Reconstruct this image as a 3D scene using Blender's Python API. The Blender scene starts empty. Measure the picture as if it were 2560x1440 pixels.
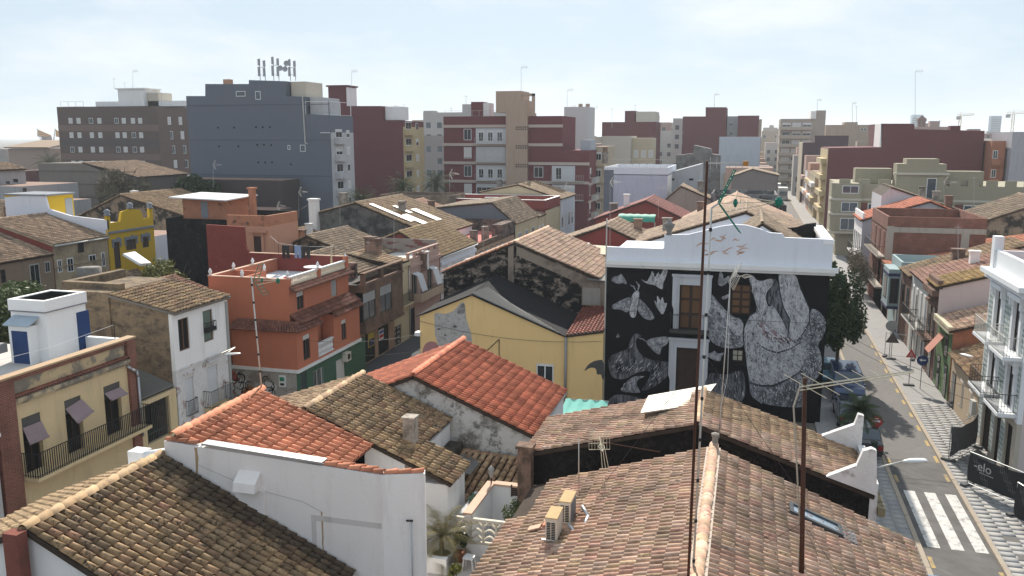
import bpy, math, random
import numpy as np
from mathutils import Vector, Matrix

random.seed(7); rng = np.random.default_rng(7)
SC = bpy.context.scene
COL = SC.collection

# ------------------------------------------------------------------ camera, sky, sun, exposure
HC = 17.0; FPX = 2150.0; YAW = math.radians(15.4); PITCH = math.atan(380.0 / FPX)
cam_d = bpy.data.cameras.new('camera'); cam = bpy.data.objects.new('camera', cam_d); COL.objects.link(cam)
cam_d.sensor_width = 36.0; cam_d.lens = FPX / 2560.0 * 36.0
cam_d.clip_start = 0.2; cam_d.clip_end = 9000.0
cam.location = (0, 0, HC); cam.rotation_euler = (math.radians(90) - PITCH, 0, YAW)
SC.camera = cam

SUN_EL = math.radians(35); SUN_AZ = math.radians(-12)      # azimuth from +y towards +x
SUN_DIR = Vector((math.sin(SUN_AZ) * math.cos(SUN_EL), math.cos(SUN_AZ) * math.cos(SUN_EL), math.sin(SUN_EL)))
sun_d = bpy.data.lights.new('sun', 'SUN'); sun = bpy.data.objects.new('sun', sun_d); COL.objects.link(sun)
sun_d.energy = 5.0; sun_d.angle = math.radians(0.6); sun_d.color = (1.0, 0.93, 0.82)
sun.location = (0, 0, 60); sun.rotation_euler = SUN_DIR.to_track_quat('Z', 'Y').to_euler()

world = bpy.data.worlds.new('World'); SC.world = world; world.use_nodes = True
wn = world.node_tree; wn.nodes.clear()
def wnode(t, **k):
    n = wn.nodes.new(t)
    for a, b in k.items(): setattr(n, a, b)
    return n
w_out = wnode('ShaderNodeOutputWorld'); w_bg = wnode('ShaderNodeBackground')
w_sky = wnode('ShaderNodeTexSky', sky_type='NISHITA', sun_disc=False, sun_elevation=SUN_EL, sun_rotation=SUN_AZ)
w_sky.altitude = 0; w_sky.air_density = 1.0; w_sky.dust_density = 0.5; w_sky.ozone_density = 2.5
w_tc = wnode('ShaderNodeTexCoord')
w_map = wnode('ShaderNodeMapping'); w_map.inputs['Scale'].default_value = (1.0, 1.0, 3.2)
w_noi = wnode('ShaderNodeTexNoise'); w_noi.inputs['Scale'].default_value = 3.4; w_noi.inputs['Detail'].default_value = 9; w_noi.inputs['Roughness'].default_value = 0.58
w_rmp = wnode('ShaderNodeValToRGB'); w_rmp.color_ramp.elements[0].position = 0.46; w_rmp.color_ramp.elements[1].position = 0.68
w_mul = wnode('ShaderNodeMath', operation='MULTIPLY'); w_mul.inputs[1].default_value = 0.62
w_mix = wnode('ShaderNodeMixRGB'); w_mix.inputs['Color2'].default_value = (6.9, 7.0, 7.15, 1)
L = wn.links.new
L(w_tc.outputs['Generated'], w_map.inputs['Vector']); L(w_map.outputs['Vector'], w_noi.inputs['Vector'])
L(w_noi.outputs['Fac'], w_rmp.inputs['Fac']); L(w_rmp.outputs['Color'], w_mul.inputs[0])
L(w_mul.outputs[0], w_mix.inputs['Fac'])
w_sep = wnode('ShaderNodeSeparateXYZ'); w_abs = wnode('ShaderNodeMath', operation='ABSOLUTE')
w_hz = wnode('ShaderNodeMapRange'); w_hz.inputs['From Min'].default_value = 0.0; w_hz.inputs['From Max'].default_value = 0.42
w_hz.inputs['To Min'].default_value = 0.92; w_hz.inputs['To Max'].default_value = 0.84; w_hz.interpolation_type = 'SMOOTHSTEP'
w_hm = wnode('ShaderNodeMixRGB'); w_hm.inputs['Color2'].default_value = (4.35, 5.15, 5.85, 1)
L(w_tc.outputs['Generated'], w_sep.inputs[0]); L(w_sep.outputs['Z'], w_abs.inputs[0]); L(w_abs.outputs[0], w_hz.inputs['Value'])
L(w_hz.outputs['Result'], w_hm.inputs['Fac']); L(w_sky.outputs['Color'], w_hm.inputs['Color1']); L(w_hm.outputs['Color'], w_mix.inputs['Color1'])
L(w_mix.outputs['Color'], w_bg.inputs['Color']); L(w_bg.outputs['Background'], w_out.inputs['Surface'])
w_bg.inputs['Strength'].default_value = 0.10

SC.view_settings.view_transform = 'Standard'; SC.view_settings.look = 'None'
SC.view_settings.exposure = 0.58; SC.view_settings.gamma = 1.0
SC.view_settings.use_curve_mapping = False
SC.cycles.max_bounces = 5; SC.cycles.diffuse_bounces = 3; SC.cycles.glossy_bounces = 2
SC.cycles.transmission_bounces = 2; SC.cycles.volume_bounces = 0
SC.cycles.use_denoising = True

# ------------------------------------------------------------------ measuring: a ray through a point of the picture, cut by a plane of the place
_fw = np.array([-math.sin(YAW) * math.cos(PITCH), math.cos(YAW) * math.cos(PITCH), -math.sin(PITCH)])
_rt = np.array([math.cos(YAW), math.sin(YAW), 0.0]); _up = np.cross(_rt, _fw); _C = np.array([0, 0, HC])
def pt(px, py, x=None, y=None, z=None):
    d = _fw + _rt * (px - 1280) / FPX + _up * (720 - py) / FPX
    t = (x / d[0]) if x is not None else (y / d[1]) if y is not None else ((z - HC) / d[2])
    return Vector(_C + d * t)
def project(p):
    d = np.asarray(p) - _C; w = d @ _fw
    return 1280 + FPX * (d @ _rt) / w, 720 - FPX * (d @ _up) / w, w

# ------------------------------------------------------------------ mesh builder and object tree
WM = {}
class MB:
    def __init__(s): s.v = []; s.f = []; s.m = []
    def add(s, vs, fs, m=0):
        b = len(s.v); s.v += [tuple(v) for v in vs]
        for f in fs: s.f.append(tuple(b + i for i in f)); s.m.append(m)
        return s
    def box(s, x0, x1, y0, y1, z0, z1, m=0):
        return s.add([(x0,y0,z0),(x1,y0,z0),(x1,y1,z0),(x0,y1,z0),(x0,y0,z1),(x1,y0,z1),(x1,y1,z1),(x0,y1,z1)],
              [(0,3,2,1),(4,5,6,7),(0,1,5,4),(1,2,6,5),(2,3,7,6),(3,0,4,7)], m)
    def prism(s, pts, vec, m=0):
        n = len(pts); vec = Vector(vec); a = [Vector(p) for p in pts]; b = [p + vec for p in a]
        return s.add(a + b, [tuple(range(n))[::-1], tuple(range(n, 2*n))] + [(i, (i+1) % n, n + (i+1) % n, n + i) for i in range(n)], m)
    def quad(s, a, b, c, d, m=0): return s.add([a, b, c, d], [(0,1,2,3)], m)
    def tube(s, p0, p1, r0, r1=None, n=6, m=0):
        p0 = Vector(p0); p1 = Vector(p1); r1 = r0 if r1 is None else r1
        d = (p1 - p0).normalized(); u = d.orthogonal().normalized(); w = d.cross(u)
        vs = [p0 + (u*math.cos(2*math.pi*i/n) + w*math.sin(2*math.pi*i/n))*r0 for i in range(n)] + \
             [p1 + (u*math.cos(2*math.pi*i/n) + w*math.sin(2*math.pi*i/n))*r1 for i in range(n)]
        return s.add(vs, [(i, (i+1) % n, n + (i+1) % n, n + i) for i in range(n)] + [tuple(range(n))[::-1], tuple(range(n, 2*n))], m)
    def path(s, pts, r, n=5, m=0):
        for a, b in zip(pts[:-1], pts[1:]): s.tube(a, b, r, r, n, m)
        return s
    def lathe(s, prof, c=(0,0,0), n=12, m=0):
        c = Vector(c); k = len(prof)
        vs = [c + Vector((r*math.cos(2*math.pi*i/n), r*math.sin(2*math.pi*i/n), z)) for r, z in prof for i in range(n)]
        fs = [(j*n+i, j*n+(i+1) % n, (j+1)*n+(i+1) % n, (j+1)*n+i) for j in range(k-1) for i in range(n)]
        return s.add(vs, fs + [tuple(range(n))[::-1], tuple(range((k-1)*n, k*n))], m)
    def build(s, name, mats, parent=None, smooth=False, kind=None, label=None):
        me = bpy.data.meshes.new(name); me.from_pydata(s.v, [], s.f); me.validate()
        if not isinstance(mats, (list, tuple)): mats = [mats]
        for m in mats: me.materials.append(m)
        if len(mats) > 1: me.polygons.foreach_set('material_index', s.m[:len(me.polygons)])
        if smooth: me.polygons.foreach_set('use_smooth', [True]*len(me.polygons))
        me.update()
        return link(name, me, parent, kind, label)
def link(name, data, parent=None, kind=None, label=None, mat=None):
    o = bpy.data.objects.new(name, data); COL.objects.link(o)
    WM[o.name] = mat or Matrix.Identity(4)
    if mat is not None: o.matrix_world = mat
    if parent is not None:
        o.parent = parent; o.matrix_parent_inverse = WM[parent.name].inverted()
        if mat is not None: o.matrix_basis = mat
    if kind: o['kind'] = kind
    if label: o['label'] = label
    return o
def npmesh(name, V, F, mat, smooth=True):
    me = bpy.data.meshes.new(name); V = np.asarray(V, dtype=np.float32); F = np.asarray(F, dtype=np.int32); k = F.shape[1]
    me.vertices.add(len(V)); me.vertices.foreach_set('co', V.ravel())
    me.loops.add(F.size); me.loops.foreach_set('vertex_index', F.ravel())
    me.polygons.add(len(F)); me.polygons.foreach_set('loop_start', np.arange(0, F.size, k, dtype=np.int32))
    if smooth: me.polygons.foreach_set('use_smooth', np.ones(len(F), dtype=bool))
    me.materials.append(mat); me.update(calc_edges=True); return me
def tag(o, label, cat=None, group=None, kind=None):
    if label: o['label'] = label
    if cat: o['category'] = cat
    if group: o['group'] = group
    if kind: o['kind'] = kind
    return o
def thing(name, label, cat, loc=(0,0,0), group=None):
    o = bpy.data.objects.new(name, None); COL.objects.link(o); o.location = loc; o.empty_display_size = 0.3
    WM[o.name] = Matrix.Translation(Vector(loc)); return tag(o, label, cat, group)
def copy_tree(root, mat=None, label=None, parent=None):
    c = root.copy(); COL.objects.link(c)
    if parent is not None: c.parent = parent
    if mat is not None: c.matrix_world = mat
    if label: c['label'] = label
    for ch in root.children: copy_tree(ch, parent=c)
    return c
def structure(name, mb, mat):
    o = mb.build(name, mat); o['kind'] = 'structure'; return o

# ------------------------------------------------------------------ wall planes: '+x', '-x' face the streets, '-y' faces the viewer's end of the street
class Plane:
    def __init__(s, k, c): s.k = k; s.c = c; s.s = 1 if k[0] == '+' else -1
    def p(s, a, z, d=0.0):
        return Vector((s.c + s.s*d, a, z)) if s.k[1] == 'x' else Vector((a, s.c + s.s*d, z))
    def at(s, px, py):
        q = pt(px, py, **{s.k[1]: s.c}); return (q.y if s.k[1] == 'x' else q.x), q.z
    def rect(s, x0, y0, x1, y1):
        a, z = s.at(x0, y0); b, w = s.at(x1, y1); return (min(a, b), max(a, b), min(z, w), max(z, w))
    def box(s, mb, a0, a1, z0, z1, d0, d1, m=0):
        p = s.p(a0, z0, d0); q = s.p(a1, z1, d1)
        return mb.box(min(p.x,q.x), max(p.x,q.x), min(p.y,q.y), max(p.y,q.y), min(p.z,q.z), max(p.z,q.z), m)
    def poly(s, mb, pts, d0, d1, m=0):
        n = s.p(0,0,d1) - s.p(0,0,d0); P = [s.p(a, z, d0) for a, z in pts]
        A = sum(pts[i][0]*pts[(i+1) % len(pts)][1] - pts[(i+1) % len(pts)][0]*pts[i][1] for i in range(len(pts)))
        if (A > 0) == (s.k in ('+x', '-y')): pass
        else: P = P[::-1]
        return mb.prism(P, n, m)
def PX(c): return Plane('+x', c)
def NX(c): return Plane('-x', c)
def NY(c): return Plane('-y', c)

def skin(house, pl, a0, a1, z0, z1, holes, mat, t=0.2, name='facade'):
    """a wall sheet of thickness t whose openings are real holes with reveals"""
    A = sorted({a0, a1, *[h[0] for h in holes], *[h[1] for h in holes]}); Z = sorted({z0, z1, *[h[2] for h in holes], *[h[3] for h in holes]})
    A = [a for a in A if a0 <= a <= a1]; Z = [z for z in Z if z0 <= z <= z1]
    mb = MB(); flip = pl.k == '-x'
    def q(P): mb.add(P[::-1] if flip else P, [(0,1,2,3)])
    solid = {}
    for i in range(len(A)-1):
        for j in range(len(Z)-1):
            ca, cz = (A[i]+A[i+1])/2, (Z[j]+Z[j+1])/2
            solid[i,j] = not any(h[0] < ca < h[1] and h[2] < cz < h[3] for h in holes)
    for (i, j), s in solid.items():
        if not s: continue
        l, r, b, u = A[i], A[i+1], Z[j], Z[j+1]
        q([pl.p(l,b), pl.p(r,b), pl.p(r,u), pl.p(l,u)])
        if not solid.get((i-1,j)): q([pl.p(l,b,-t), pl.p(l,b), pl.p(l,u), pl.p(l,u,-t)])
        if not solid.get((i+1,j)): q([pl.p(r,b), pl.p(r,b,-t), pl.p(r,u,-t), pl.p(r,u)])
        if not solid.get((i,j-1)): q([pl.p(l,b,-t), pl.p(r,b,-t), pl.p(r,b), pl.p(l,b)])
        if not solid.get((i,j+1)): q([pl.p(l,u), pl.p(r,u), pl.p(r,u,-t), pl.p(l,u,-t)])
    return mb.build(name, mat, house)

# ------------------------------------------------------------------ materials
MATS = {}
class NG:
    def __init__(s, name, rough=0.9, spec=0.25):
        s.m = bpy.data.materials.new(name); s.m.use_nodes = True; s.t = s.m.node_tree
        s.b = s.t.nodes['Principled BSDF']; s.b.inputs['Roughness'].default_value = rough
        s.b.inputs['Specular IOR Level'].default_value = spec
        MATS[name] = s.m; s._pos = None
    def n(s, t, **k):
        n = s.t.nodes.new(t)
        for a, b in k.items(): setattr(n, a, b)
        return n
    def l(s, a, b): s.t.links.new(a, b)
    @property
    def pos(s):
        if s._pos is None: s._pos = s.n('ShaderNodeNewGeometry')
        return s._pos.outputs['Position']
    def geo(s, k):
        s.pos; return s._pos.outputs[k]
    def noise(s, scale=1.0, detail=4, rough=0.55, stretch=None, vec=None, off=None):
        v = vec or s.pos
        if stretch or off:
            mp = s.n('ShaderNodeMapping'); s.l(v, mp.inputs['Vector'])
            if stretch: mp.inputs['Scale'].default_value = stretch
            if off: mp.inputs['Location'].default_value = off
            v = mp.outputs['Vector']
        n = s.n('ShaderNodeTexNoise'); n.inputs['Scale'].default_value = scale; n.inputs['Detail'].default_value = detail; n.inputs['Roughness'].default_value = rough
        s.l(v, n.inputs['Vector']); return n.outputs['Fac']
    def ramp(s, f, stops, interp='LINEAR'):
        r = s.n('ShaderNodeValToRGB'); cr = r.color_ramp; cr.interpolation = interp
        while len(cr.elements) < len(stops): cr.elements.new(0.5)
        for e, (p, c) in zip(cr.elements, stops):
            e.position = p; e.color = (c, c, c, 1) if isinstance(c, (int, float)) else (*c, 1)
        s.l(f, r.inputs['Fac']); return r.outputs['Color']
    def mix(s, f, a, b, mode='MIX'):
        x = s.n('ShaderNodeMixRGB', blend_type=mode)
        for i, v in zip(('Fac', 'Color1', 'Color2'), (f, a, b)):
            if isinstance(v, (int, float)): x.inputs[i].default_value = v if i == 'Fac' else (v, v, v, 1)
            elif isinstance(v, tuple): x.inputs[i].default_value = (*v, 1)
            else: s.l(v, x.inputs[i])
        return x.outputs['Color']
    def math(s, op, a, b=0.0):
        x = s.n('ShaderNodeMath', operation=op)
        for i, v in enumerate((a, b)):
            if isinstance(v, (int, float)): x.inputs[i].default_value = v
            else: s.l(v, x.inputs[i])
        return x.outputs[0]
    def out(s, col, bump=None, strength=0.3, dist=0.02):
        if isinstance(col, tuple): s.b.inputs['Base Color'].default_value = (*col, 1)
        else: s.l(col, s.b.inputs['Base Color'])
        if bump is not None:
            bn = s.n('ShaderNodeBump'); bn.inputs['Strength'].default_value = strength; bn.inputs['Distance'].default_value = dist
            s.l(bump, bn.inputs['Height']); s.l(bn.outputs['Normal'], s.b.inputs['Normal'])
        return s.m
def mul(c, k): return tuple(min(1.0, x*k) for x in c)
def plain(name, col, rough=0.6, metal=0.0, spec=0.3, var=0.12):
    if name in MATS: return MATS[name]
    g = NG(name, rough, spec); g.b.inputs['Metallic'].default_value = metal
    return g.out(g.mix(g.noise(3.0, 5), mul(col, 1-var), mul(col, 1+var)))
def plaster(name, col, amt=0.22, stain=(0.07,0.06,0.05), st=0.35, lo=0.52, hi=0.8, scale=0.55, rough=0.92):
    if name in MATS: return MATS[name]
    g = NG(name, rough, 0.2)
    c = g.mix(g.noise(scale, 4, 0.6), mul(col, 1-amt), mul(col, 1+amt*0.6))
    c = g.mix(g.math('MULTIPLY', g.ramp(g.noise(1.1, 5, 0.65, stretch=(2.2,2.2,0.28)), [(lo,0.0),(hi,1.0)]), st), c, stain)
    c = g.mix(g.math('MULTIPLY', g.ramp(g.noise(4.5, 4, 0.7, off=(3,5,1)), [(0.6,0.0),(0.72,1.0)]), st*0.5), c, mul(col, 0.55))
    return g.out(c, g.noise(9.0, 2, 0.7), 0.25, 0.03)
def patchy(name, a, b, lo=0.45, hi=0.55, scale=0.8, c3=None, st=0.4, rough=0.95, stretch=None, off=None):
    """two coats of render or paint, the second showing through in ragged patches"""
    if name in MATS: return MATS[name]
    g = NG(name, rough, 0.15)
    ca = g.mix(g.noise(1.5, 4), mul(a, 0.75), mul(a, 1.15)); cb = g.mix(g.noise(2.3, 4, off=(7,1,4)), mul(b, 0.6), mul(b, 1.25))
    c = g.mix(g.ramp(g.noise(scale, 7, 0.68, stretch=stretch, off=off), [(lo,0.0),(hi,1.0)]), ca, cb)
    if c3: c = g.mix(g.math('MULTIPLY', g.ramp(g.noise(scale*2.6, 5, 0.7, off=(11,4,9)), [(0.52,0.0),(0.62,1.0)]), st), c, c3)
    return g.out(c, g.noise(6.0, 3, 0.75), 0.5, 0.05)
def tilemat(name, cols, dark=(0.035,0.03,0.024), lich=0.45, lo=0.5, hi=0.66, wash=None, wash_amt=0.0, rough=0.85):
    if name in MATS: return MATS[name]
    g = NG(name, rough, 0.25)
    oi = g.n('ShaderNodeObjectInfo')
    r = g.math('FRACT', g.math('ADD', g.math('MULTIPLY', oi.outputs['Random'], 7.31), g.math('MULTIPLY', g.geo('Random Per Island'), 1.0)))
    k = len(cols); c = g.ramp(r, [(i/max(1, k-1), col) for i, col in enumerate(cols)])
    r2 = g.math('FRACT', g.math('MULTIPLY', r, 17.3))
    c = g.mix(1.0, c, g.ramp(r2, [(0.0,0.72),(1.0,1.12)]), 'MULTIPLY')
    f = g.math('MULTIPLY', g.ramp(g.noise(9.0, 4, 0.72), [(lo,0.0),(hi,1.0)]), lich)
    f = g.math('MULTIPLY', f, g.ramp(g.math('FRACT', g.math('MULTIPLY', r, 5.77)), [(0.0,0.25),(0.7,1.0),(1.0,1.6)]))
    f = g.math('MAXIMUM', f, g.math('MULTIPLY', g.ramp(g.noise(0.55, 3, 0.6, off=(2,8,0)), [(0.52,0.0),(0.72,1.0)]), lich*0.8))
    c = g.mix(g.math('MINIMUM', f, 0.96), c, dark)
    c = g.mix(1.0, c, g.ramp(g.noise(1.7, 4, 0.7, off=(9,3,7)), [(0.32,0.62),(0.62,1.12)]), 'MULTIPLY')
    if wash: c = g.mix(g.math('MULTIPLY', g.ramp(g.noise(3.0, 4, 0.7, off=(5,5,5)), [(0.5,0.0),(0.7,1.0)]), wash_amt), c, wash)
    return g.out(c, g.noise(28.0, 2, 0.7), 0.35, 0.012)
def glass_mat(name, col=(0.02,0.025,0.03), rough=0.06):
    if name in MATS: return MATS[name]
    g = NG(name, rough, 0.6); return g.out(g.mix(g.noise(0.7, 3), mul(col, 0.5), mul(col, 1.6)))

WHITE = plaster('white_plaster', (0.80,0.785,0.77), 0.06, (0.32,0.29,0.26), 0.32)
WHITE2 = plaster('fresh_white_paint', (0.84,0.83,0.82), 0.03, (0.45,0.43,0.4), 0.12)
WARMW = plaster('warm_white_plaster', (0.80,0.755,0.725), 0.06, (0.52,0.43,0.36), 0.30)
COOLW = plaster('cool_white_plaster', (0.72,0.735,0.79), 0.07, (0.36,0.36,0.38), 0.25)
FRAME = plain('white_frame', (0.72,0.72,0.72), 0.45)
GLASS = glass_mat('dark_glass'); DARK = plain('dark_interior', (0.012,0.011,0.011), 0.9)
GLASSB = glass_mat('blue_glass', (0.05,0.07,0.09))
BLIND = plain('pale_blind', (0.58,0.57,0.55), 0.7); BLINDG = plain('grey_blind', (0.35,0.35,0.35), 0.7)
IRON = plain('black_iron', (0.02,0.02,0.022), 0.6); GALV = plain('galvanised_metal', (0.42,0.43,0.44), 0.45, 0.6)
RUST = plaster('rusty_steel', (0.085,0.04,0.028), 0.35, (0.03,0.015,0.01), 0.6)
STEELW = plain('weathered_aluminium', (0.50,0.49,0.46), 0.5, 0.4)
WOOD = plaster('old_brown_wood', (0.16,0.085,0.045), 0.3, (0.04,0.025,0.02), 0.5); WOODD = plaster('dark_wood', (0.055,0.035,0.028), 0.3)
BRICK = None
def brickmat(name, c1, c2, mortar, scale=1.0):
    g = NG(name, 0.9, 0.2); b = g.n('ShaderNodeTexBrick')
    sx = g.n('ShaderNodeSeparateXYZ'); g.l(g.pos, sx.inputs[0]); cx = g.n('ShaderNodeCombineXYZ')
    g.l(g.math('ADD', sx.outputs['X'], sx.outputs['Y']), cx.inputs['X']); g.l(sx.outputs['Z'], cx.inputs['Y'])
    g.l(cx.outputs[0], b.inputs['Vector']); b.inputs['Scale'].default_value = scale
    b.inputs['Color1'].default_value = (*c1,1); b.inputs['Color2'].default_value = (*c2,1); b.inputs['Mortar'].default_value = (*mortar,1)
    b.inputs['Brick Width'].default_value = 0.26; b.inputs['Row Height'].default_value = 0.075; b.inputs['Mortar Size'].default_value = 0.008
    c = g.mix(1.0, b.outputs['Color'], g.ramp(g.noise(0.9, 7), [(0.3,0.7),(0.7,1.1)]), 'MULTIPLY')
    return g.out(c, b.outputs['Fac'], -0.4, 0.02)
BRICK = brickmat('red_brick', (0.25,0.09,0.06), (0.19,0.065,0.045), (0.26,0.2,0.17))
T_TAN = tilemat('tan_tile', [(0.50,0.34,0.19),(0.56,0.38,0.215),(0.42,0.28,0.16),(0.54,0.39,0.24)], lich=0.3)
T_DARK = tilemat('dark_old_tile', [(0.37,0.235,0.135),(0.48,0.32,0.17),(0.28,0.19,0.12),(0.42,0.29,0.165),(0.33,0.18,0.115)], lich=0.7, lo=0.47, hi=0.62)
T_NEW = tilemat('new_orange_tile', [(0.60,0.235,0.135),(0.66,0.27,0.155),(0.56,0.215,0.125)], lich=0.10)
T_RED = tilemat('new_red_tile', [(0.56,0.175,0.10),(0.60,0.20,0.11),(0.50,0.15,0.09)], lich=0.10)
T_MIX = tilemat('mixed_old_tile', [(0.60,0.39,0.28),(0.52,0.345,0.235),(0.66,0.46,0.35),(0.46,0.285,0.20),(0.58,0.33,0.25),(0.56,0.40,0.25),(0.40,0.265,0.185)], lich=0.6, lo=0.52, hi=0.68, wash=(0.62,0.5,0.42), wash_amt=0.25)
T_OLD = tilemat('old_brown_tile', [(0.48,0.325,0.195),(0.40,0.26,0.16),(0.56,0.40,0.245),(0.35,0.22,0.14),(0.50,0.31,0.19)], lich=0.6)
T_FAR = tilemat('far_brown_tile', [(0.33,0.235,0.155),(0.24,0.17,0.115),(0.42,0.31,0.205),(0.19,0.135,0.10),(0.36,0.24,0.155)], lich=0.6)
T_FARW = tilemat('far_warm_tile', [(0.42,0.29,0.19),(0.31,0.205,0.14),(0.50,0.36,0.25),(0.25,0.165,0.115)], lich=0.5)
T_BED = plaster('tile_bedding', (0.06,0.043,0.033), 0.4, (0.02,0.018,0.015), 0.6, scale=3.0)
T_BEDN = plaster('new_tile_bedding', (0.27,0.095,0.06), 0.25, (0.08,0.04,0.03), 0.4, scale=3.0)

# ------------------------------------------------------------------ curved-tile roofs
def _tile_template(seg, r0, r1, ln, rim=False):
    V = []; F = []
    for k, (r, y, z) in enumerate(((r0, 0.0, 0.0), (r1, ln, 0.036))):
        for i in range(seg+1):
            a = math.pi*i/seg; V.append((-math.cos(a)*r, y, z + math.sin(a)*r*0.95))
    n = seg+1
    for i in range(seg): F.append((i, n+i, n+i+1, i+1))
    if rim:
        for i in range(n):
            a = math.pi*i/seg; V.append((-math.cos(a)*(r1-0.018), ln-0.004, 0.03 + math.sin(a)*(r1-0.018)*0.95))
        for i in range(seg): F.append((n+i, 2*n+i, 2*n+i+1, n+i+1))
    return np.array(V), np.array(F)
_tilecache = {}
NTILES = [0]
def roof(house, A, B, C, D, mat, bed=None, near=0, sp=0.245, ln=0.37, jit=0.5, seg=4, mask=None, thick=0.12, name='roof', edge=None):
    """tiled slope: A-B along the ridge, D-C along the eave; each row of curved tiles runs from A-B down to D-C"""
    A, B, C, D = (np.array(p, dtype=float) for p in (A, B, C, D))
    bed = bed or T_BED
    n = np.cross(B - A, D - A) + np.cross(C - B, C - D)*0; n /= np.linalg.norm(n)
    flip = n[2] < 0
    if flip: n = -n
    mb = MB(); q = [A, B, C, D] if not flip else [A, D, C, B]
    q = [Vector(p) for p in q][::-1]
    mb.prism(q, -Vector(n)*thick)
    # prism() extrudes along the vector: first polygon is the top face
    slab = mb.build(name, edge or bed, house)
    W = max(np.linalg.norm(B-A), np.linalg.norm(C-D)); rows = max(2, int(round(W/sp)))
    Ls = max(np.linalg.norm(D-A), np.linalg.norm(C-B)); cn = max(2, int(round(Ls/ln)))
    t = (np.arange(rows)+0.5)/rows; s = np.arange(cn)/cn
    T, S = np.meshgrid(t, s, indexing='ij'); T = T.ravel(); S = S.ravel()
    if jit > 0:
        T = T + rng.normal(0, 0.035*jit/rows, len(T)) + np.sin(S*5 + np.floor(T*rows)*0.9)*0.05*jit/rows
        S2 = np.clip(S + rng.normal(0, 0.05*jit/cn, len(S)), 0, 1)
    else: S2 = S
    top = A[None]*(1-T[:,None]) + B[None]*T[:,None]; bot = D[None]*(1-T[:,None]) + C[None]*T[:,None]
    d = bot - top; dl = np.linalg.norm(d, axis=1, keepdims=True); P = top + d*S2[:,None]; d = d/dl
    step = dl[:,0]/cn
    if mask is not None:
        mid = top + (bot-top)*(S+0.5/cn)[:,None]; keep = np.array([bool(mask(*m)) for m in mid]); P, d, step = P[keep], d[keep], step[keep]
    e = np.cross(d, n[None]); e /= np.linalg.norm(e, axis=1, keepdims=True)
    N = np.cross(e, d)
    th = rng.normal(0, 0.035*jit, len(P))[:,None]; d2 = d*np.cos(th) + e*np.sin(th); e2 = e*np.cos(th) - d*np.sin(th)
    P = P + N*(0.018 + np.abs(rng.normal(0, 0.008*jit, len(P))))[:,None]
    r1 = sp*0.41; r0 = sp*0.335; L0 = Ls/cn*1.13
    NTILES[0] += len(P)
    sel = np.zeros(len(P), bool)
    if near:
        pr = np.array([project(p) for p in P]); inv = (pr[:,0] > -30) & (pr[:,0] < 2590) & (pr[:,1] < 1470) & (pr[:,2] > 0)
        dist = np.where(inv, pr[:,2], 1e9); idx = np.argsort(dist)[:near]; sel[idx[dist[idx] < 1e8]] = True
        key = (round(sp,3), round(L0,3), mat.name)
        if key not in _tilecache:
            V, F = _tile_template(7, r0, r1, L0, True); _tilecache[key] = npmesh('tile', V, F, mat)
        me = _tilecache[key]
        for i in np.nonzero(sel)[0]:
            M = Matrix(((e2[i,0],d2[i,0],N[i,0],P[i,0]),(e2[i,1],d2[i,1],N[i,1],P[i,1]),(e2[i,2],d2[i,2],N[i,2],P[i,2]),(0,0,0,1)))
            link('tile', me, slab, mat=M)
    rest = ~sel
    if rest.any():
        V, F = _tile_template(seg, r0, r1, L0, bool(near)); Pn, dn, en, Nn = P[rest], d2[rest], e2[rest], N[rest]
        VV = Pn[:,None] + en[:,None]*V[None,:,0:1] + dn[:,None]*V[None,:,1:2] + Nn[:,None]*V[None,:,2:3]
        FF = F[None] + (np.arange(len(Pn))*len(V))[:,None,None]
        link('tile_field', npmesh('tile_field', VV.reshape(-1,3), FF.reshape(-1, F.shape[1]), mat), slab, 'stuff')
    return slab
def ridge(slab, P0, P1, mat, r=0.125, ln=0.40, near=True, lift=0.02):
    P0 = Vector(P0); P1 = Vector(P1); d = (P1-P0); n = max(1, int(d.length/ln)); d.normalize()
    e = d.cross(Vector((0,0,1))).normalized(); N = e.cross(d)
    key = ('ridge', r, ln, mat.name)
    if key not in _tilecache:
        V, F = _tile_template(7, r*0.9, r, ln*1.1, True); _tilecache[key] = npmesh('ridge_tile', V, F, mat)
    if near:
        for i in range(n):
            p = P0 + d*(i*(P1-P0).length/n) + N*lift
            p = p + e*random.uniform(-.012,.012)
            link('ridge_tile', _tilecache[key], slab, mat=Matrix(((e.x,d.x,N.x,p.x),(e.y,d.y,N.y,p.y),(e.z,d.z,N.z,p.z),(0,0,0,1))))
    else:
        mb = MB(); V, F = _tile_template(4, r*0.9, r, ln*1.1)
        for i in range(n):
            p = P0 + d*(i*(P1-P0).length/n) + N*lift
            mb.add([p + e*v[0] + d*v[1] + N*v[2] for v in V], [tuple(f) for f in F])
        mb.build('ridge_tiles', mat, slab, True, 'stuff')

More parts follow.
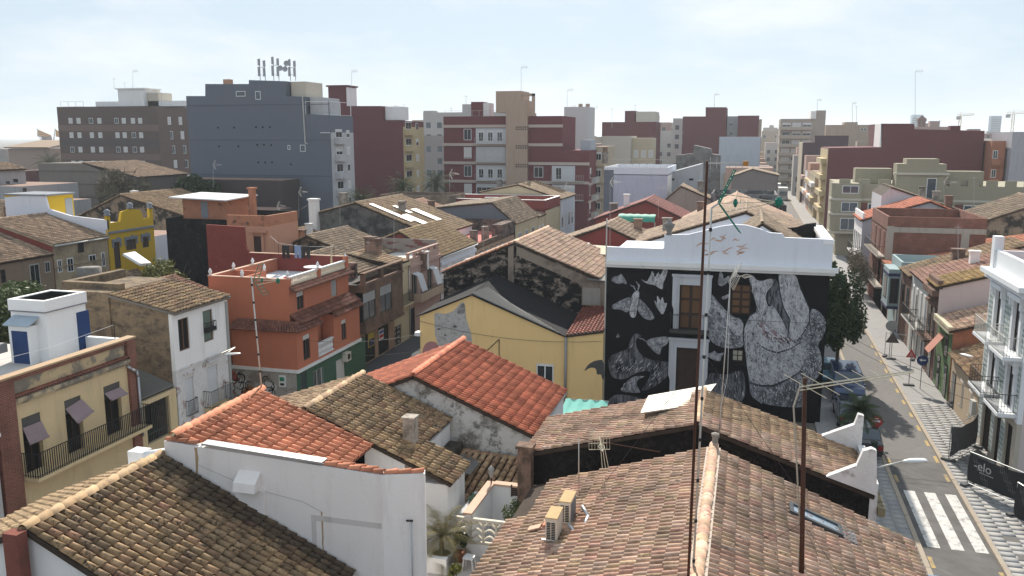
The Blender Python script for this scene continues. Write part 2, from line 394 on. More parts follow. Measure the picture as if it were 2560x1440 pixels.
def prof_house(name, label, prof, y0, y1, mats, roofs=(), tile=None, bed=None, cat='house', over=0.18, z0=0.0, near=0, jit=0.5, ridges=(), sp=0.245, ln=0.37, group=None, seg=4, inset=0.0, edge=None):
    """house whose top line prof = [(x, z), ...] runs across the plot and is carried from y0 back to y1. mats: (front, right, left) walls"""
    h = thing(name, label, cat, ((prof[0][0]+prof[-1][0])/2, y0, z0), group)
    if not isinstance(mats, (list, tuple)): mats = (mats, mats, mats)
    P = [(prof[0][0], z0)] + list(prof) + [(prof[-1][0] - inset, z0)]
    if inset: P[-2] = (prof[-1][0]-inset, prof[-1][1])
    mb = MB(); n = len(P)
    mb.add([(x, y0, z) for x, z in P], [tuple(range(n))[::-1]], 0)
    mb.add([(x, y1, z) for x, z in P], [tuple(range(n))], 0)
    for i in range(n-1):
        (xa, za), (xb, zb) = P[i], P[i+1]
        m = 2 if i == 0 else 1 if i == n-2 else 3
        if m == 3 and abs(xb-xa) < 0.03: m = 1 if za > zb else 2
        mb.add([(xa,y0,za),(xa,y1,za),(xb,y1,zb),(xb,y0,zb)], [(0,3,2,1)], m)
    mb.build('walls', [mats[0], mats[1], mats[2], mats[3] if len(mats) > 3 else T_BED], h)
    slabs = []
    for k, i in enumerate(roofs):
        (xa, za), (xb, zb) = prof[i], prof[i+1]
        lo_left = za < zb
        (xr, zr), (xe, ze) = ((xb, zb), (xa, za)) if lo_left else ((xa, za), (xb, zb))
        dx = xe - xr; Ls = math.hypot(dx, ze-zr); ux, uz = dx/Ls, (ze-zr)/Ls
        xe2, ze2 = xe + ux*over, ze + uz*over
        up = 0.10
        nr = near[k] if isinstance(near, (list, tuple)) else near
        slabs.append(roof(h, (xr, y0-0.12, zr+up), (xr, y1+0.05, zr+up), (xe2, y1+0.05, ze2+up), (xe2, y0-0.12, ze2+up), tile, bed, nr, sp, ln, jit, seg, edge=edge))
    for i in ridges:
        x, z = prof[i]; ridge(slabs[0], (x, y0-0.15, z+0.13), (x, y1+0.05, z+0.13), tile, near=bool(near))
    return h, slabs

# ------------------------------------------------------------------ openings and fittings
def window(house, pl, r, fr=FRAME, gl=GLASS, d=-0.12, leaves=2, fw=0.05, name='window', shut=0.0, shutm=BLIND, sill=None, bars=0):
    a0, a1, z0, z1 = r; mb = MB(); w = fw
    pl.box(mb, a0, a0+w, z0, z1, d, d+0.06); pl.box(mb, a1-w, a1, z0, z1, d, d+0.06)
    pl.box(mb, a0+w, a1-w, z1-w, z1, d, d+0.06); pl.box(mb, a0+w, a1-w, z0, z0+w, d, d+0.06)
    for i in range(1, leaves):
        c = a0 + (a1-a0)*i/leaves; pl.box(mb, c-w*0.55, c+w*0.55, z0+w, z1-w, d+0.005, d+0.062)
    for i in range(bars):
        c = z0 + (z1-z0)*(i+1)/(bars+1); pl.box(mb, a0+w, a1-w, c-0.02, c+0.02, d+0.008, d+0.05)
    o = mb.build(name, fr, house)
    g = MB(); pl.box(g, a0+w*0.5, a1-w*0.5, z0+w*0.5, z1-w*0.5, d-0.02, d+0.02); g.build('pane', gl, o)
    if shut > 0:
        s = MB(); zb = z1 - (z1-z0)*shut; n = max(2, int((z1-zb)/0.09))
        for i in range(n):
            u = z1 - (z1-zb)*i/n; pl.box(s, a0+w*0.6, a1-w*0.6, u-(z1-zb)/n*0.86, u, d+0.03, d+0.075)
        s.build('blind', shutm, o)
    if sill:
        s = MB(); pl.box(s, a0-0.06, a1+0.06, z0-0.07, z0, d, 0.05); s.build('sill', sill, o)
    return o
def farwin(house, pl, r, shut=0.0, fr=FRAME, gl=GLASS, bl=BLIND, leaves=2, name='window', d=0.0):
    a0, a1, z0, z1 = r; mb = MB(); w = 0.09
    pl.box(mb, a0, a1, z0, z1, d-0.05, d+0.03, 0)
    zb = z1 - w - (z1-z0-2*w)*shut
    if shut > 0.02: pl.box(mb, a0+w, a1-w, zb, z1-w, d, d+0.055, 2)
    if shut < 0.97:
        for i in range(leaves):
            u0 = a0+w + (a1-a0-2*w)*i/leaves; u1 = a0+w + (a1-a0-2*w)*(i+1)/leaves
            pl.box(mb, u0+(0.03 if i else 0), u1-(0.03 if i < leaves-1 else 0), z0+w, zb, d, d+0.04, 1)
    return mb.build(name, [fr, gl, bl], house)
def panel_door(house, pl, r, mat, d=-0.12, leaves=2, rows=3, name='door', rail=None):
    a0, a1, z0, z1 = r; mb = MB(); pl.box(mb, a0, a1, z0, z1, d-0.03, d+0.02, 0)
    for i in range(leaves):
        u0 = a0 + (a1-a0)*i/leaves; u1 = a0 + (a1-a0)*(i+1)/leaves; k = (u1-u0)*0.14
        for a, b in ((u0, u0+k), (u1-k, u1)): pl.box(mb, a, b, z0, z1, d+0.02, d+0.05, 1)
        for j in range(rows+1):
            c = z0 + (z1-z0)*j/rows; pl.box(mb, u0+k, u1-k, max(z0, c-0.07), min(z1, c+0.07), d+0.02, d+0.046, 1)
    return mb.build(name, [mat, rail or WOODD], house)
def railing(mb, pts, z, h, sp=0.12, r=0.011, m=0, top=0.02, flat=False):
    for a, b in zip(pts[:-1], pts[1:]):
        a = Vector((*a, z)); b = Vector((*b, z)); n = max(1, int((b-a).length/sp)); up = Vector((0,0,h))
        mb.tube(a+up, b+up, top, top, 4, m); mb.tube(a+Vector((0,0,0.08)), b+Vector((0,0,0.08)), top*0.7, top*0.7, 4, m)
        for i in range(n+1):
            p = a.lerp(b, i/n); mb.tube(p, p+up, r, r, 4, m)
def balcony(house, pl, a0, a1, z, out=0.6, h=1.0, slab=None, rail=IRON, sp=0.12, th=0.14, name='balcony', r=0.011):
    s = MB(); pl.box(s, a0, a1, z-th, z, 0.0, out); pl.box(s, a0+0.08, a1-0.08, z-th-0.07, z-th, 0.0, out-0.1)
    o = s.build(name, slab or WHITE, house)
    m = MB(); c = [pl.p(a0+0.03, z, 0.0), pl.p(a0+0.03, z, out-0.04), pl.p(a1-0.03, z, out-0.04), pl.p(a1-0.03, z, 0.0)]
    railing(m, [(p.x, p.y) for p in c], z, h, sp, r); m.build('railing', rail, o); return o
def pipe(house, pts, r, mat, name='drainpipe', n=8):
    m = MB(); m.path(pts, r, n); return m.build(name, mat, house, True)
def parapet_roof(house, x0, x1, y0, y1, zf, zt, wall, floor, t=0.2, cop=None, skip=''):
    m = MB()
    if 'w' not in skip: m.box(x0, x0+t, y0, y1, zf-0.3, zt)
    if 'e' not in skip: m.box(x1-t, x1, y0, y1, zf-0.3, zt)
    if 's' not in skip: m.box(x0+t, x1-t, y0, y0+t, zf-0.3, zt)
    if 'n' not in skip: m.box(x0+t, x1-t, y1-t, y1, zf-0.3, zt)
    m.build('parapet', wall, house)
    f = MB(); f.box(x0+t, x1-t, y0+t, y1-t, zf-0.2, zf); f.build('terrace_floor', floor, house)
    if cop:
        c = MB(); e = 0.05
        for q in ((x0-e, x0+t+e, y0-e, y1+e), (x1-t-e, x1+e, y0-e, y1+e), (x0+t+e, x1-t-e, y0-e, y0+t+e), (x0+t+e, x1-t-e, y1-t-e, y1+e)): c.box(*q, zt, zt+0.07)
        c.build('coping', cop, house)
def flat_house(name, label, x0, x1, y0, y1, z, mats, zf=None, zt=None, wallp=None, floor=None, cat='house', cop=None, z0=0.0, skip='', group=None):
    h = thing(name, label, cat, ((x0+x1)/2, y0, z0), group)
    if not isinstance(mats, (list, tuple)): mats = (mats, mats, mats)
    m = MB(); zz = z if zf is None else zf-0.2
    m.add([(x0,y0,z0),(x1,y0,z0),(x1,y0,zz),(x0,y0,zz)], [(0,1,2,3)], 0); m.add([(x1,y0,z0),(x1,y1,z0),(x1,y1,zz),(x1,y0,zz)], [(0,1,2,3)], 1)
    m.add([(x0,y1,z0),(x0,y0,z0),(x0,y0,zz),(x0,y1,zz)], [(0,1,2,3)], 2); m.add([(x1,y1,z0),(x0,y1,z0),(x0,y1,zz),(x1,y1,zz)], [(0,1,2,3)], 0)
    m.add([(x0,y0,zz),(x1,y0,zz),(x1,y1,zz),(x0,y1,zz)], [(0,1,2,3)], 3)
    m.build('walls', [mats[0], mats[1], mats[2], floor or ROOFING], h)
    if zt is not None: parapet_roof(h, x0, x1, y0, y1, zf, zt, wallp or mats[0], floor or ROOFING, cop=cop, skip=skip)
    return h
ROOFING = plaster('terrace_roofing', (0.30,0.20,0.16), 0.3, (0.10,0.08,0.07), 0.4)
TERRA = plaster('red_terrace_floor', (0.42,0.15,0.11), 0.25, (0.14,0.08,0.07), 0.35)
PALEF = plaster('pale_terrace_floor', (0.52,0.49,0.46), 0.12, (0.2,0.18,0.16), 0.3)

# ================================================================== ground, streets
ASPH = plaster('asphalt', (0.165,0.155,0.148), 0.18, (0.05,0.05,0.05), 0.5, scale=0.35)
ASPHD = plaster('side_street_asphalt', (0.085,0.088,0.095), 0.18, (0.04,0.04,0.04), 0.5, scale=0.4)
SETTS = brickmat('brick_setts', (0.13,0.122,0.118), (0.11,0.105,0.10), (0.165,0.155,0.148))
GROUND = plaster('courtyard_ground', (0.16,0.14,0.12), 0.3, (0.06,0.055,0.05), 0.5, scale=0.2)
KERB = plaster('pale_kerb_stone', (0.36,0.30,0.235), 0.15, (0.15,0.13,0.11), 0.4)
SLAB = plaster('grey_paving_slab', (0.30,0.29,0.285), 0.16, (0.10,0.10,0.10), 0.45, scale=0.9)
def slabmat():
    g = NG('paving_slab_mix', 0.9, 0.2); oi = g.n('ShaderNodeObjectInfo'); c = g.ramp(oi.outputs['Random'], [(0.0,(0.265,0.262,0.262)),(0.6,(0.30,0.292,0.285)),(1.0,(0.325,0.31,0.29))])
    return g.out(g.mix(g.math('MULTIPLY', g.ramp(g.noise(1.1, 5, 0.65), [(0.5,0.0),(0.75,1.0)]), 0.45), c, (0.17,0.16,0.15)))
SLABP = slabmat()
PAINTW = patchy('worn_white_road_paint', (0.58,0.56,0.53), (0.20,0.19,0.18), 0.50, 0.70, 3.2)
PAINTY = patchy('worn_yellow_road_paint', (0.46,0.33,0.14), (0.22,0.19,0.15), 0.46, 0.62, 2.2)
m = MB(); m.quad((-3600,-300,0),(3600,-300,0),(3600,5000,0),(-3600,5000,0)); structure('ground', m, GROUND)
m = MB(); m.box(7.62, 10.36, 47.5, 560, -0.05, 0.012); structure('street', m, ASPH)
m = MB(); m.box(7.62, 10.36, -30, 47.48, -0.05, 0.012); structure('crossing_pavement', m, SETTS)
m = MB(); m.box(-27.4, -20.6, 8, 560, -0.05, 0.012); structure('side_street', m, ASPHD)
m = MB(); m.box(-57.5, -51, 8, 560, -0.05, 0.012); structure('back_street', m, ASPHD)
m = MB(); m.box(-33, -27.42, 40.7, 47.1, -0.05, 0.02); structure('alley', m, ASPHD)
side_r = MB(); side_r.box(10.56, 13.4, -20, 560, -0.05, 0.10); side_r = structure('pavement_right', side_r, SLAB)
side_l = MB(); side_l.box(4.4, 7.40, -20, 300, -0.05, 0.10); side_l = structure('pavement_left', side_l, SLAB)
kr = MB()
for i in range(60): kr.box(10.36, 10.55, -20+i*5.0, -20+i*5.0+4.97, -0.05, 0.125)
structure('kerb_right', kr, KERB)
kl = MB()
for i in range(50): kl.box(7.41, 7.61, -20+i*5.0, -20+i*5.0+4.97, -0.05, 0.125)
structure('kerb_left', kl, KERB)
# paving slabs near enough to tell apart
def slabs(parent, x0, x1, nx, y0, y1, ny):
    w = (x1-x0)/nx; l = (y1-y0)/ny
    V = [(0,0,0),(w-.006,0,0),(w-.006,l-.006,0),(0,l-.006,0),(0,0,.022),(w-.006,0,.022),(w-.006,l-.006,.022),(0,l-.006,.022)]
    me = npmesh('paving_slab', V, [(4,5,6,7),(0,1,5,4),(1,2,6,5),(2,3,7,6),(3,0,4,7)], SLABP, False)
    for i in range(nx):
        for j in range(ny):
            link('paving_slab', me, parent, mat=Matrix.Translation((x0+i*w, y0+j*l+(0.2 if i % 2 else 0), 0.101+random.uniform(0,.002))))
slabs(side_r, 10.6, 13.3, 5, 34, 58, 52)
slabs(side_l, 4.7, 7.38, 5, 35, 49, 28)
m = MB()
for x in (7.88, 8.80, 9.72): m.box(x, x+0.5, 37.1, 43.2, 0.012, 0.017)
structure('zebra_crossing', m, PAINTW)
m = MB()
for i in range(16):
    y = 34.5 + i*2.6
    if not 36.6 < y < 43.4: m.box(10.16, 10.32, y, y+1.0, 0.012, 0.017)
for i in range(6):
    y = 30 + i*2.6
    if not 36.2 < y < 43.4: m.box(7.7, 7.86, y, y+1.0, 0.012, 0.017)
m.box(7.7,7.86,44.2,45.2,0.012,0.017); m.box(7.7,7.86,46.6,47.6,0.012,0.017)
structure('kerb_dashes', m, PAINTY)
m = MB(); m.box(10.62,13.2,28,31.5,0.128,0.133); structure('ramp_paving', m, KERB)

# ================================================================== near block: roofs between the two streets
BROWNW = patchy('red_brown_render', (0.23,0.085,0.065), (0.16,0.07,0.055), 0.5, 0.6, 0.6)
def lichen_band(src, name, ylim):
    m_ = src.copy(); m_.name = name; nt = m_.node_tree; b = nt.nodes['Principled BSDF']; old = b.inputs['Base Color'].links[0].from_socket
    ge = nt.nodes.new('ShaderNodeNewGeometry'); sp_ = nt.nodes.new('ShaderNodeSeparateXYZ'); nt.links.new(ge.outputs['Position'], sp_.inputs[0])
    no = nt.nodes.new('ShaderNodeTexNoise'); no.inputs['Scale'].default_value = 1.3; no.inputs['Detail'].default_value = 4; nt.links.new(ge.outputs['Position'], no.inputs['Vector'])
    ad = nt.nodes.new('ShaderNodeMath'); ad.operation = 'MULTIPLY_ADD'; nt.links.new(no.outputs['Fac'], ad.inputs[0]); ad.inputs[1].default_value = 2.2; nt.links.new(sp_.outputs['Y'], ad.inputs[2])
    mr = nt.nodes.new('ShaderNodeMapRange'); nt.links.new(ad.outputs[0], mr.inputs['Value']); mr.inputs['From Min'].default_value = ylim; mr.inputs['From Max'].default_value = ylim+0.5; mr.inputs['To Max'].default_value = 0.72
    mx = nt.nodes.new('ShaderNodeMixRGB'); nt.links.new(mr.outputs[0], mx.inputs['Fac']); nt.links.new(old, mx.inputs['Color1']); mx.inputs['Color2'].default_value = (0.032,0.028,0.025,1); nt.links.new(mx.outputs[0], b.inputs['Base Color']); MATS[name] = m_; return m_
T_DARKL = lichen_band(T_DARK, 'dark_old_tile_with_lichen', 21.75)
# --- house with the large dark roof in the lower left
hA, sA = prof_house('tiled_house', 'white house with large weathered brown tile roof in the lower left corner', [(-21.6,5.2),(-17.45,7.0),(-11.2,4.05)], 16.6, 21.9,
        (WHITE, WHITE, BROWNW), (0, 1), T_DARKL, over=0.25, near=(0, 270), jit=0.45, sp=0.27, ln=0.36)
for o in list(hA.children):
    if o.name.startswith('roof'):
        pass
ridge(sA[1], (-17.45,16.45,7.12), (-17.45,21.85,7.12), T_TAN, r=0.15)
for o in sA[0].children: o.data.materials[0] = T_TAN
m = MB(); m.box(-17.75,-17.3,16.1,16.42,3.5,7.15); m.build('corner_pier', BROWNW, hA)
# --- white house with a tall blank parapet wall and new orange roof
hB, sB = prof_house('parapet_house', 'white house with tall blank side wall and small new orange tile roof', [(-17.15,7.6),(-13.0,6.0)], 22.25, 27.1,
        (WHITE2, WHITE2, WHITE2), (0,), T_NEW, T_BEDN, over=0.3, near=(270,), jit=0.12, sp=0.30, ln=0.40, edge=T_BEDN)
ridge(sB[0], (-17.1,22.0,7.72), (-17.1,27.2,7.72), T_NEW, r=0.15)
m = MB(); pw = NY(21.95)
pw.poly(m, [(-17.4,0),(-10.0,0),(-10.0,7.22),(-17.4,7.55)], 0.0, -0.28); m.build('blank_wall', WARMW, hB)
m = MB(); m.prism([(-10.0,21.95,0),(-8.85,22.45,0),(-8.85,22.45,7.2),(-10.0,21.95,7.22)], (-0.1,0.3,0)); m.build('corner_wall', WHITE, hB)
m = MB(); pw.box(m, -14.85, -13.85, 0, 6.35, 0.0, 0.13); m.prism([pw.p(-14.75,6.35,0.0),pw.p(-14.75,6.35,0.42),pw.p(-14.75,6.62,0.36),pw.p(-14.75,6.9,0.0)], (0.75,0,0))
m.build('flue_casing', WARMW, hB)
m = MB(); pw.poly(m, [(-16.0,7.58),(-11.9,7.39),(-11.9,7.45),(-16.0,7.64)], 0.06, -0.3); m.build('metal_flashing', GALV, hB)
cw = MB()
tp = npmesh('coping_tile', *_tile_template(6, 0.09, 0.11, 0.42, True), T_NEW)
def coping(parent, P0, P1, me=tp, ln=0.38):
    P0 = Vector(P0); P1 = Vector(P1); d = P1-P0; n = int(d.length/ln); d.normalize(); e = d.cross(Vector((0,0,1))).normalized(); N = e.cross(d)
    for i in range(n):
        p = P0 + d*(ln*i); link('coping_tile', me, parent, mat=Matrix(((e.x,d.x,N.x,p.x),(e.y,d.y,N.y,p.y),(e.z,d.z,N.z,p.z),(0,0,0,1))))
coping(hB, (-17.4,22.08,7.57), (-16.0,22.08,7.52)); coping(hB, (-11.9,22.08,7.32), (-10.0,22.08,7.24))
coping(hB, (-12.6,22.3,7.3), (-10.0,22.3,7.2)); coping(hB, (-10.0,22.12,7.23), (-8.8,22.62,7.2))
m = MB(); m.box(-13.4,-13.0,22.3,27.1,4.5,5.9); m.build('lower_wall', WHITE2, hB)
pipe(hB, [(-13.28,22.2,6.0),(-13.28,27.2,6.0)], 0.07, GALV, 'gutter')
pipe(hB, [(-9.2,22.2,5.8),(-9.2,22.2,1.5)], 0.025, GALV); pipe(hB, [(-9.35,22.15,5.8),(-9.15,22.2,5.8)], 0.03, IRON, 'pipe_head')
m = MB(); m.path([(-16.2,21.94,6.9),(-14.4,21.94,6.35),(-12.6,21.94,6.1),(-12.0,21.94,5.85)], 0.004, 4); m.build('cable', plain('grey_cable',(0.2,0.19,0.18),0.7), hB)
RSTN = plain('rust_streak', (0.40,0.27,0.15), 0.95, var=0.3)
for xs_, z0_, z1_, w_ in ((-16.25,7.45,5.9,0.07),(-12.0,5.85,4.3,0.04),(-12.05,3.9,3.3,0.09)):
    m = MB(); n = 9; rr_ = random.Random(xs_); L1 = [(xs_+rr_.uniform(-.3,.3)*w_, z0_+(z1_-z0_)*i/n, w_*(1-.6*i/n)*rr_.uniform(.5,1)) for i in range(n+1)]
    m.add([pw.p(a-w, z, 0.004) for a, z, w in L1]+[pw.p(a+w, z, 0.004) for a, z, w in L1], [(i, n+1+i, n+2+i, i+1) for i in range(n)]); m.build('rust_streak', RSTN, hB)
m = MB(); pw.box(m, -12.35, -10.05, 5.55, 5.72, 0, 0.012); pw.box(m, -12.35, -12.2, 4.2, 5.55, 0, 0.012); m.build('render_patch', plaster('patch_render',(0.60,0.555,0.53),0.05), hB)
vp = thing('vent_pipe', 'white plastic vent pipe beside the tall white corner wall', 'pipe', (-9.35,21.0,0.0))
m = MB(); m.lathe([(0.075,0),(0.075,3.0),(0.10,3.02),(0.10,3.1),(0.08,3.12),(0.10,3.16),(0.10,3.24),(0.06,3.26)], (-9.75,20.6,0.9)); m.build('tube', FRAME, vp, True)
# --- old dark roof behind it
hC, sC = prof_house('old_tiled_house', 'old house under a lichen-darkened brown tile roof with square chimney', [(-20.4,5.2),(-15.35,7.0),(-11.5,5.45)], 27.25, 32.1,
        (WHITE, WHITE, WHITE), (0,), T_OLD, over=0.2, near=(0,), jit=1.0)
hc2 = roof(hC, (-15.35,29.25,7.1), (-15.35,32.15,7.1), (-11.45,32.15,5.5), (-11.45,29.25,5.5), T_DARK, near=150, jit=1.1)
hc3 = roof(hC, (-15.35,27.15,7.1), (-15.35,29.25,7.1), (-9.7,29.25,4.85), (-9.7,27.15,4.85), T_DARK, near=150, jit=1.1)
m = MB(); m.box(-11.5,-9.9,27.3,29.2,0,4.75); m.build('front_annex', WHITE, hC)
ridge(hc2, (-15.35,27.1,7.14), (-15.35,32.1,7.14), T_OLD, r=0.13)
OLDW = patchy('stained_white_wall', (0.60,0.58,0.55), (0.26,0.24,0.21), 0.5, 0.62, 1.1, (0.06,0.055,0.05), 0.7)
m = MB(); q = pt(1025,1045,y=28.6); m.box(q.x-0.22,q.x+0.22,28.4,28.84,4.6,q.z); m.box(q.x-0.26,q.x+0.26,28.36,28.88,q.z,q.z+0.08); m.build('chimney', patchy('stained_chimney_render',(0.42,0.37,0.32),(0.2,0.17,0.14),0.45,0.6,2.0), hC)
pipe(hC, [(-11.55,29.1,5.35),(-11.55,32.1,5.35)], 0.07, GALV, 'gutter'); pipe(hC, [(-11.5,29.2,5.3),(-11.5,29.2,3.0)], 0.05, GALV)
# --- new red roof, gable towards the camera
hD, sD = prof_house('gabled_house', 'house with clean new red tile roof and stained white gable', [(-17.9,5.1),(-13.1,7.1),(-8.1,5.05)], 32.2, 38.6,
        (OLDW, WHITE, WHITE), (0, 1), T_RED, T_BEDN, over=0.15, near=(0, 285), jit=0.06, sp=0.235, ln=0.40, edge=T_BED)
ridge(sD[1], (-13.1,32.05,7.26), (-13.1,38.65,7.26), T_RED, r=0.14)
pipe(hD, [(-7.95,32.1,5.02),(-7.95,38.5,5.02)], 0.06, GALV, 'gutter')
dish = thing('satellite_dish', 'grey satellite dish on the eave of the new red roof', 'satellite dish', (-7.7,32.6,4.2))
def dish_mesh(par, c, r, nrm, mat=GALV, name='reflector'):
    nrm = Vector(nrm).normalized(); u = nrm.orthogonal().normalized(); w = nrm.cross(u); c = Vector(c); m = MB(); n = 16
    vs = [c] + [c + (u*math.cos(2*math.pi*i/n)+w*math.sin(2*math.pi*i/n))*r*k + nrm*(0.22*r*k*k) for k in (0.5,1.0) for i in range(n)]
    fs = [(0,1+i,1+(i+1) % n) for i in range(n)] + [(1+i,1+n+i,1+n+(i+1) % n,1+(i+1) % n) for i in range(n)]
    m.add(vs, fs); m.build(name, mat, par, True)
    a = MB(); a.path([c-w*r, c+nrm*r*0.9-w*r*0.2], 0.015, 4); a.path([c, c-nrm*0.15], 0.04, 6); a.build('feed_arm', GALV, par)
dish_mesh(dish, (-7.6,32.7,5.0), 0.38, (0.75,-0.6,0.3)); m = MB(); m.path([(-7.75,32.8,4.2),(-7.7,32.78,4.95)],0.03,6); m.build('bracket',GALV,dish)
# lower lean-tos between the white gable and the old roof
hE = thing('lean_to', 'low lean-to under rows of fat old brown tiles', 'shed', (-9.4,30.5,0))
m = MB(); m.box(-11.2,-7.6,29.7,31.9,0,2.85); m.build('walls', OLDW, hE)
roof(hE, (-7.45,31.95,4.05), (-11.0,31.95,4.2), (-11.55,29.45,2.95), (-7.9,29.45,2.9), T_OLD, near=150, sp=0.30, ln=0.36, jit=0.6)
coping(hE, (-11.0,32.0,4.22), (-7.6,32.0,4.05), npmesh('old_coping_tile', *_tile_template(6, 0.1, 0.12, 0.44, True), T_OLD), 0.4)
pipe(hE, [(-11.5,29.35,2.85),(-8.2,29.35,2.8)], 0.06, STEELW, 'gutter')
m = MB(); m.box(-11.5,-10.9,29.0,32.0,0,4.6); m.build('side_wall', patchy('sooty_wall',(0.09,0.075,0.06),(0.03,0.028,0.025),0.45,0.6,1.5), hE)
CORR = plain('weathered_fibre_cement', (0.17,0.165,0.155), 0.9)
cs = thing('corrugated_roof', 'corrugated grey sheet roof over a small yard behind the chimney', 'roof sheet', (-10.9,30.6,3.0))
m = MB()
for i in range(26):
    y0 = 30.2+i*0.075; zz = 3.95
    m.tube((-11.6,y0,4.3),(-10.0,y0,4.0),0.036,0.036,6)
m.build('sheet', CORR, cs)

# --- terrace yard with plants
ZT = 2.6
hG = thing('terrace_yard', 'small white-walled terrace yard with salmon copings', 'yard', (-8.4,26,0))
SALM = plain('salmon_coping', (0.55,0.36,0.26), 0.8)
for q_ in ((-9.0,-8.8,26.55,29.5,0,4.1),(-8.8,-6.3,29.15,29.33,0,4.14),(-11.0,-6.9,20.5,28.9,0.0,ZT-0.2)):
    m = MB(); m.box(*q_); m.build('yard_wall', WHITE2, hG)
m = MB(); m.box(-9.06,-8.74,26.5,29.4,4.1,4.17); m.build('coping', SALM, hG); m = MB(); m.box(-8.73,-6.3,29.08,29.4,4.14,4.21); m.build('coping', SALM, hG)
m = MB(); m.box(-10.9,-6.6,20.6,29.1,ZT-0.2,ZT); m.build('terrace_floor', PALEF, hG)
m = MB(); m.box(-10.6,-9.15,25.0,25.2,ZT,ZT+0.55); m.build('planter_wall', WHITE2, hG)
LOUV = plain('brown_louvre', (0.07,0.045,0.035), 0.7); bk = NY(29.14)
for r_ in ((1278,1212,1326,1236),(1336,1222,1380,1246)):
    a, b, c, d = bk.rect(*r_); lv = MB(); b = max(b, a+0.7)
    c = d-0.42
    for k in range(5): bk.box(lv, a+.04, b-.04, c+0.02+k*0.082, c+0.075+k*0.082, 0, 0.05)
    bk.box(lv, a, a+.05, c-.02, d+.02, 0, .06); bk.box(lv, b-.05, b, c-.02, d+.02, 0, .06); lv.build('louvre', LOUV, hG)
bl = NY(26.5); bal = MB(); X0 = -9.75; bl.box(bal, X0, -6.9, 3.05, 3.15, -0.1, 0.0); bl.box(bal, X0, -6.9, 3.9, 4.0, -0.1, 0.03)
for k in range(7): bl.box(bal, X0+k*0.46, X0+0.06+k*0.46, 3.15, 3.9, -0.1, 0.0)
for c in range(6):
    for r_ in range(3):
        x0 = X0+.06+c*0.46; zb = 3.17+r_*0.245; n = 6
        pts = [(x0+0.40*i/n, zb+0.13*math.sin(math.pi*i/n)+0.02) for i in range(n+1)]
        for (a, b), (a2, b2) in zip(pts[:-1], pts[1:]): bl.poly(bal, [(a,b),(a2,b2),(a2,b2+0.07),(a,b+0.07)], -0.1, 0.0)
bal.build('pierced_balustrade', plain('cream_concrete', (0.60,0.55,0.46), 0.8), hG)
m = MB(); m.box(X0,-6.9,26.5,26.62,ZT,3.05); m.build('balustrade_base', WHITE2, hG)

# --- large mottled roof in the lower right with ridge running to the camera
hH = thing('mottled_roof_house', 'house with big mottled pink and brown tile roof in the lower right foreground', 'house', (-0.7,20,0))
SALW = plaster('salmon_wall', (0.42,0.24,0.17), 0.15)
m = MB()
P = [(-6.3,0),(-6.3,4.75),(-0.75,6.9),(4.85,4.7),(4.85,0)]
m.add([(x,13.5,z) for x,z in P]+[(x,27.2,z) for x,z in P], [(4,3,2,1,0),(5,6,7,8,9),(0,1,6,5),(3,4,9,8),(1,2,7,6),(2,3,8,7)]); m.build('walls', SALW, hH)
def maskH(x, y, z): return x > -6.35 or y < 25.2
rH1 = roof(hH, (-0.75,13.4,7.0), (-0.75,27.4,7.0), (-7.05,28.3,4.62), (-7.05,13.4,4.62), T_MIX, near=150, sp=0.25, ln=0.39, jit=0.8, mask=maskH)
rH2 = roof(hH, (-0.75,13.4,7.0), (-0.75,27.4,7.0), (5.25,27.1,4.68), (5.25,13.4,4.68), T_MIX, near=150, sp=0.25, ln=0.39, jit=0.7)
ridge(rH1, (-0.75,13.4,7.05), (-0.75,27.4,7.05), T_MIX, r=0.15, ln=0.42)
mo = MB(); mo.box(-0.97,-0.53,13.4,27.38,6.9,7.05); mo.build('ridge_mortar', plaster('lime_mortar',(0.52,0.45,0.38),0.2), rH1)
m = MB(); m.box(-7.1,-6.95,19.6,20.3,4.3,4.6); m.box(-6.95,-6.7,19.6,19.75,4.3,4.6); m.build('gutter_end', FRAME, hH)
pipe(hH, [(5.3,14,4.62),(5.3,27.1,4.62)], 0.06, plain('green_gutter',(0.2,0.27,0.22),0.5), 'gutter')
sk = thing('skylight', 'slim blue-grey skylight let into the mottled roof', 'skylight', (2.3,25.3,5.9))
def on_right(x, d=0.0): return 7.0 - (x+0.75)*(2.32/6.0) + d
m = MB()
for (xa, xb, ya, yb) in ((1.55,3.05,25.35,25.47),(1.55,3.05,24.75,24.87),(1.55,1.67,24.87,25.35),(2.93,3.05,24.87,25.35)):
    m.prism([(xa,ya,on_right(xa,.08)),(xb,ya,on_right(xb,.08)),(xb,yb,on_right(xb,.08)),(xa,yb,on_right(xa,.08))], (0,0,0.12))
m.build('frame', plain('dark_grey_flashing',(0.06,0.065,0.07),0.5), sk)
m = MB(); m.prism([(1.67,24.87,on_right(1.67,.1)),(2.93,24.87,on_right(2.93,.1)),(2.93,25.35,on_right(2.93,.1)),(1.67,25.35,on_right(1.67,.1))],(0,0,0.05)); m.build('pane', glass_mat('sky_pane',(0.22,0.27,0.32),0.1), sk)
m = MB()
for k in range(4): m.tube((3.1+0.1*k,24.7,on_right(3.1+.1*k,.09)),(3.1+0.1*k,25.5,on_right(3.1+.1*k,.09)),0.05,0.05,6)
m.build('lead_apron', plain('lead_sheet',(0.09,0.10,0.115),0.5), sk)

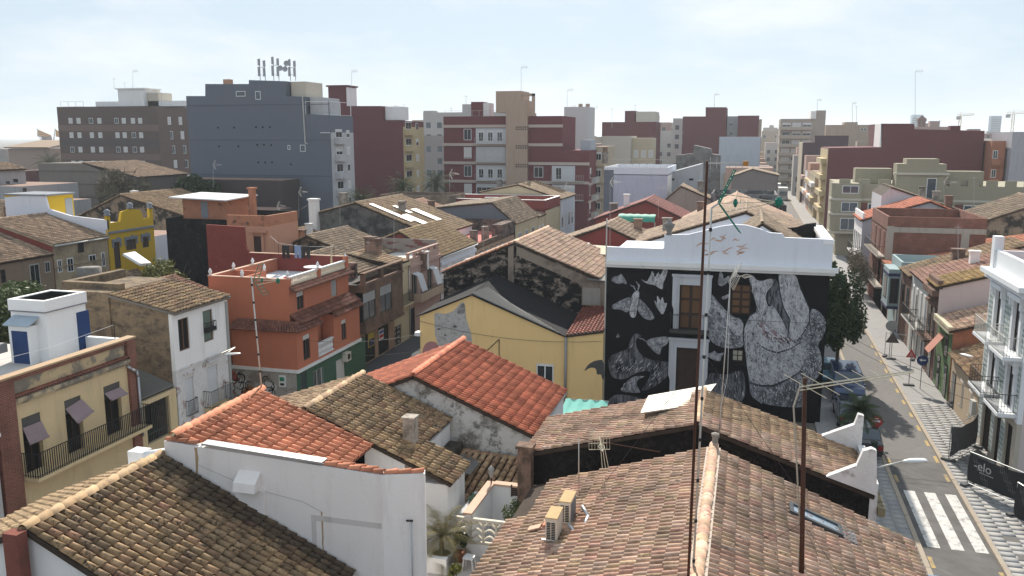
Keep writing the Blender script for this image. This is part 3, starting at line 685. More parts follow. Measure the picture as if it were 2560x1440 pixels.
# --- dark-walled house behind, white stepped parapets on the street side
TAR = patchy('tarred_black_wall', (0.012,0.011,0.011), (0.035,0.03,0.026), 0.55, 0.7, 1.2, (0.12,0.10,0.08), 0.12)
hI, sI = prof_house('black_walled_house', 'house with tarred black gable wall and broad old tile roof', [(-7.45,5.35),(-1.38,7.0),(4.35,5.1)], 29.4, 33.5,
        (TAR, WHITE, OLDW), (0, 1), T_MIX, over=0.15, near=(140, 140), jit=0.8, sp=0.24, ln=0.37)
for o in sI[1].children:
    if o.type == 'MESH' and o.name.startswith('tile_field'): o.data.materials[0] = T_OLD
ridge(sI[0], (-1.38,29.3,7.12), (-1.38,33.5,7.12), T_OLD)
WPAR = patchy('flaking_white_parapet', (0.70,0.68,0.67), (0.34,0.31,0.28), 0.58, 0.7, 1.4)
wp = NY(29.15); m = MB(); wp.poly(m, [wp.at(*q) for q in ((2066,1192),(2192,1240),(2192,1128),(2180,1122),(2158,1128),(2142,1164))], 0.0, -0.25); m.build('front_parapet', WPAR, hI)
wp2 = NY(33.2); m = MB(); wp2.poly(m, [wp2.at(*q) for q in ((2055,1090),(2135,1140),(2152,1135),(2160,1040),(2146,1036),(2136,1062))], 0.0, -0.25); m.build('rear_parapet', WPAR, hI)
m = MB(); m.box(4.35,4.6,29.42,33.18,0,5.55); m.build('street_parapet', WPAR, hI)
ey = [29.3,33.4]; m = MB(); m.box(4.62,4.85,29.3,33.3,4.45,4.75); m.build('eaves_cornice', patchy('mossy_cornice',(0.26,0.22,0.14),(0.12,0.1,0.07),0.45,0.6,2.0), hI)
pl_ = MB(); pl_.box(-7.75,-7.25,28.9,29.35,0,5.75); pl_.box(-7.82,-7.18,28.83,29.4,5.75,5.86); pl_.build('brick_pier', patchy('brown_pier',(0.25,0.16,0.12),(0.12,0.085,0.065),0.45,0.6,2.2), hI)
dm = thing('roof_hatch', 'roof dormer under a pale corrugated metal sheet on the old tiled roof', 'dormer', (-2.9,31.3,6.0))
a_ = pt(1602,1035,z=6.9); b_ = pt(1752,1012,z=7.0); c_ = pt(1790,962,z=7.12); d_ = pt(1622,992,z=7.05)
m = MB(); N_ = (b_-a_).cross(d_-a_).normalized(); m.prism([a_,b_,c_,d_], N_*0.05)
e_ = (b_-a_).normalized()
for i in range(40):
    p = a_.lerp(b_, i/39); q = d_.lerp(c_, i/39); m.tube(p+N_*0.05, q+N_*0.05, 0.012, 0.012, 4)
m.build('metal_sheet', plain('pale_corrugated_sheet',(0.50,0.47,0.42),0.55,0.2), dm)
m = MB(); aa = a_.lerp(b_,0.06).lerp(d_,0.08); bb = b_.lerp(a_,0.03).lerp(c_,0.08); cc = c_.lerp(d_,0.05); dd = d_.lerp(c_,0.05)
V = [(p.x,p.y,p.z-0.02) for p in (aa,bb,cc,dd)] + [(p.x,p.y,5.6) for p in (aa,bb,cc,dd)]
m.add(V, [(0,1,2,3),(0,4,5,1),(1,5,6,2),(2,6,7,3),(3,7,4,0)]); m.build('walls', patchy('brown_mud_wall',(0.22,0.16,0.12),(0.10,0.075,0.06),0.45,0.6,2.0), dm)

# ================================================================== left street: row of facades facing right
XL = -27.4; FL = PX(XL)
CREAM = plaster('cream_facade', (0.64,0.50,0.30), 0.12, (0.20,0.16,0.11), 0.35)
CREAMP = patchy('cream_over_cement', (0.56,0.43,0.26), (0.24,0.21,0.165), 0.47, 0.55, 0.75)
GREYD = plaster('grey_doorway_lintel', (0.10,0.095,0.09), 0.2)
AWN = plain('mauve_roller_blind', (0.27,0.205,0.215), 0.8)
BROWNR = patchy('brown_bare_render', (0.25,0.185,0.12), (0.15,0.115,0.085), 0.45, 0.62, 1.3, (0.05,0.045,0.04), 0.5, stretch=(1,1,2.5))
SOOT = patchy('soot_stained_wall', (0.27,0.21,0.155), (0.045,0.04,0.036), 0.44, 0.56, 0.7)
# --- cream house with brick pilasters and long balcony
y0, y1 = 25.6, 32.95
h1 = thing('balcony_house', 'cream house with brick pilasters, three blinds and a long black balcony', 'house', (XL, y0, 0))
m = MB(); m.box(-36.5, XL-0.22, y0-0.6, y1, 0, 6.9); m.build('walls', BROWNR, h1)
doors = [FL.rect(53,1047,112,1150), FL.rect(160,1003,212,1105), FL.rect(258,968,308,1060)]
doors = [(a, b, 3.62, d) for a, b, c, d in doors]
skin(h1, FL, y0+0.42, y1-0.55, 0, 6.85, doors, CREAM, 0.22)
pr = FL.rect(35,985,300,870)
m = MB(); FL.box(m, y0+0.45, y1-0.6, 6.98, 7.55, -0.24, -0.02); m.build('parapet_panel', CREAMP, h1)
m = MB(); FL.box(m, y0-0.5, y0+0.42, 0, 7.75, -0.24, 0.12); m.build('brick_pilaster', BRICK, h1)
m = MB(); FL.box(m, y1-0.55, y1, 0, 7.75, -0.24, 0.12); m.build('brick_pilaster', BRICK, h1)
m = MB(); FL.box(m, y0+0.42, y1-0.55, 7.55, 7.75, -0.24, 0.04); m.build('brick_band', BRICK, h1)
m = MB()
for i in range(46):
    a = y0+0.5+i*0.14; FL.box(m, a, a+0.07, 6.87, 6.97, -0.02, 0.12)
FL.box(m, y0+0.42, y1-0.55, 6.97, 7.03, -0.02, 0.14); m.build('brick_dentils', BRICK, h1)
m = MB(); FL.box(m, y0+0.42, y1-0.55, 6.72, 6.86, -0.02, 0.22); FL.box(m, y0+0.42, y1-0.55, 6.60, 6.72, -0.02, 0.12); m.build('cornice', patchy('stained_cream_cornice',(0.50,0.40,0.26),(0.22,0.19,0.15),0.45,0.58,1.4), h1)
m = MB(); m.box(XL-0.32, XL+0.14, y0-0.5, y1+0.05, 7.75, 7.83); m.build('coping', plain('tan_coping',(0.42,0.29,0.18),0.8), h1)
m = MB(); m.box(XL-0.5, XL-0.24, y0-0.5, y1, 6.9, 7.75); m.build('parapet', plaster('grey_parapet_back',(0.24,0.22,0.20),0.2), h1)
for i, r in enumerate(doors):
    a, b, z, t = r
    g = window(h1, FL, (a+0.06, b-0.06, z, t-0.02), fr=WOODD, gl=DARK, d=-0.2, leaves=2, name='balcony_door')
    l = MB(); FL.box(l, a, b, t-0.62, t-0.02, -0.12, -0.04); l.build('lintel_panel', GREYD, g)
    aw = MB(); tilt = (0.0, 0.16, 0.0)[i]; top = t-(0.45,0.4,0.35)[i]; drop = (0.62,0.55,0.26)[i]; out = (0.2,0.5,0.28)[i]
    P = [FL.p(a+0.02, top+0.06, 0.02), FL.p(b, top+0.06+tilt, 0.02), FL.p(b+0.12, top-drop+tilt*1.5, out), FL.p(a+0.1, top-drop, out)]
    N = (P[1]-P[0]).cross(P[3]-P[0]).normalized(); aw.prism(P, N*0.025); aw.tube(P[3], P[2], 0.05, 0.05, 8); o = aw.build('roller_blind', AWN, h1)
    ar = MB(); ar.path([FL.p(a+0.02,top-drop*0.8,0), P[3]], 0.014, 4); ar.path([FL.p(b,top-drop*0.8,0), P[2]], 0.014, 4); ar.build('blind_arm', IRON, o)
bo = balcony(h1, FL, y0+0.5, y1-0.05, 3.6, 0.75, 1.0, CREAM, IRON, 0.115, r=0.02)
zt = 6.9
pipe(h1, [FL.p(y1-0.62,6.55,0.1), FL.p(y1-0.45,6.35,0.2), FL.p(y1-0.15,6.2,0.2), FL.p(y1-0.1,5.9,0.2), FL.p(y1-0.06,3.0,0.2)], 0.06, GALV)
# roof terrace and white stair box with blue doors
m = MB(); m.box(-36.4, XL-0.5, y0-0.5, y1-0.05, 6.9, 7.0); m.build('terrace_floor', PALEF, h1)
m = MB(); m.box(-29.85, XL-0.5, y1-0.25, y1, 6.95, 7.7); m.build('terrace_wall', WHITE2, h1); m = MB(); m.box(-36.4,-32.6,y0+4.2,y0+4.35,6.95,7.7); m.build('terrace_wall', WHITE2, h1)
BLUE = plain('blue_painted_door', (0.018,0.05,0.15), 0.55)
bx = thing('stair_box', 'white rooftop stair box with two blue doors', 'outbuilding', (-31.2,31.7,7.0))
sb0, sb1, sx0, sx1 = 30.5, 32.9, -31.75, -29.85
m = MB(); m.box(sx0, sx1, sb0, sb1, 7.0, 9.32); m.build('walls', WHITE2, bx)
m = MB(); t = 0.14
for q in ((sx0-0.06,sx1+0.06,sb0-0.06,sb0+t),(sx0-0.06,sx1+0.06,sb1-t,sb1+0.06),(sx0-0.06,sx0+t,sb0+t,sb1-t),(sx1-t,sx1+0.06,sb0+t,sb1-t)): m.box(*q, 9.3, 9.82)
m.build('parapet', WHITE2, bx)
m = MB(); m.box(sx0+t, sx1-t, sb0+t, sb1-t, 9.32, 9.37); 
for q in ((sx0+t,sx1-t,sb1-t-0.012,sb1-t-0.002),(sx0+t+0.002,sx0+t+0.012,sb0+t,sb1-t)): m.box(*q, 9.37, 9.78)
m.build('bitumen_roof', plain('black_bitumen',(0.015,0.014,0.014),0.7), bx)
bp = PX(sx1); r = bp.rect(190,782,229,868); m = MB(); bp.box(m, r[0], r[1], 7.02, r[3], -0.05, 0.015); m.build('blue_door', BLUE, bx)
bl_ = NY(sb0); m = MB(); bl_.box(m, -31.45, -30.35, 7.0, 8.72, 0.0, 0.5); m.build('porch', WHITE2, bx)
m = MB(); NY(sb0-0.5).box(m, -31.3, -30.45, 7.02, 8.5, -0.05, 0.015); m.build('blue_door', BLUE, bx)
m = MB(); P = [bl_.p(-31.6,8.74,0.65), bl_.p(-30.2,8.74,0.65), bl_.p(-30.2,9.05,0.0), bl_.p(-31.6,9.05,0.0)]; m.prism(P, (0,0,0.05)); m.build('porch_roof', plain('blue_grey_sheet',(0.36,0.42,0.48),0.6), bx)
m = MB(); m.path([(sx1+0.07,sb0-0.07,9.3),(sx1+0.07,sb1+0.07,9.3)],0.03,5); m.path([(sx0,sb0-0.07,9.3),(sx1+0.07,sb0-0.07,9.3)],0.03,5); m.build('cable_duct', plain('grey_duct',(0.2,0.2,0.2),0.7), bx)
sink = thing('stone_sink', 'grey stone laundry sink beside the white stair box', 'sink', (-32.0,29.6,7.0))
m = MB(); m.box(-32.5,-31.5,29.3,29.9,7.55,7.95); m.box(-32.3,-31.9,29.45,29.75,7.0,7.55); m.build('basin', plain('grey_stone',(0.30,0.285,0.27),0.9), sink)
li = thing('washing_line', 'thin white washing line on an iron post above the cream parapet', 'washing line', (-28.0,32.5,6.95))
m = MB(); m.tube((-28.0,32.5,6.95),(-28.0,32.5,8.45),0.02,0.02,6); m.build('post', IRON, li)
m = MB(); m.path([(-28.0,32.5,8.42),(-28.2,29,8.2),(-28.4,24,8.35)],0.008,4); m.build('line', FRAME, li)
# --- white neighbour at the very left edge, only its corner shows
h0 = thing('corner_house', 'pale house corner with white drainpipe at the left picture edge', 'house', (XL, 23, 0))
m = MB(); m.box(-36, XL+0.1, 20.5, 24.95, 0, 5.7); m.build('walls', plaster('grey_white_facade',(0.52,0.51,0.5),0.1), h0)
m = MB(); m.box(XL+0.1,XL+0.32,20.5,25.0,5.72,5.86); m.build('gutter', FRAME, h0)
pipe(h0, [(XL+0.3,24.8,5.7),(XL+0.28,24.75,5.4),(XL+0.16,24.6,5.0),(XL+0.16,24.6,0)], 0.06, FRAME)
# --- low gated lot
h2 = thing('gated_lot', 'low cream wall with barred opening between the two facades', 'wall', (XL, 34.4, 0))
skin(h2, FL, 33.0, 35.75, 0, 4.5, [(33.45,35.2,2.3,4.3)], CREAM, 0.25, 'lot_wall')
m = MB()
for i in range(15): m.tube(FL.p(33.5+i*0.12,2.3,-0.12),FL.p(33.5+i*0.12,4.3,-0.12),0.014,0.014,4)
m.tube(FL.p(33.45,2.75,-0.12),FL.p(35.2,2.75,-0.12),0.016,0.016,4); m.build('bars', plain('grey_bars',(0.12,0.12,0.115),0.6), h2)
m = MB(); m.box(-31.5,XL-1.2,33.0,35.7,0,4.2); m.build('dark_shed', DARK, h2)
m = MB(); P = [(-30.5,33.0,5.6),(-30.5,35.75,5.6),(XL-0.1,35.75,4.62),(XL-0.1,33.0,4.62)]; m.prism(P, (0,0,0.05))
for i in range(24): m.tube((-30.5,33.05+i*0.115,5.67),(XL-0.1,33.05+i*0.115,4.69),0.03,0.03,5)
m.build('sheet_roof', CORR, h2)
# --- white house with peeling plaster
y0, y1 = 35.85, 40.5
PEEL = patchy('peeling_white_render', (0.68,0.66,0.65), (0.40,0.30,0.27), 0.56, 0.62, 1.5, (0.50,0.46,0.44), 0.5)
h3, s3 = prof_house('peeling_house', 'narrow white house with peeling lower floor and dark tile roof', [(-31.0,9.0),(XL-0.22,8.35)], y0, y1, (BROWNR, BROWNR, BROWNR), (0,), T_DARK, over=0.5, near=(0,), jit=0.9, edge=plaster('grey_eaves_board',(0.20,0.175,0.15),0.2))
wU = [FL.rect(444,800,476,870), FL.rect(506,779,535,848)]; wL = [FL.rect(462,948,489,1030), FL.rect(516,920,549,1000)]
wL = [(a, b, 2.75, d) for a, b, c, d in wL]
skin(h3, FL, y0, y1, 5.35, 8.35, wU, WHITE, 0.22, 'upper_facade'); skin(h3, FL, y0, y1, 0, 5.35, wL, PEEL, 0.22, 'lower_facade')
m = MB(); FL.box(m, y0, y1, 5.31, 5.40, 0, 0.06)
for a, b, c, d in wL: FL.box(m, a-0.12, b+0.12, d+0.22, d+0.32, 0, 0.12)
m.build('string_course', PEEL, h3)
window(h3, FL, wU[0], fr=WOOD, gl=DARK, leaves=2); w_ = window(h3, FL, wU[1], fr=WOOD, gl=plain('green_curtain',(0.13,0.17,0.14),0.9), leaves=1)
a, b, c, d = wU[1]; m = MB(); q = [FL.p(a,c,0.02),FL.p(a,c,0.2),FL.p(b,c,0.2),FL.p(b,c,0.02)]; railing(m, [(p.x,p.y) for p in q], c+0.5, 0.55, 0.1); FL.box(m,a,b,c+0.55,c+0.75,0.02,0.2); m.build('window_box', IRON, w_)
for r in wL: window(h3, FL, r, shut=1.0, shutm=plain('white_roller_shutter',(0.62,0.63,0.65),0.6), d=-0.16, name='french_window')
a, b, c, d = wL[0]; m = MB(); q = [FL.p(a-0.05,c,0.0),FL.p(a-0.05,c,0.15),FL.p(b+0.05,c,0.15),FL.p(b+0.05,c,0.0)]; railing(m, [(p.x,p.y) for p in q], c, 0.85, 0.09); m.build('window_guard', IRON, h3)
a, b, c, d = wL[1]; balcony(h3, FL, a-0.45, b+0.5, 2.75, 0.55, 0.95, CREAM, IRON, 0.09)
m = MB(); FL.box(m, y1-0.18, y1+0.02, 0, 8.1, -0.1, 0.06); m.build('corner_pipe', plain('grey_pipe',(0.3,0.3,0.29),0.6), h3)
m = MB(); m.box(-33.5,-31.0,y0-0.1,y1,0,9.2); m.build('rear_block', BROWNR, h3)
m = MB(); m.box(-34.6,-31.0,36.6,37.0,8.6,9.5); m.box(-34.6,-34.2,37.0,41.0,8.6,9.5); m.build('rear_parapet', BROWNR, h3)
# lamp on the white house
def wall_lamp(label, base, arm, head, hd, mat=STEELW):
    t = thing('street_lamp', label, 'street lamp', base); m = MB(); m.path(arm, 0.03, 6); m.build('arm', mat, t, True)
    c = Vector(head); d = Vector(hd).normalized(); s = d.cross(Vector((0,0,1))).normalized(); n = 10; u = Vector((0,0,1))
    k = MB(); vs = []; prof = [(0.0,0.05,0.03),(0.1,0.09,0.06),(0.3,0.16,0.09),(0.55,0.17,0.07),(0.8,0.15,0.04),(0.85,0.12,0.02)]
    for t_, w, hh in prof:
        for i in range(n): a = 2*math.pi*i/n; vs.append(c + d*t_ + s*math.cos(a)*w + u*(math.sin(a)*hh if math.sin(a) > 0 else math.sin(a)*0.02))
    k.add(vs, [(j*n+i, j*n+(i+1) % n, (j+1)*n+(i+1) % n, (j+1)*n+i) for j in range(len(prof)-1) for i in range(n)] + [tuple(range(n))[::-1], tuple(range((len(prof)-1)*n, len(prof)*n))])
    k.build('lamp_head', plain('pale_lamp_head',(0.55,0.56,0.56),0.4), t, True); return t
e1 = pt(560,888,x=XL+0.9); wall_lamp('street lamp on a thin arm from the peeling white house', (XL,38.5,5.0), [FL.p(38.0,5.0,0.02), FL.p(38.15,5.35,0.1), FL.p(40.3,5.55,0.5), e1], e1, (0.75,0.65,0.02))

# --- orange corner house with green ground floor
ORANGE = plaster('terracotta_orange_paint', (0.47,0.165,0.095), 0.10, (0.26,0.11,0.075), 0.3); DKRED = plaster('dark_red_wall', (0.24,0.062,0.05), 0.14, (0.12,0.05,0.045), 0.3)
GREEN = plaster('green_paint', (0.06,0.13,0.085), 0.12, (0.04,0.07,0.05), 0.3)
T_AWN = tilemat('brown_awning_tile', [(0.20,0.085,0.06),(0.24,0.10,0.07),(0.17,0.075,0.055)], lich=0.2)
h4 = thing('corner_house', 'terracotta orange corner house with white balustrade terrace and green ground floor', 'house', (-30, 47, 0))
yo0, yo1, xo = 47.1, 55.4, -33.1
m = MB(); m.box(xo, XL-0.2, yo0, yo1, 2.6, 7.3); m.build('walls', ORANGE, h4)
m = MB(); m.box(xo+0.02, XL-0.25, yo0+0.02, yo1, 0, 2.58); m.build('ground_floor_wall', patchy('worn_beige_wall',(0.50,0.44,0.36),(0.26,0.20,0.16),0.5,0.6,0.9), h4)
upw = [FL.rect(741,731,761,770), FL.rect(827,702,843,738)]
skin(h4, FL, yo0, yo1, 4.6, 7.4, upw, ORANGE, 0.2, 'upper_facade')
window(h4, FL, upw[0], fr=plain('brown_frame',(0.10,0.055,0.04),0.5), shut=0.28); window(h4, FL, upw[1], fr=MATS['brown_frame'], shut=1.0, shutm=BLINDG)
BAY = PX(XL+0.75); m = MB()
b1a, b1b = 46.5, BAY.at(795,850)[0]; b2a, b2b = BAY.at(835,840)[0], yo1+0.05
bw = [BAY.rect(757,840,777,894), BAY.rect(853,802,867,846)]
skin(h4, BAY, b1a, b1b, 2.55, 5.15, [bw[0]], ORANGE, 0.2, 'bay_front'); skin(h4, BAY, b2a, b2b, 2.55, 5.15, [bw[1]], ORANGE, 0.2, 'bay_front')
for q in bw: window(h4, BAY, q, fr=MATS['brown_frame'], shut=0.2)
m = MB(); m.box(-31.2, XL+0.55, b1a, b1b, 2.55, 5.15); m.build('corner_bay', ORANGE, h4)
m = MB(); m.box(XL-0.1, XL+0.55, b2a, b2b, 2.55, 5.15); m.build('second_bay', ORANGE, h4)
m = MB(); BAY.box(m, b1b, b2a, 2.55, 2.75, -0.7, 0.0); m.build('loggia_floor', ORANGE, h4)
def baluster_row(par, A, B, z, h, sp, mat, rail=FRAME, name='balustrade'):
    A = Vector(A); B = Vector(B); n = max(2, int((B-A).length/sp)); m = MB()
    prof = [(0.05,0.0),(0.035,0.06),(0.028,0.16),(0.06,0.34),(0.055,0.46),(0.03,0.6),(0.03,0.8),(0.05,0.9),(0.05,1.0)]
    for i in range(n):
        p = A.lerp(B, (i+0.5)/n); m.lathe([(r*1.3, z_*h) for r, z_ in prof], (p.x, p.y, z), 8)
    o = m.build(name, mat, par, True, 'stuff'); d = (B-A).normalized(); s = Vector((-d.y, d.x, 0))*0.10
    t = MB(); P = [A+s, A-s, B-s, B+s]; t.prism([Vector((p.x,p.y,z+h)) for p in P], (0,0,0.10)); t.prism([Vector((p.x,p.y,z-0.08)) for p in P], (0,0,0.08)); t.build('handrail', rail, o); return o
BALW = plain('cream_baluster', (0.70,0.62,0.48), 0.7)
baluster_row(h4, BAY.p(b1b+0.05,0,-0.1), BAY.p(b2a-0.05,0,-0.1), 2.85, 0.72, 0.17, FRAME)
# tiled string awnings
roof(h4, (XL-0.02,yo0,5.95), (XL-0.02,yo1,5.95), (XL+0.85,yo1+0.1,5.45), (XL+0.85,yo0,5.45), T_AWN, T_AWN, sp=0.2, ln=0.3, jit=0.1, thick=0.06, name='tile_awning')
roof(h4, (XL+0.55,b2a-0.1,5.5), (XL+0.55,b2b+0.1,5.5), (XL+1.05,b2b+0.1,5.08), (XL+1.05,b2a-0.1,5.08), T_AWN, T_AWN, sp=0.2, ln=0.3, jit=0.1, thick=0.06, name='tile_awning')
roof(h4, (XL+0.45,b1a+0.4,5.55), (XL+0.45,b1b+0.1,5.55), (XL+1.05,b1b+0.1,5.08), (XL+1.05,b1a-0.2,5.08), T_AWN, T_AWN, sp=0.2, ln=0.3, jit=0.1, thick=0.06, name='tile_awning')
roof(h4, (XL+0.45,b1a+0.4,5.55), (-31.0,yo0+0.02,5.55), (-31.5,b1a-0.3,5.05), (XL+1.05,b1a-0.25,5.08), T_AWN, T_AWN, sp=0.2, ln=0.3, jit=0.1, thick=0.06, name='tile_awning')
roof(h4, (XL-0.05,yo0,7.72), (XL-0.05,yo1,7.72), (XL+0.45,yo1+0.1,7.42), (XL+0.45,yo0,7.42), T_AWN, T_AWN, sp=0.2, ln=0.3, jit=0.1, thick=0.06, name='tile_awning')
m = MB(); m.box(XL-0.15, XL+0.05, yo0+0.0, yo1, 7.35, 7.6); m.build('eaves_band', ORANGE, h4)
# white band and green shop floor
m = MB(); m.box(-31.3, XL+0.83, b1a-0.09, b1a+0.02, 2.42, 2.62); m.box(XL+0.70, XL+0.83, b1a+0.02, b2b+0.1, 2.42, 2.62); m.build('white_band', FRAME, h4)
gf = PX(XL+0.6); gd = [gf.rect(840,903,864,960), gf.rect(782,930,808,968), gf.rect(752,935,769,1000)]
gd = [(gd[0][0],gd[0][1],0.05,gd[0][3]), gd[1], (gd[2][0],gd[2][1],0.05,gd[2][3])]
skin(h4, gf, 46.55, yo1+1.2, 0, 2.42, gd, GREEN, 0.2, 'shop_front')
m = MB(); m.box(-29.5, XL+0.38, 46.7, yo1, 0, 2.42); m.build('shop_walls', plaster('lower_wall_render',(0.36,0.32,0.28),0.2), h4)
m = MB(); gf.box(m, *gd[0][:4], -0.12, -0.06); m.build('white_door', BLIND, h4); m = MB(); gf.box(m, *gd[2][:4], -0.12, -0.06); m.build('dark_door', plain('grey_green_door',(0.04,0.055,0.06),0.6), h4)
w_ = window(h4, gf, gd[1], gl=DARK); m = MB()
for i in range(9): a = gd[1][0] + (gd[1][1]-gd[1][0])*i/8; m.tube(gf.p(a,gd[1][2],0.03),gf.p(a,gd[1][3],0.03),0.012,0.012,4)
m.build('window_bars', plain('pale_bars',(0.42,0.42,0.4),0.6), w_)
m = MB(); NY(46.5).box(m, -32.9, XL+0.6, 0.0, 2.42, -0.1, 0.0); m.build('graffiti_wall', patchy('grey_beige_render',(0.40,0.37,0.335),(0.25,0.215,0.185),0.5,0.6,0.9), h4)
# graffiti: flat paint on the wall, loops and fills
gw = NY(46.49); GR = [plain('graffiti_red',(0.36,0.08,0.06),0.8), plain('graffiti_white',(0.55,0.54,0.52),0.8), plain('graffiti_black',(0.015,0.014,0.014),0.8), plain('graffiti_brown',(0.30,0.13,0.06),0.8)]
mg = MB(); rg = random.Random(3)
def blob(cx, cz, rx, rz, m, d):
    n = 14; ph = rg.random()*6; pts = [(cx+rx*(1+.25*math.sin(3*t+ph))*math.cos(t), cz+rz*(1+.25*math.cos(2*t+ph))*math.sin(t)) for t in [2*math.pi*i/n for i in range(n)]]
    mg.add([gw.p(a, z, d) for a, z in pts], [tuple(range(n))], m)
for cx, cz, rx, rz, mm in ((-32.0,1.5,0.7,0.5,1),(-31.3,1.7,0.5,0.45,0),(-31.8,1.0,0.7,0.3,0),(-30.7,1.2,0.6,0.5,1),(-30.2,0.9,0.5,0.4,3),(-28.7,1.3,0.45,0.5,1),(-32.5,1.1,0.3,0.3,3)): blob(cx, cz, rx, rz, mm, 0.004+0.001*mm)
for k in range(26):
    cx = rg.choice([-32.2,-31.7,-31.2,-30.8,-30.4,-28.7,-28.5]) + rg.uniform(-.35,.35); cz = rg.uniform(0.8,1.9); r0 = rg.uniform(.12,.35); t0 = rg.random()*6; n = 10
    pts = [(cx+r0*math.cos(t0+i*.38), cz+r0*1.2*math.sin(t0+i*.38)) for i in range(n)]
    for (a, z), (a2, z2) in zip(pts[:-1], pts[1:]):
        dd = math.hypot(a2-a, z2-z)+1e-6; nx_, nz_ = -(z2-z)/dd*.03, (a2-a)/dd*.03
        mg.add([gw.p(a-nx_,z-nz_,.010),gw.p(a2-nx_,z2-nz_,.010),gw.p(a2+nx_,z2+nz_,.010),gw.p(a+nx_,z+nz_,.010)], [(0,1,2,3)], 2)
mg.build('graffiti', GR, h4, kind='stuff')
mb_ = thing('meter_box', 'white and green utility box on the graffiti wall', 'utility box', (-28.35,46.4,0))
q = gw.rect(699,938,716,967); m = MB(); gw.box(m, q[0], q[1], q[2], q[3], 0.0, 0.12); m.build('cabinet', FRAME, mb_)
m = MB(); gw.box(m, q[0]+0.06, q[1]-0.06, q[3]-0.34, q[3]-0.08, 0.12, 0.125); m.build('green_label', plain('green_label',(0.03,0.22,0.12),0.6), mb_)
m = MB(); gw.box(m, q[0]+0.08, q[0]+0.24, q[2]+0.1, q[2]+0.25, 0.12, 0.125); gw.box(m, q[1]-0.24, q[1]-0.08, q[2]+0.1, q[2]+0.25, 0.12, 0.125); m.build('dials', IRON, mb_)
# terrace on top
zf = 7.35
m = MB(); m.box(xo+0.2, XL-0.2, yo0+0.2, yo1-0.2, 7.3, zf); m.build('terrace_floor', plaster('white_terrace_floor',(0.62,0.62,0.64),0.06), h4)
m = MB(); m.box(xo, XL, yo0, yo0+0.18, 7.3, 8.2); m.build('front_parapet', ORANGE, h4)
m = MB(); m.box(-35.3, XL, yo1-0.18, yo1, 7.3, 8.55); m.build('rear_parapet', DKRED, h4)
m = MB(); m.box(xo, xo+0.18, yo0+0.18, yo1, 7.3, 8.2); m.build('side_parapet', ORANGE, h4)
m = MB(); NY(yo1-0.19).poly(m, [(-38.7,0),(-35.3,0),(-35.3,8.7),(-35.5,9.1),(-35.55,10.45),(-38.7,10.55)], 0.0, -0.2); m.build('high_rear_wall', patchy('dark_red_flaking',(0.22,0.06,0.05),(0.40,0.36,0.32),0.64,0.68,0.5), h4)
m = MB(); m.box(xo+0.18, -30.6, yo0+2.6, yo0+2.76, 7.3, 8.2); m.box(-30.75,-30.6,yo0+0.18,yo0+2.6,7.3,8.2); m.build('inner_parapet', ORANGE, h4)
m = MB()
for q in ((xo-.03,XL+.03,yo0-.03,yo0+.21),(xo-.03,xo+.21,yo0+.21,yo1-.2),(-35.2,XL-.3,yo1-.21,yo1+.03)): m.box(*q, 8.2 if q[3] < yo1-0.5 or q[1] < -30 else 8.55, (8.2 if q[3] < yo1-0.5 or q[1] < -30 else 8.55)+.05)
m.build('coping', SALM, h4)
baluster_row(h4, FL.p(yo0+0.3,0,-0.12), FL.p(51.0,0,-0.12), 7.55, 0.68, 0.18, BALW); baluster_row(h4, FL.p(51.35,0,-0.12), FL.p(yo1-0.3,0,-0.12), 7.55, 0.68, 0.18, BALW)
m = MB(); FL.box(m, 51.02, 51.33, 7.3, 8.32, -0.26, 0.02); FL.box(m, yo1-0.32, yo1+0.02, 7.3, 8.6, -0.26, 0.025); FL.box(m, yo0-0.02, yo0+0.3, 7.28, 8.26, -0.26, 0.025); m.build('balustrade_piers', ORANGE, h4)
fin = MB(); fin.lathe([(0.10,0),(0.10,0.05),(0.05,0.08),(0.11,0.16),(0.12,0.24),(0.06,0.38),(0.01,0.46)], (0,0,0), 10)
fme = fin.build('finial', FRAME, h4, True); WM[fme.name] = Matrix.Identity(4)
for i, (x, y, z) in enumerate([(xo+.1,yo0+.1,8.25),(-30.7,yo0+.1,8.25),(xo+.1,yo0+2.7,8.25),(-30.7,yo0+2.7,8.25),(XL-.12,yo0+.15,8.3),(XL-.12,51.17,8.33),(XL-.12,yo1-.15,8.33),(-31.3,yo1-.1,8.6),(xo+.1,yo0+5.0,8.25)]):
    if i == 0: fme.matrix_basis = Matrix.Translation((x,y,z))
    else: link('finial', fme.data, h4, mat=Matrix.Translation((x,y,z)))
ct = thing('terrace_table', 'round white table on the orange terrace', 'table', (-29.0,53.2,zf))
m = MB(); m.lathe([(0.62,0.70),(0.62,0.74),(0.0,0.742)], (-29.0,53.2,zf), 18); m.build('table_top', FRAME, ct)
m = MB(); m.lathe([(0.25,0),(0.06,0.06),(0.05,0.7)], (-29.0,53.2,zf), 8); m.build('pedestal', FRAME, ct)
lp = thing('clothes_line', 'washing line strung above the dark red terrace wall', 'washing line', (-31,54.9,8.6))
m = MB(); m.tube((-32.6,54.9,8.6),(-32.6,54.9,9.4),0.02,0.02,6); m.tube((-28.2,54.9,8.6),(-28.2,54.9,9.3),0.02,0.02,6); m.build('posts', RUST, lp)
m = MB(); m.path([(-33.2,54.9,9.9),(-32.6,54.9,9.4),(-30.5,54.9,9.22),(-28.2,54.9,9.3)],0.01,4); m.build('line', FRAME, lp)
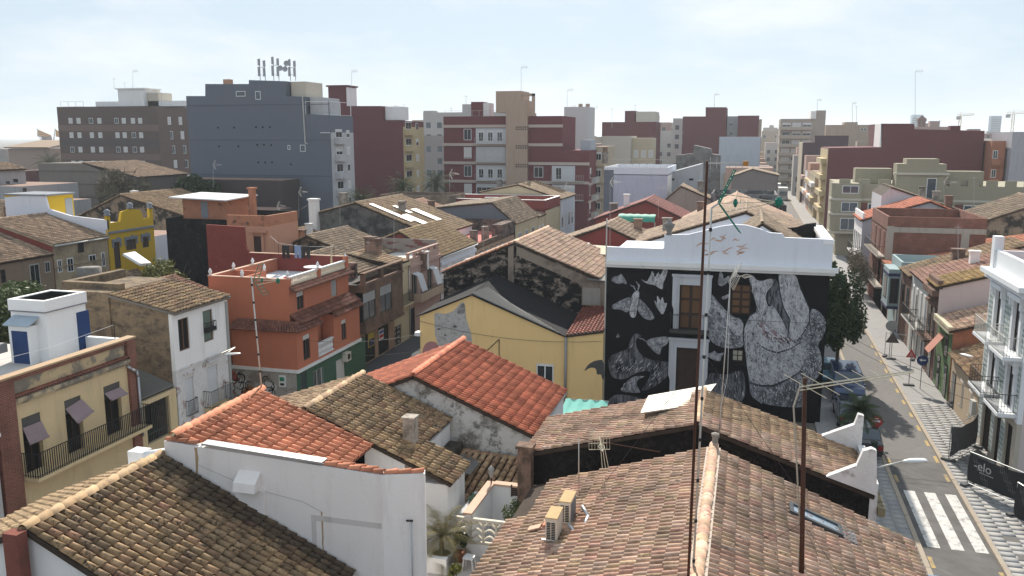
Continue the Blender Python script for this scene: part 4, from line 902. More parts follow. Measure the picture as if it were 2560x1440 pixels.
def garment(label, x, w, hgt, mat, name='trousers'):
    o = MB(); y = 54.88; z = 9.26
    o.prism([(x,y,z),(x,y,z-hgt),(x+w*0.36,y,z-hgt),(x+w*0.46,y,z-hgt*0.4),(x+w*0.56,y,z-hgt*0.4),(x+w*0.66,y,z-hgt),(x+w,y,z-hgt),(x+w,y,z)], (0.0,0.06,0))
    tag(o.build(name, mat), label, 'clothes')
garment('black trousers hung at the left end of the terrace line', -32.3, 0.55, 0.95, IRON); garment('pale blue jeans hung on the terrace line between dark trousers', -31.3, 0.5, 0.9, plain('blue_denim',(0.20,0.27,0.40),0.9)); garment('black trousers beside the pale jeans on the terrace line', -30.75, 0.65, 0.9, IRON)
rb = thing('red_bundle', 'red cloth bundle on the sunny terrace floor', 'cloth', (-29.7,50.9,zf)); m = MB(); m.lathe([(0.3,0),(0.38,0.1),(0.3,0.25),(0.1,0.38),(0.0,0.4)], (-29.7,50.9,zf), 9); m.build('cloth', plain('red_cloth',(0.45,0.03,0.05),0.9), rb, True)
pr_ = thing('parasol', 'folded cream parasol leaning on the terrace balustrade', 'parasol', (-27.9,53.9,zf)); m = MB(); m.lathe([(0.02,0),(0.02,0.5),(0.12,0.55),(0.07,1.2),(0.02,2.0)], (-27.9,53.9,zf), 8); m.build('canopy', plain('cream_canvas',(0.50,0.40,0.26),0.9), pr_, True)
# --- brown house with glazed bay
BRN = patchy('brown_stucco', (0.20,0.125,0.09), (0.12,0.08,0.062), 0.45, 0.6, 0.9); BRNL = plaster('tan_stucco', (0.40,0.27,0.19), 0.14)
y0, y1 = 55.7, 63.4
h5 = thing('bay_window_house', 'dark brown house with large glazed bay and lattice parapet', 'house', (XL, y0, 0))
m = MB(); m.box(-34, XL-0.2, y0, y1, 0, 6.3); m.build('walls', BRN, h5)
sh = [FL.rect(914,890,940,920), FL.rect(946,868,974,905)]; sh = [(a, b, 0.05, 2.4) for a, b, c, d in sh]
skin(h5, FL, y0, y1, 0, 3.0, sh, BRNL, 0.2, 'ground_floor')
for q in sh: window(h5, FL, q, fr=WOODD, gl=DARK, leaves=1, name='shop_door')
BB = PX(XL+0.85); bwin = [BB.rect(909,738,941,800), BB.rect(950,718,981,775)]; bwin = [(a, b, 3.75, 5.75) for a, b, c, d in bwin]
skin(h5, BB, y0+0.5, y1-0.05, 2.95, 6.3, bwin, BRN, 0.2, 'bay_front')
m = MB(); m.box(XL-0.2, XL+0.65, y0+0.5, y1-0.05, 2.95, 6.28); m.build('bay_body', BRN, h5)
for q in bwin: window(h5, BB, q, fr=plain('dark_bay_frame',(0.03,0.028,0.026),0.5), gl=glass_mat('curtained_glass',(0.12,0.125,0.13),0.12), leaves=2, bars=0, name='bay_window', shut=0.35, shutm=BLINDG)
sb = NY(y0+0.5); m = MB(); sb.box(m, XL+0.15, XL+0.68, 3.6, 5.8, -0.02, 0.03); m.build('side_glazing', GLASS, h5)
m = MB(); BB.box(m, y0+0.45, y1, 2.75, 3.0, -1.0, 0.06); BB.box(m, y0+0.45, y1, 6.25, 6.42, -1.0, 0.08); m.build('bay_cornice', BRN, h5)
m = MB(); BB.box(m, y0+0.45, y0+0.75, 6.42, 7.2, -0.3, 0.0); BB.box(m, 59.3, 59.65, 6.42, 7.2, -0.3, 0.0); BB.box(m, y1-0.3, y1, 6.42, 7.2, -0.3, 0.0); BB.box(m, y0+0.45, y1, 7.12, 7.24, -0.32, 0.04); m.build('parapet_piers', BRN, h5)
m = MB()
for (a, b) in ((y0+0.75,59.3),(59.65,y1-0.3)):
    n = int((b-a)/0.16)
    for i in range(n):
        for k in range(4):
            c = a+(i+0.5)*(b-a)/n; z = 6.5+k*0.16
            for s_ in (1,-1): m.tube(BB.p(c-0.08*s_, z, -0.12), BB.p(c+0.08*s_, z+0.16, -0.12), 0.022, 0.022, 4)
m.build('lattice_panel', WOODD, h5, kind='stuff')
m = MB(); m.box(-33, XL+0.4, y0+0.1, y1, 6.3, 6.42); m.build('terrace_floor', plain('sooty_floor',(0.05,0.045,0.04),0.9), h5)
m = MB(); m.box(-33.5,-28.3,58.5,58.8,6.3,7.6); m.build('rear_wall', patchy('soot_pink_wall',(0.34,0.24,0.2),(0.05,0.045,0.04),0.48,0.6,0.9), h5)
sgn = FL.rect(944,818,963,848); sgp = NX(0)
for lab, q, base, bars_ in (('small white shop board with blue and red print above the dark doorway', FL.rect(946,826,958,846), FRAME, ((0.62,0.86,'sign_blue',(0.03,0.09,0.4)),(0.2,0.5,'sign_red',(0.5,0.04,0.04)))), ('yellow and dark blue shop board over the left doorway', FL.rect(919,835,935,862), plain('sign_yellow',(0.55,0.42,0.06),0.6), ((0.05,0.55,'sign_navy',(0.03,0.03,0.09)),))):
    t = thing('shop_sign', lab, 'sign', FL.p(q[0], q[2])); m = MB(); FL.box(m, *q, 0.0, 0.05); m.build('board', base, t)
    for lo, hi, nm, cc in bars_:
        m = MB(); k = q[2]+(q[3]-q[2])*lo; k2 = q[2]+(q[3]-q[2])*hi; FL.box(m, q[0]+0.06, q[1]-0.06, k, k2, 0.05, 0.056); m.build('print', plain(nm, cc, 0.6), t)
# --- narrow cream house and pink house with long balcony
y0, y1 = 63.45, 66.6
h6 = thing('narrow_house', 'narrow cream house with one balcony door between brown and pink houses', 'house', (XL, y0, 0))
CREAM2 = plaster('pale_cream_facade', (0.58,0.49,0.32), 0.1, (0.26,0.2,0.14), 0.35)
m = MB(); m.box(-34, XL-0.2, y0, y1, 0, 6.6); m.build('walls', CREAM2, h6)
q1 = FL.rect(990,732,1008,790); q1 = (q1[0], q1[1], 3.3, q1[3]); q2 = FL.rect(983,820,1005,885); q2 = (q2[0], q2[1], 0.03, q2[3])
skin(h6, FL, y0, y1, 0, 6.6, [q1, q2], CREAM2, 0.2); window(h6, FL, q1, gl=GLASSB, leaves=2, name='balcony_door'); panel_door(h6, FL, q2, plaster('grey_wood_door',(0.27,0.28,0.27),0.2), rows=4)
balcony(h6, FL, y0+0.2, y1-0.1, 3.28, 0.55, 0.95, CREAM2, IRON, 0.1)
m = MB(); FL.box(m, y0, y1, 6.35, 6.62, 0, 0.2); m.build('cornice', CREAM2, h6)
roof(h6, (-31.5,y0,7.5), (-31.5,y1,7.5), (XL+0.1,y1,6.72), (XL+0.1,y0,6.72), T_OLD, jit=0.7)
y0, y1 = 66.65, 74.2
PINK = plaster('pale_pink_facade', (0.50,0.34,0.28), 0.12, (0.24,0.17,0.14), 0.35)
h7 = thing('pink_house', 'pink house with pierced roof parapet and long solid balcony with white awnings', 'house', (XL, y0, 0))
m = MB(); m.box(-38, XL-0.2, y0, y1, 0, 6.2); m.build('walls', PINK, h7)
q1 = FL.rect(1030,715,1044,757); q2 = FL.rect(1069,692,1080,735); q3 = FL.rect(1024,800,1036,850)
q1, q2 = [(q[0], q[0]+1.15, 3.35, 5.45) for q in (q1, q2)]; q3 = (q3[0], q3[1]+0.3, 0.03, 2.5)
skin(h7, FL, y0, y1, 0, 6.1, [q1, q2, q3], PINK, 0.2)
for q in (q1, q2):
    w_ = window(h7, FL, q, gl=DARK, leaves=2, name='balcony_door'); m = MB(); a, b, c, d = q
    P = [FL.p(a-.05,d,0.02),FL.p(b+.05,d,0.02),FL.p(b+.05,d-0.15,0.5),FL.p(a-.05,d-0.15,0.5)]; m.prism(P,(0,0,0.03)); P = [FL.p(a-.05,d-0.15,0.5),FL.p(b+.05,d-0.15,0.5),FL.p(b+.05,d-1.5,0.95),FL.p(a-.05,d-1.5,0.95)]; m.prism(P,(0.03,0,0.0)); m.build('awning', plain('white_awning',(0.55,0.56,0.57),0.8), h7)
window(h7, FL, q3, fr=WOODD, gl=DARK, leaves=1, name='street_door')
m = MB(); FL.box(m, y0+0.6, y1+0.1, 3.05, 3.3, 0, 0.9); FL.box(m, y0+0.6, y1+0.1, 3.3, 3.75, 0.78, 0.9); FL.box(m, y0+0.6, y0+0.72, 3.3, 3.75, 0, 0.78); o = m.build('balcony', plaster('beige_balcony',(0.46,0.35,0.25),0.12), h7)
m = MB(); railing(m, [(XL+0.84,y0+0.65),(XL+0.84,y1+0.05)], 3.75, 0.4, 0.14); m.build('railing', IRON, o)
m = MB(); FL.box(m, y0, y1, 6.0, 6.3, -0.2, 0.18); FL.box(m, y0, y1, 6.3, 6.75, -0.25, 0.0)
for i in range(6): FL.box(m, y0+0.1+i*1.42, y0+0.35+i*1.42, 6.75, 7.2, -0.22, -0.02)
FL.box(m, y0, y1, 7.2, 7.3, -0.25, 0.03); m.build('roof_parapet', PINK, h7)
m = MB(); m.box(-38, XL-0.25, y1-0.2, y1, 6.0, 7.6); m.box(-38,-37.8,y0,y1-0.2,6.0,7.4); m.build('terrace_wall', patchy('grey_red_parapet',(0.30,0.26,0.23),(0.2,0.07,0.06),0.5,0.58,0.5,stretch=(1,1,3)), h7)
m = MB(); m.box(-37.8, XL-0.25, y0, y1-0.2, 6.15, 6.3); m.build('terrace_floor', PALEF, h7)
pipe(h7, [FL.p(y0-0.02,6.2,0.08), FL.p(y0-0.02,0,0.08)], 0.05, STEELW)
# small tiled roof behind the brown house
prof_house('hipped_shed', 'low shed roofed in tan tiles behind the dark brown bay house', [(-37.5,6.6),(-33.2,7.75),(-29.0,6.5)], 59.2, 64.5, (patchy('brown_shed_wall',(0.22,0.16,0.12),(0.1,0.08,0.06)),)*3, (0,1), T_FAR, over=0.2, ridges=(1,), cat='shed')
# --- red gabled house, white ornate front
REDW = plaster('deep_red_wall', (0.27,0.065,0.055), 0.12, (0.15,0.06,0.05), 0.3)
h8, s8 = prof_house('red_gabled_house', 'deep red gabled house with moss-brown tile roof and ornate white street front', [(-37.2,5.8),(-31.4,8.05),(XL,6.0)], 74.4, 85.0, (REDW, WHITE, REDW), (0,1), tilemat('mossy_tile',[(0.36,0.24,0.12),(0.30,0.19,0.10),(0.40,0.28,0.14)],lich=0.55), over=0.2, jit=0.5, ridges=(1,))
for k in range(4):
    q = (75.4+k*2.3, 76.4+k*2.3, 3.0, 5.0); farwin(h8, FL, q, shut=0.3)
m = MB(); FL.box(m, 74.4, 85.0, 5.1, 5.45, 0, 0.15); FL.box(m, 74.4,85.0,2.6,2.75,0,0.3); m.build('stucco_bands', COOLW, h8)
pipe(h8, [FL.p(74.5,5.9,0.25), FL.p(85.0,5.9,0.25)], 0.07, FRAME, 'gutter')
wl = pt(1175,645,x=XL+1.0); wall_lamp('street lamp on the ornate white front of the red gabled house', (XL,80,4.5), [(XL,wl.y-1.2,wl.z-0.3), wl], wl, (0.6,0.6,0.05))
# --- brown terrace house with a pink roof floor
h9 = flat_house('terrace_house', 'tan house with bright pink-red roof terrace between parapets', -42, XL, 85.3, 100.6, 5.8, (REDW, BRNL, BRNL), 5.55, 5.85, BRN, plaster('pink_red_floor',(0.55,0.17,0.15),0.12))
m = MB(); m.box(-42, XL, 100.35, 100.62, 5, 7.0); m.box(-28.6, XL+0.03, 95.0, 100.3, 5.5, 6.9); m.build('high_parapet', patchy('sooty_brown_parapet',(0.2,0.14,0.115),(0.07,0.06,0.055)), h9)
for k in range(5): farwin(h9, FL, (86.6+k*2.0, 87.5+k*2.0, 2.9, 4.9), shut=0.1, fr=WOODD)
for k, (x, y) in enumerate(((-28.2,87.0),(-28.3,91.5))):
    m = MB(); m.box(x-.35,x+.35,y-.35,y+.35,5.5,7.1); m.build('chimney', patchy('grey_brown_chimney',(0.3,0.24,0.2),(0.16,0.13,0.11)), h9)
# --- grey gabled house
GREYB = plaster('blue_grey_render', (0.16,0.175,0.205), 0.1, (0.09,0.095,0.11), 0.25)
h10, s10 = prof_house('grey_gabled_house', 'house with plain blue-grey gable and cream street front', [(-41.5,5.6),(-37.5,8.1),(-30.4,8.85),(XL,6.45)], 101, 112.6, (GREYB, CREAM2, GREYB), (1,2), T_FAR)
for k in range(3): farwin(h10, FL, (102.4+k*3.4, 103.8+k*3.4, 3.0, 5.2), shut=(1.0,0.2,0.0)[k], bl=BLINDG)
h11 = flat_house('red_parapet_house', 'long dark red house with white-capped parapet and air conditioners', -44, XL, 117, 126.5, 7.5, (REDW, CREAM2, REDW), 7.0, 8.15, REDW, PALEF, cop=FRAME)
h11b, _ = prof_house('cream_narrow_house', 'cream house with rusty metal awning below the dark red parapet', [(-34,7.6),(XL,6.2)], 112.8, 116.8, (CREAM2, CREAM2, REDW), (0,), T_FAR)
for k in range(2): farwin(h11b, FL, (113.1+k*1.9, 114.1+k*1.9, 3.0, 5.0), shut=0.4)
h12, _ = prof_house('pale_tiled_house', 'pale house with dark sheet roof just before the red and beige apartment block', [(-40,8.4),(-34,9.6),(XL,7.6)], 127, 138, (CREAM2, COOLW, WHITE), (0,1), T_DARK, ridges=(1,))
for k in range(4): farwin(h12, FL, (127.8+k*2.5, 128.9+k*2.5, 3.2, 5.2), shut=(0.2,1,0,0.5)[k])

# ================================================================== painted house, yellow house, burnt gable
YJ = 52.5; J = NY(YJ)
MURB = plaster('mural_black', (0.007,0.0075,0.0095), 0.25, (0.02,0.02,0.024), 0.35)
hJ = thing('painted_house', 'white-parapeted house whose end wall carries a large grey and black animal painting', 'house', (-2, YJ, 0))
xa, xb = J.at(1517,650)[0], J.at(2075,665)[0]
door1 = J.rect(1700,711,1752,830); door1 = (door1[0], door1[1], 5.35, door1[3]); door2 = J.rect(1692,867,1745,960); door2 = (door2[0], door2[1], 0.9, door2[3])
shw = J.rect(1830,711,1875,786); smw = J.rect(1831,874,1857,904)
skin(hJ, J, xa, xb, 0, 9.35, [door1, door2, shw, smw], MURB, 0.3, 'painted_wall')
m = MB(); m.box(xa, xb, YJ+0.3, 61.5, 0, 9.6); m.build('walls', COOLW, hJ)
par = [(1517,617),(1655,622),(1660,620),(1661,587),(1722,586),(1760,577),(1800,566),(1838,561),(1866,563),(1899,572),(1925,582),(1955,584),(1962,594),(2083,599),(2083,640)]
pp = [J.at(*q) for q in par]; m = MB(); J.poly(m, [(xa,9.35),(xa,pp[0][1])] + pp[1:-1] + [(xb+0.1,pp[-2][1]),(xb+0.1,9.35)], 0.02, -0.28); m.build('parapet', COOLW, hJ)
m = MB(); J.box(m, xa, xb+0.45, 9.2, 9.46, 0.0, 0.38); J.box(m, xa, xb+0.3, 9.02, 9.2, 0.0, 0.2); m.build('cornice', WHITE, hJ)
OP = plain('faded_orange_paint', (0.55,0.34,0.24), 0.9); m = MB(); rg = random.Random(5)
for k in range(15):
    x0, y0_ = 1735+rg.random()*110, 592+rg.random()*48; n = 5; L_ = rg.uniform(14,36)
    pts = [(x0+L_*i/n, y0_-L_*0.25*i/n+2.5*math.sin(i*1.3+k)) for i in range(n+1)]; w = [0.3,1.6,2.0,1.6,1.0,0.2]
    m.add([J.p(*J.at(a, b-w[i]), 0.026) for i,(a,b) in enumerate(pts)] + [J.p(*J.at(a, b+w[i]), 0.026) for i,(a,b) in enumerate(pts)], [(i, n+1+i, n+2+i, i+1) for i in range(n)])
m.build('flame_strokes', OP, hJ, kind='stuff')
def furmat(name, a, b, stretch, sc=1.0, lo=0.4, hi=0.62):
    g = NG(name, 0.95, 0.1); n1 = g.noise(2.2*sc, 5, 0.7, stretch=stretch); n2 = g.noise(9*sc, 4, 0.7, stretch=stretch, off=(4,1,2))
    c = g.mix(g.ramp(n1, [(lo,0.0),(hi,1.0)]), a, b); return g.out(g.mix(g.math('MULTIPLY', g.ramp(n2, [(0.45,0.0),(0.6,1.0)]), 0.5), c, mul(a, 0.6)))
FUR = furmat('painted_fur', (0.10,0.102,0.115), (0.42,0.42,0.445), (1.6,1,1.0)); FURL = furmat('painted_pale_fur', (0.22,0.22,0.235), (0.58,0.57,0.585), (1.5,1,0.7), 0.9, 0.35, 0.55)
FURD = furmat('painted_dark_fur', (0.022,0.023,0.028), (0.22,0.22,0.24), (2.6,1,0.5)); MOTH = furmat('painted_moth', (0.17,0.17,0.185), (0.46,0.455,0.475), (1,1,1), 1.6)
PINKP = furmat('painted_pink', (0.26,0.17,0.18), (0.42,0.33,0.345), (1.5,1,1)); LINE = plain('painted_line', (0.03,0.031,0.036), 0.95)
_ml = [0]
def mural(pts, mat, z1=True, sm=2):
    P = [((1500+a/3.428, 600+b/3.428) if z1 else (1780+a/3.43, 640+b/3.43)) for a, b in pts]
    for _ in range(sm):                                            # rounded outline
        Q = []
        for i in range(len(P)):
            a, b = P[i], P[(i+1) % len(P)]; Q += [(a[0]*.78+b[0]*.22, a[1]*.78+b[1]*.22), (a[0]*.22+b[0]*.78, a[1]*.22+b[1]*.78)]
        P = Q
    _ml[0] += 1; m = MB(); m.add([J.p(*J.at(a, b), 0.003+0.0012*_ml[0]) for a, b in P], [tuple(range(len(P)))[::-1]])
    o = m.build('mural_figure', mat, hJ); return o
def stroke(pts, w, mat=LINE, z1=True):
    P = [((1500+a/3.428, 600+b/3.428) if z1 else (1780+a/3.43, 640+b/3.43)) for a, b in pts]; _ml[0] += 1; m = MB(); n = len(P); vs = []
    for i in range(n):
        a = P[max(0,i-1)]; b = P[min(n-1,i+1)]; dx, dy = b[0]-a[0], b[1]-a[1]; L_ = math.hypot(dx,dy)+1e-6; k = w*(0.4 if i in (0,n-1) else 1)/L_
        vs.append([(P[i][0]-dy*k, P[i][1]+dx*k), (P[i][0]+dy*k, P[i][1]-dx*k)])
    m.add([J.p(*J.at(*q), 0.003+0.0012*_ml[0]) for pr_ in vs for q in pr_], [(2*i,2*i+1,2*i+3,2*i+2) for i in range(n-1)]); m.build('mural_line', mat, hJ)
mural([(75,1000),(150,965),(235,935),(265,850),(290,805),(330,800),(360,830),(322,832),(302,870),(320,940),(370,1000),(450,1030),(640,1050),(640,1120),(560,1180),(500,1240),(400,1290),(350,1290),(420,1190),(440,1120),(330,1130),(200,1200),(100,1180),(70,1080)], FURD)
mural([(160,1300),(220,1220),(290,1165),(400,1165),(330,1190),(310,1230),(340,1290),(350,1312)], FUR)
mural([(60,1380),(130,1320),(250,1330),(400,1370),(380,1440),(60,1440)], FURD)
mural([(270,480),(180,515),(100,560),(108,592),(170,592),(240,628),(262,560)], MOTH); mural([(330,490),(400,560),(460,640),(467,672),(430,690),(370,670),(312,590)], MOTH)
mural([(275,470),(310,430),(338,440),(335,500),(320,560),(310,650),(285,670),(260,655),(250,600),(265,520)], FURL)
stroke([(305,430),(290,400),(258,385)], 2.2, MOTH); stroke([(325,432),(335,390),(310,355)], 2.6, MOTH); stroke([(250,600),(262,550),(275,490)], 0.8); stroke([(318,600),(330,540),(335,490)], 0.8); stroke([(180,520),(240,540),(262,560)], 0.7); stroke([(345,500),(400,590),(440,660)], 0.7)
mural([(95,340),(120,310),(165,305),(180,285),(200,312),(225,350),(230,382),(190,365),(165,378),(110,358)], MOTH)
mural([(345,330),(400,362),(430,310),(450,255),(470,325),(495,275),(520,305),(550,230),(582,250),(565,320),(540,370),(540,425),(510,415),(470,385),(400,375)], FURL, sm=1)
mural([(463,510),(490,545),(488,465),(520,525),(536,478),(550,545),(578,535),(560,600),(535,645),(510,610),(480,565)], FURL, sm=1)
mural([(390,870),(440,840),(590,820),(590,880),(520,930),(515,985),(480,970),(420,910)], MOTH); stroke([(395,870),(370,850),(330,838)], 1.6, MOTH); stroke([(450,860),(520,900),(590,870)], 0.7)
mural([(135,830),(160,795),(158,818),(178,820),(150,840)], MOTH, sm=1); mural([(345,245),(362,215),(378,248)], MOTH, sm=1)
mural([(905,975),(960,965),(980,945),(1010,975),(1075,960),(1040,1000),(1030,1040),(980,1030),(930,1005)], MOTH, sm=1)
mural([(-110,330),(-60,300),(-30,310),(0,325),(60,400),(160,510),(272,545),(262,700),(276,780),(150,797),(20,765),(-70,640),(-95,480)], FUR, False)
mural([(-100,330),(-40,330),(40,420),(150,520),(270,548),(265,660),(200,690),(120,560),(20,450),(-60,420)], FURL, False)
mural([(45,240),(70,120),(95,160),(100,200),(150,160),(150,200),(120,240),(80,260)], MOTH, False, 1); mural([(80,350),(160,318),(150,345),(120,370),(90,372)], MOTH, False, 1)
mural([(-120,1010),(0,1000),(150,1020),(275,960),(290,1200),(240,1260),(100,1230),(-110,1150)], FURD, False)
mural([(275,600),(330,500),(400,470),(560,690),(720,710),(820,560),(850,440),(930,480),(982,560),(965,680),(900,760),(942,850),(935,1000),(860,1100),(770,1200),(800,1300),(600,1292),(420,1262),(330,1200),(320,1080),(292,900),(272,720)], FUR, False)
mural([(275,620),(320,520),(390,480),(430,560),(500,680),(620,760),(740,740),(800,800),(770,980),(640,1060),(520,1105),(400,1100),(322,1070),(295,900)], FURL, False)
mural([(525,190),(560,200),(590,330),(610,440),(665,540),(650,690),(600,640),(560,540),(500,430),(450,350)], FURD, False)
mural([(313,170),(345,162),(400,222),(520,185),(532,235),(450,330),(480,440),(520,420),(600,540),(640,640),(720,715),(680,770),(560,825),(470,790),(390,750),(440,690),(400,600),(380,440),(335,260)], FURL, False)
mural([(565,140),(640,150),(722,160),(760,280),(832,440),(836,560),(780,660),(700,745),(640,690),(668,540),(610,440),(585,330)], FURL, False)
mural([(400,556),(480,590),(490,640),(560,620),(640,700),(720,730),(560,745),(470,705),(410,650)], PINKP, False)
mural([(480,500),(515,425),(560,520),(640,620),(600,690),(540,640),(490,600)], FURL, False)
stroke([(565,145),(585,330),(612,440),(668,545),(650,690),(715,745)], 1.5, z1=False); stroke([(722,160),(760,280),(832,440),(835,560),(780,665),(715,745)], 1.2, z1=False); stroke([(322,170),(350,320),(385,450),(440,560)], 1.2, z1=False)
stroke([(380,745),(470,800),(560,830),(660,800),(760,740)], 1.8, z1=False); stroke([(318,1080),(400,1112),(520,1112),(640,1062),(770,985)], 2.2, z1=False); stroke([(275,620),(320,510),(380,465)], 1.2, z1=False); stroke([(850,445),(835,560),(860,700),(800,780)], 1.0, z1=False)
# brushwork over the painted figures
def inside(x, y, P):
    c = False
    for i in range(len(P)):
        (x1, y1_), (x2, y2_) = P[i], P[i-1]
        if (y1_ > y) != (y2_ > y) and x < (x2-x1)*(y-y1_)/(y2_-y1_)+x1: c = not c
    return c
BR = MB(); rgs = random.Random(9)
def brush(P, n, ang, ln, w, z1, mix=(.5,.35,.15), sw=.6):
    n = int(n*.4); x0, x1 = min(p[0] for p in P), max(p[0] for p in P); y0_, y1_ = min(p[1] for p in P), max(p[1] for p in P); k = 0; o = 0
    while k < n and o < n*8:
        o += 1; x = rgs.uniform(x0,x1); y = rgs.uniform(y0_,y1_)
        if not inside(x, y, P): continue
        k += 1; a = (ang(x,y) if callable(ang) else ang)+rgs.uniform(-.35,.35); L_ = ln*rgs.uniform(.5,1.3); u = rgs.random(); m_ = 0 if u < mix[0] else 1 if u < mix[0]+mix[1] else 2; b = sw*rgs.choice((-1,1))*L_*.25
        q = [(x+math.cos(a)*L_*t-math.sin(a)*b*math.sin(math.pi*t), y+math.sin(a)*L_*t+math.cos(a)*b*math.sin(math.pi*t)) for t in (0,.5,1)]; nx_, ny_ = -math.sin(a)*w, math.cos(a)*w
        if not inside(*q[2], P): continue
        F_ = (lambda p: (1500+p[0]/3.428, 600+p[1]/3.428)) if z1 else (lambda p: (1780+p[0]/3.43, 640+p[1]/3.43))
        dz = .07+.0006*(k % 40); V = [q[0], (q[1][0]-nx_,q[1][1]-ny_), q[2], (q[1][0]+nx_,q[1][1]+ny_)]; BR.add([J.p(*J.at(*F_(v)), dz) for v in V], [(3,2,1,0)], m_)
bodyP = [(275,600),(330,500),(400,470),(560,690),(720,710),(820,560),(850,440),(930,480),(982,560),(965,680),(900,760),(942,850),(935,1000),(860,1100),(770,1200),(800,1300),(600,1292),(420,1262),(330,1200),(320,1080),(292,900),(272,720)]
brush(bodyP, 1500, lambda x, y: 1.3+.8*math.sin(x*.008+y*.006), 34, 3.0, False, (.42,.46,.12)); brush([(275,620),(320,520),(390,480),(430,560),(500,680),(620,760),(740,740),(800,800),(770,980),(640,1060),(520,1105),(400,1100),(322,1070),(295,900)], 420, lambda x, y: 1.1+.5*math.sin(x*.01), 30, 3.0, False, (.72,.28,0))
brush([(330,1130),(520,1125),(700,1060),(860,900),(930,850),(930,1000),(860,1100),(770,1200),(800,1300),(600,1292),(420,1262)], 420, 1.7, 40, 3.5, False, (.2,.75,.05))
brush([(830,480),(930,480),(982,560),(965,680),(900,760),(860,700),(845,600)], 200, 2.0, 34, 3.2, False, (.3,.65,.05))
brush([(313,170),(345,162),(400,222),(520,185),(532,235),(450,330),(480,440),(400,600),(380,440),(335,260)], 260, 1.9, 46, 3.2, False, (.7,.3,0)); brush([(565,140),(722,160),(760,280),(832,440),(836,560),(780,660),(700,745),(640,690),(668,540),(610,440),(585,330)], 420, lambda x, y: 1.45-.0006*(y-140), 40, 3.0, False, (.75,.25,0)); brush([(400,556),(480,590),(490,640),(560,620),(640,700),(720,730),(560,800),(470,760),(410,650)], 130, .7, 60, 6, False, (.75,.2,.05))
brush([(-100,330),(0,325),(60,400),(160,510),(272,545),(262,700),(276,780),(150,797),(20,765),(-70,640),(-95,480)], 420, .75, 46, 3.4, False, (.5,.45,.05)); brush([(-120,1010),(275,960),(290,1200),(240,1260),(100,1230),(-110,1150)], 160, 1.5, 60, 3, False, (.2,.2,.6))
brush([(75,1000),(235,935),(290,805),(302,870),(320,940),(370,1000),(450,1030),(640,1050),(640,1120),(500,1240),(350,1290),(420,1190),(440,1120),(330,1130),(200,1200),(100,1180)], 420, 2.2, 55, 3, True, (.25,.3,.45)); brush([(160,1300),(220,1220),(290,1165),(400,1165),(330,1190),(310,1230),(340,1290)], 60, 2.0, 40, 3, True)
for P_ in ([(270,480),(180,515),(100,560),(108,592),(170,592),(240,628),(262,560)], [(330,490),(400,560),(460,640),(467,672),(430,690),(370,670),(312,590)], [(275,470),(310,430),(338,440),(335,500),(310,650),(285,670),(250,600)], [(390,870),(440,840),(590,820),(590,880),(515,985),(420,910)], [(345,330),(400,362),(450,255),(550,230),(582,250),(540,370),(510,415),(400,375)]): brush(P_, 70, 1.9, 34, 2.4, True, (.5,.42,.08))
BR.build('brush_strokes', [plain('paint_white',(0.60,0.60,0.62),.95), plain('paint_black',(0.07,0.072,0.08),.95), plain('paint_grey',(0.24,0.24,0.26),.95)], hJ, kind='stuff')
# doors and stucco surrounds on the painted wall
PLW = plaster('grey_white_stucco', (0.52,0.52,0.55), 0.06)
for (x0, y0_, x1, y1_), dr, nm in (((1681,684,1776,842), door1, 'upper_surround'), ((1672,842,1770,952), door2, 'lower_surround')):
    a, b, c, d = J.rect(x0, y0_, x1, y1_); m = MB()
    J.box(m, a+0.15, dr[0], dr[2], dr[3], 0.12, 0.0); J.box(m, dr[1], b-0.15, dr[2], dr[3], 0.12, 0.0); J.box(m, a+0.15, b-0.15, dr[3], d-0.14, 0.12, 0.0); J.box(m, a, b, d-0.14, d, 0.2, 0.0)
    for s_ in (a+0.05, b-0.3):
        J.poly(m, [(s_,dr[2]+1.5),(s_+.12,dr[2]+1.15),(s_+.25,dr[2]+1.5),(s_+.25,d-.14),(s_,d-.14)], 0.0, 0.16)
    m.build(nm, PLW, hJ)
panel_door(hJ, J, door1, WOOD, -0.16, 2, 3, 'balcony_door'); panel_door(hJ, J, door2, WOODD, -0.16, 2, 4, 'lower_door')
a, b, c, d = J.rect(1676,790,1772,838); balcony(hJ, J, a, b, 5.33, 0.55, 1.0, plain('dark_slab',(0.06,0.055,0.05),0.8), IRON, 0.14)
panel_door(hJ, J, shw, WOOD, -0.1, 2, 4, 'shutter'); window(hJ, J, smw, fr=WOODD, gl=plain('pale_window_board',(0.42,0.39,0.32),0.8), leaves=2, bars=1)
# roof behind the parapet and street-side parapet
rj = roof(hJ, (0.8,53.3,11.85), (0.8,61,11.85), (4.3,61,9.7), (4.3,53.3,9.7), T_FAR, jit=0.7); roof(hJ, (0.8,53.3,11.85), (0.8,61,11.85), (-1.2,61,10.3), (-1.2,53.3,10.3), T_FAR, jit=0.7); ridge(rj, (0.8,53.2,11.9), (0.8,61,11.9), T_FAR, near=False)
m = MB(); m.box(xb-0.3, xb+0.02, YJ+0.3, 61.5, 9.6, 10.8); m.build('street_parapet', COOLW, hJ); m = MB(); m.box(xb-0.45, xb+0.15, YJ-0.05, 61.5, 10.82, 11.05); m.build('street_coping', WHITE2, hJ)
rp = NY(60.6); m = MB(); rp.poly(m, [rp.at(*q) for q in ((1968,600),(1968,570),(1992,568),(2015,560),(2040,557),(2042,600))], 0.0, -0.2); m.build('rear_parapet', plain('black_rear_parapet',(0.015,0.015,0.015),.9), hJ)
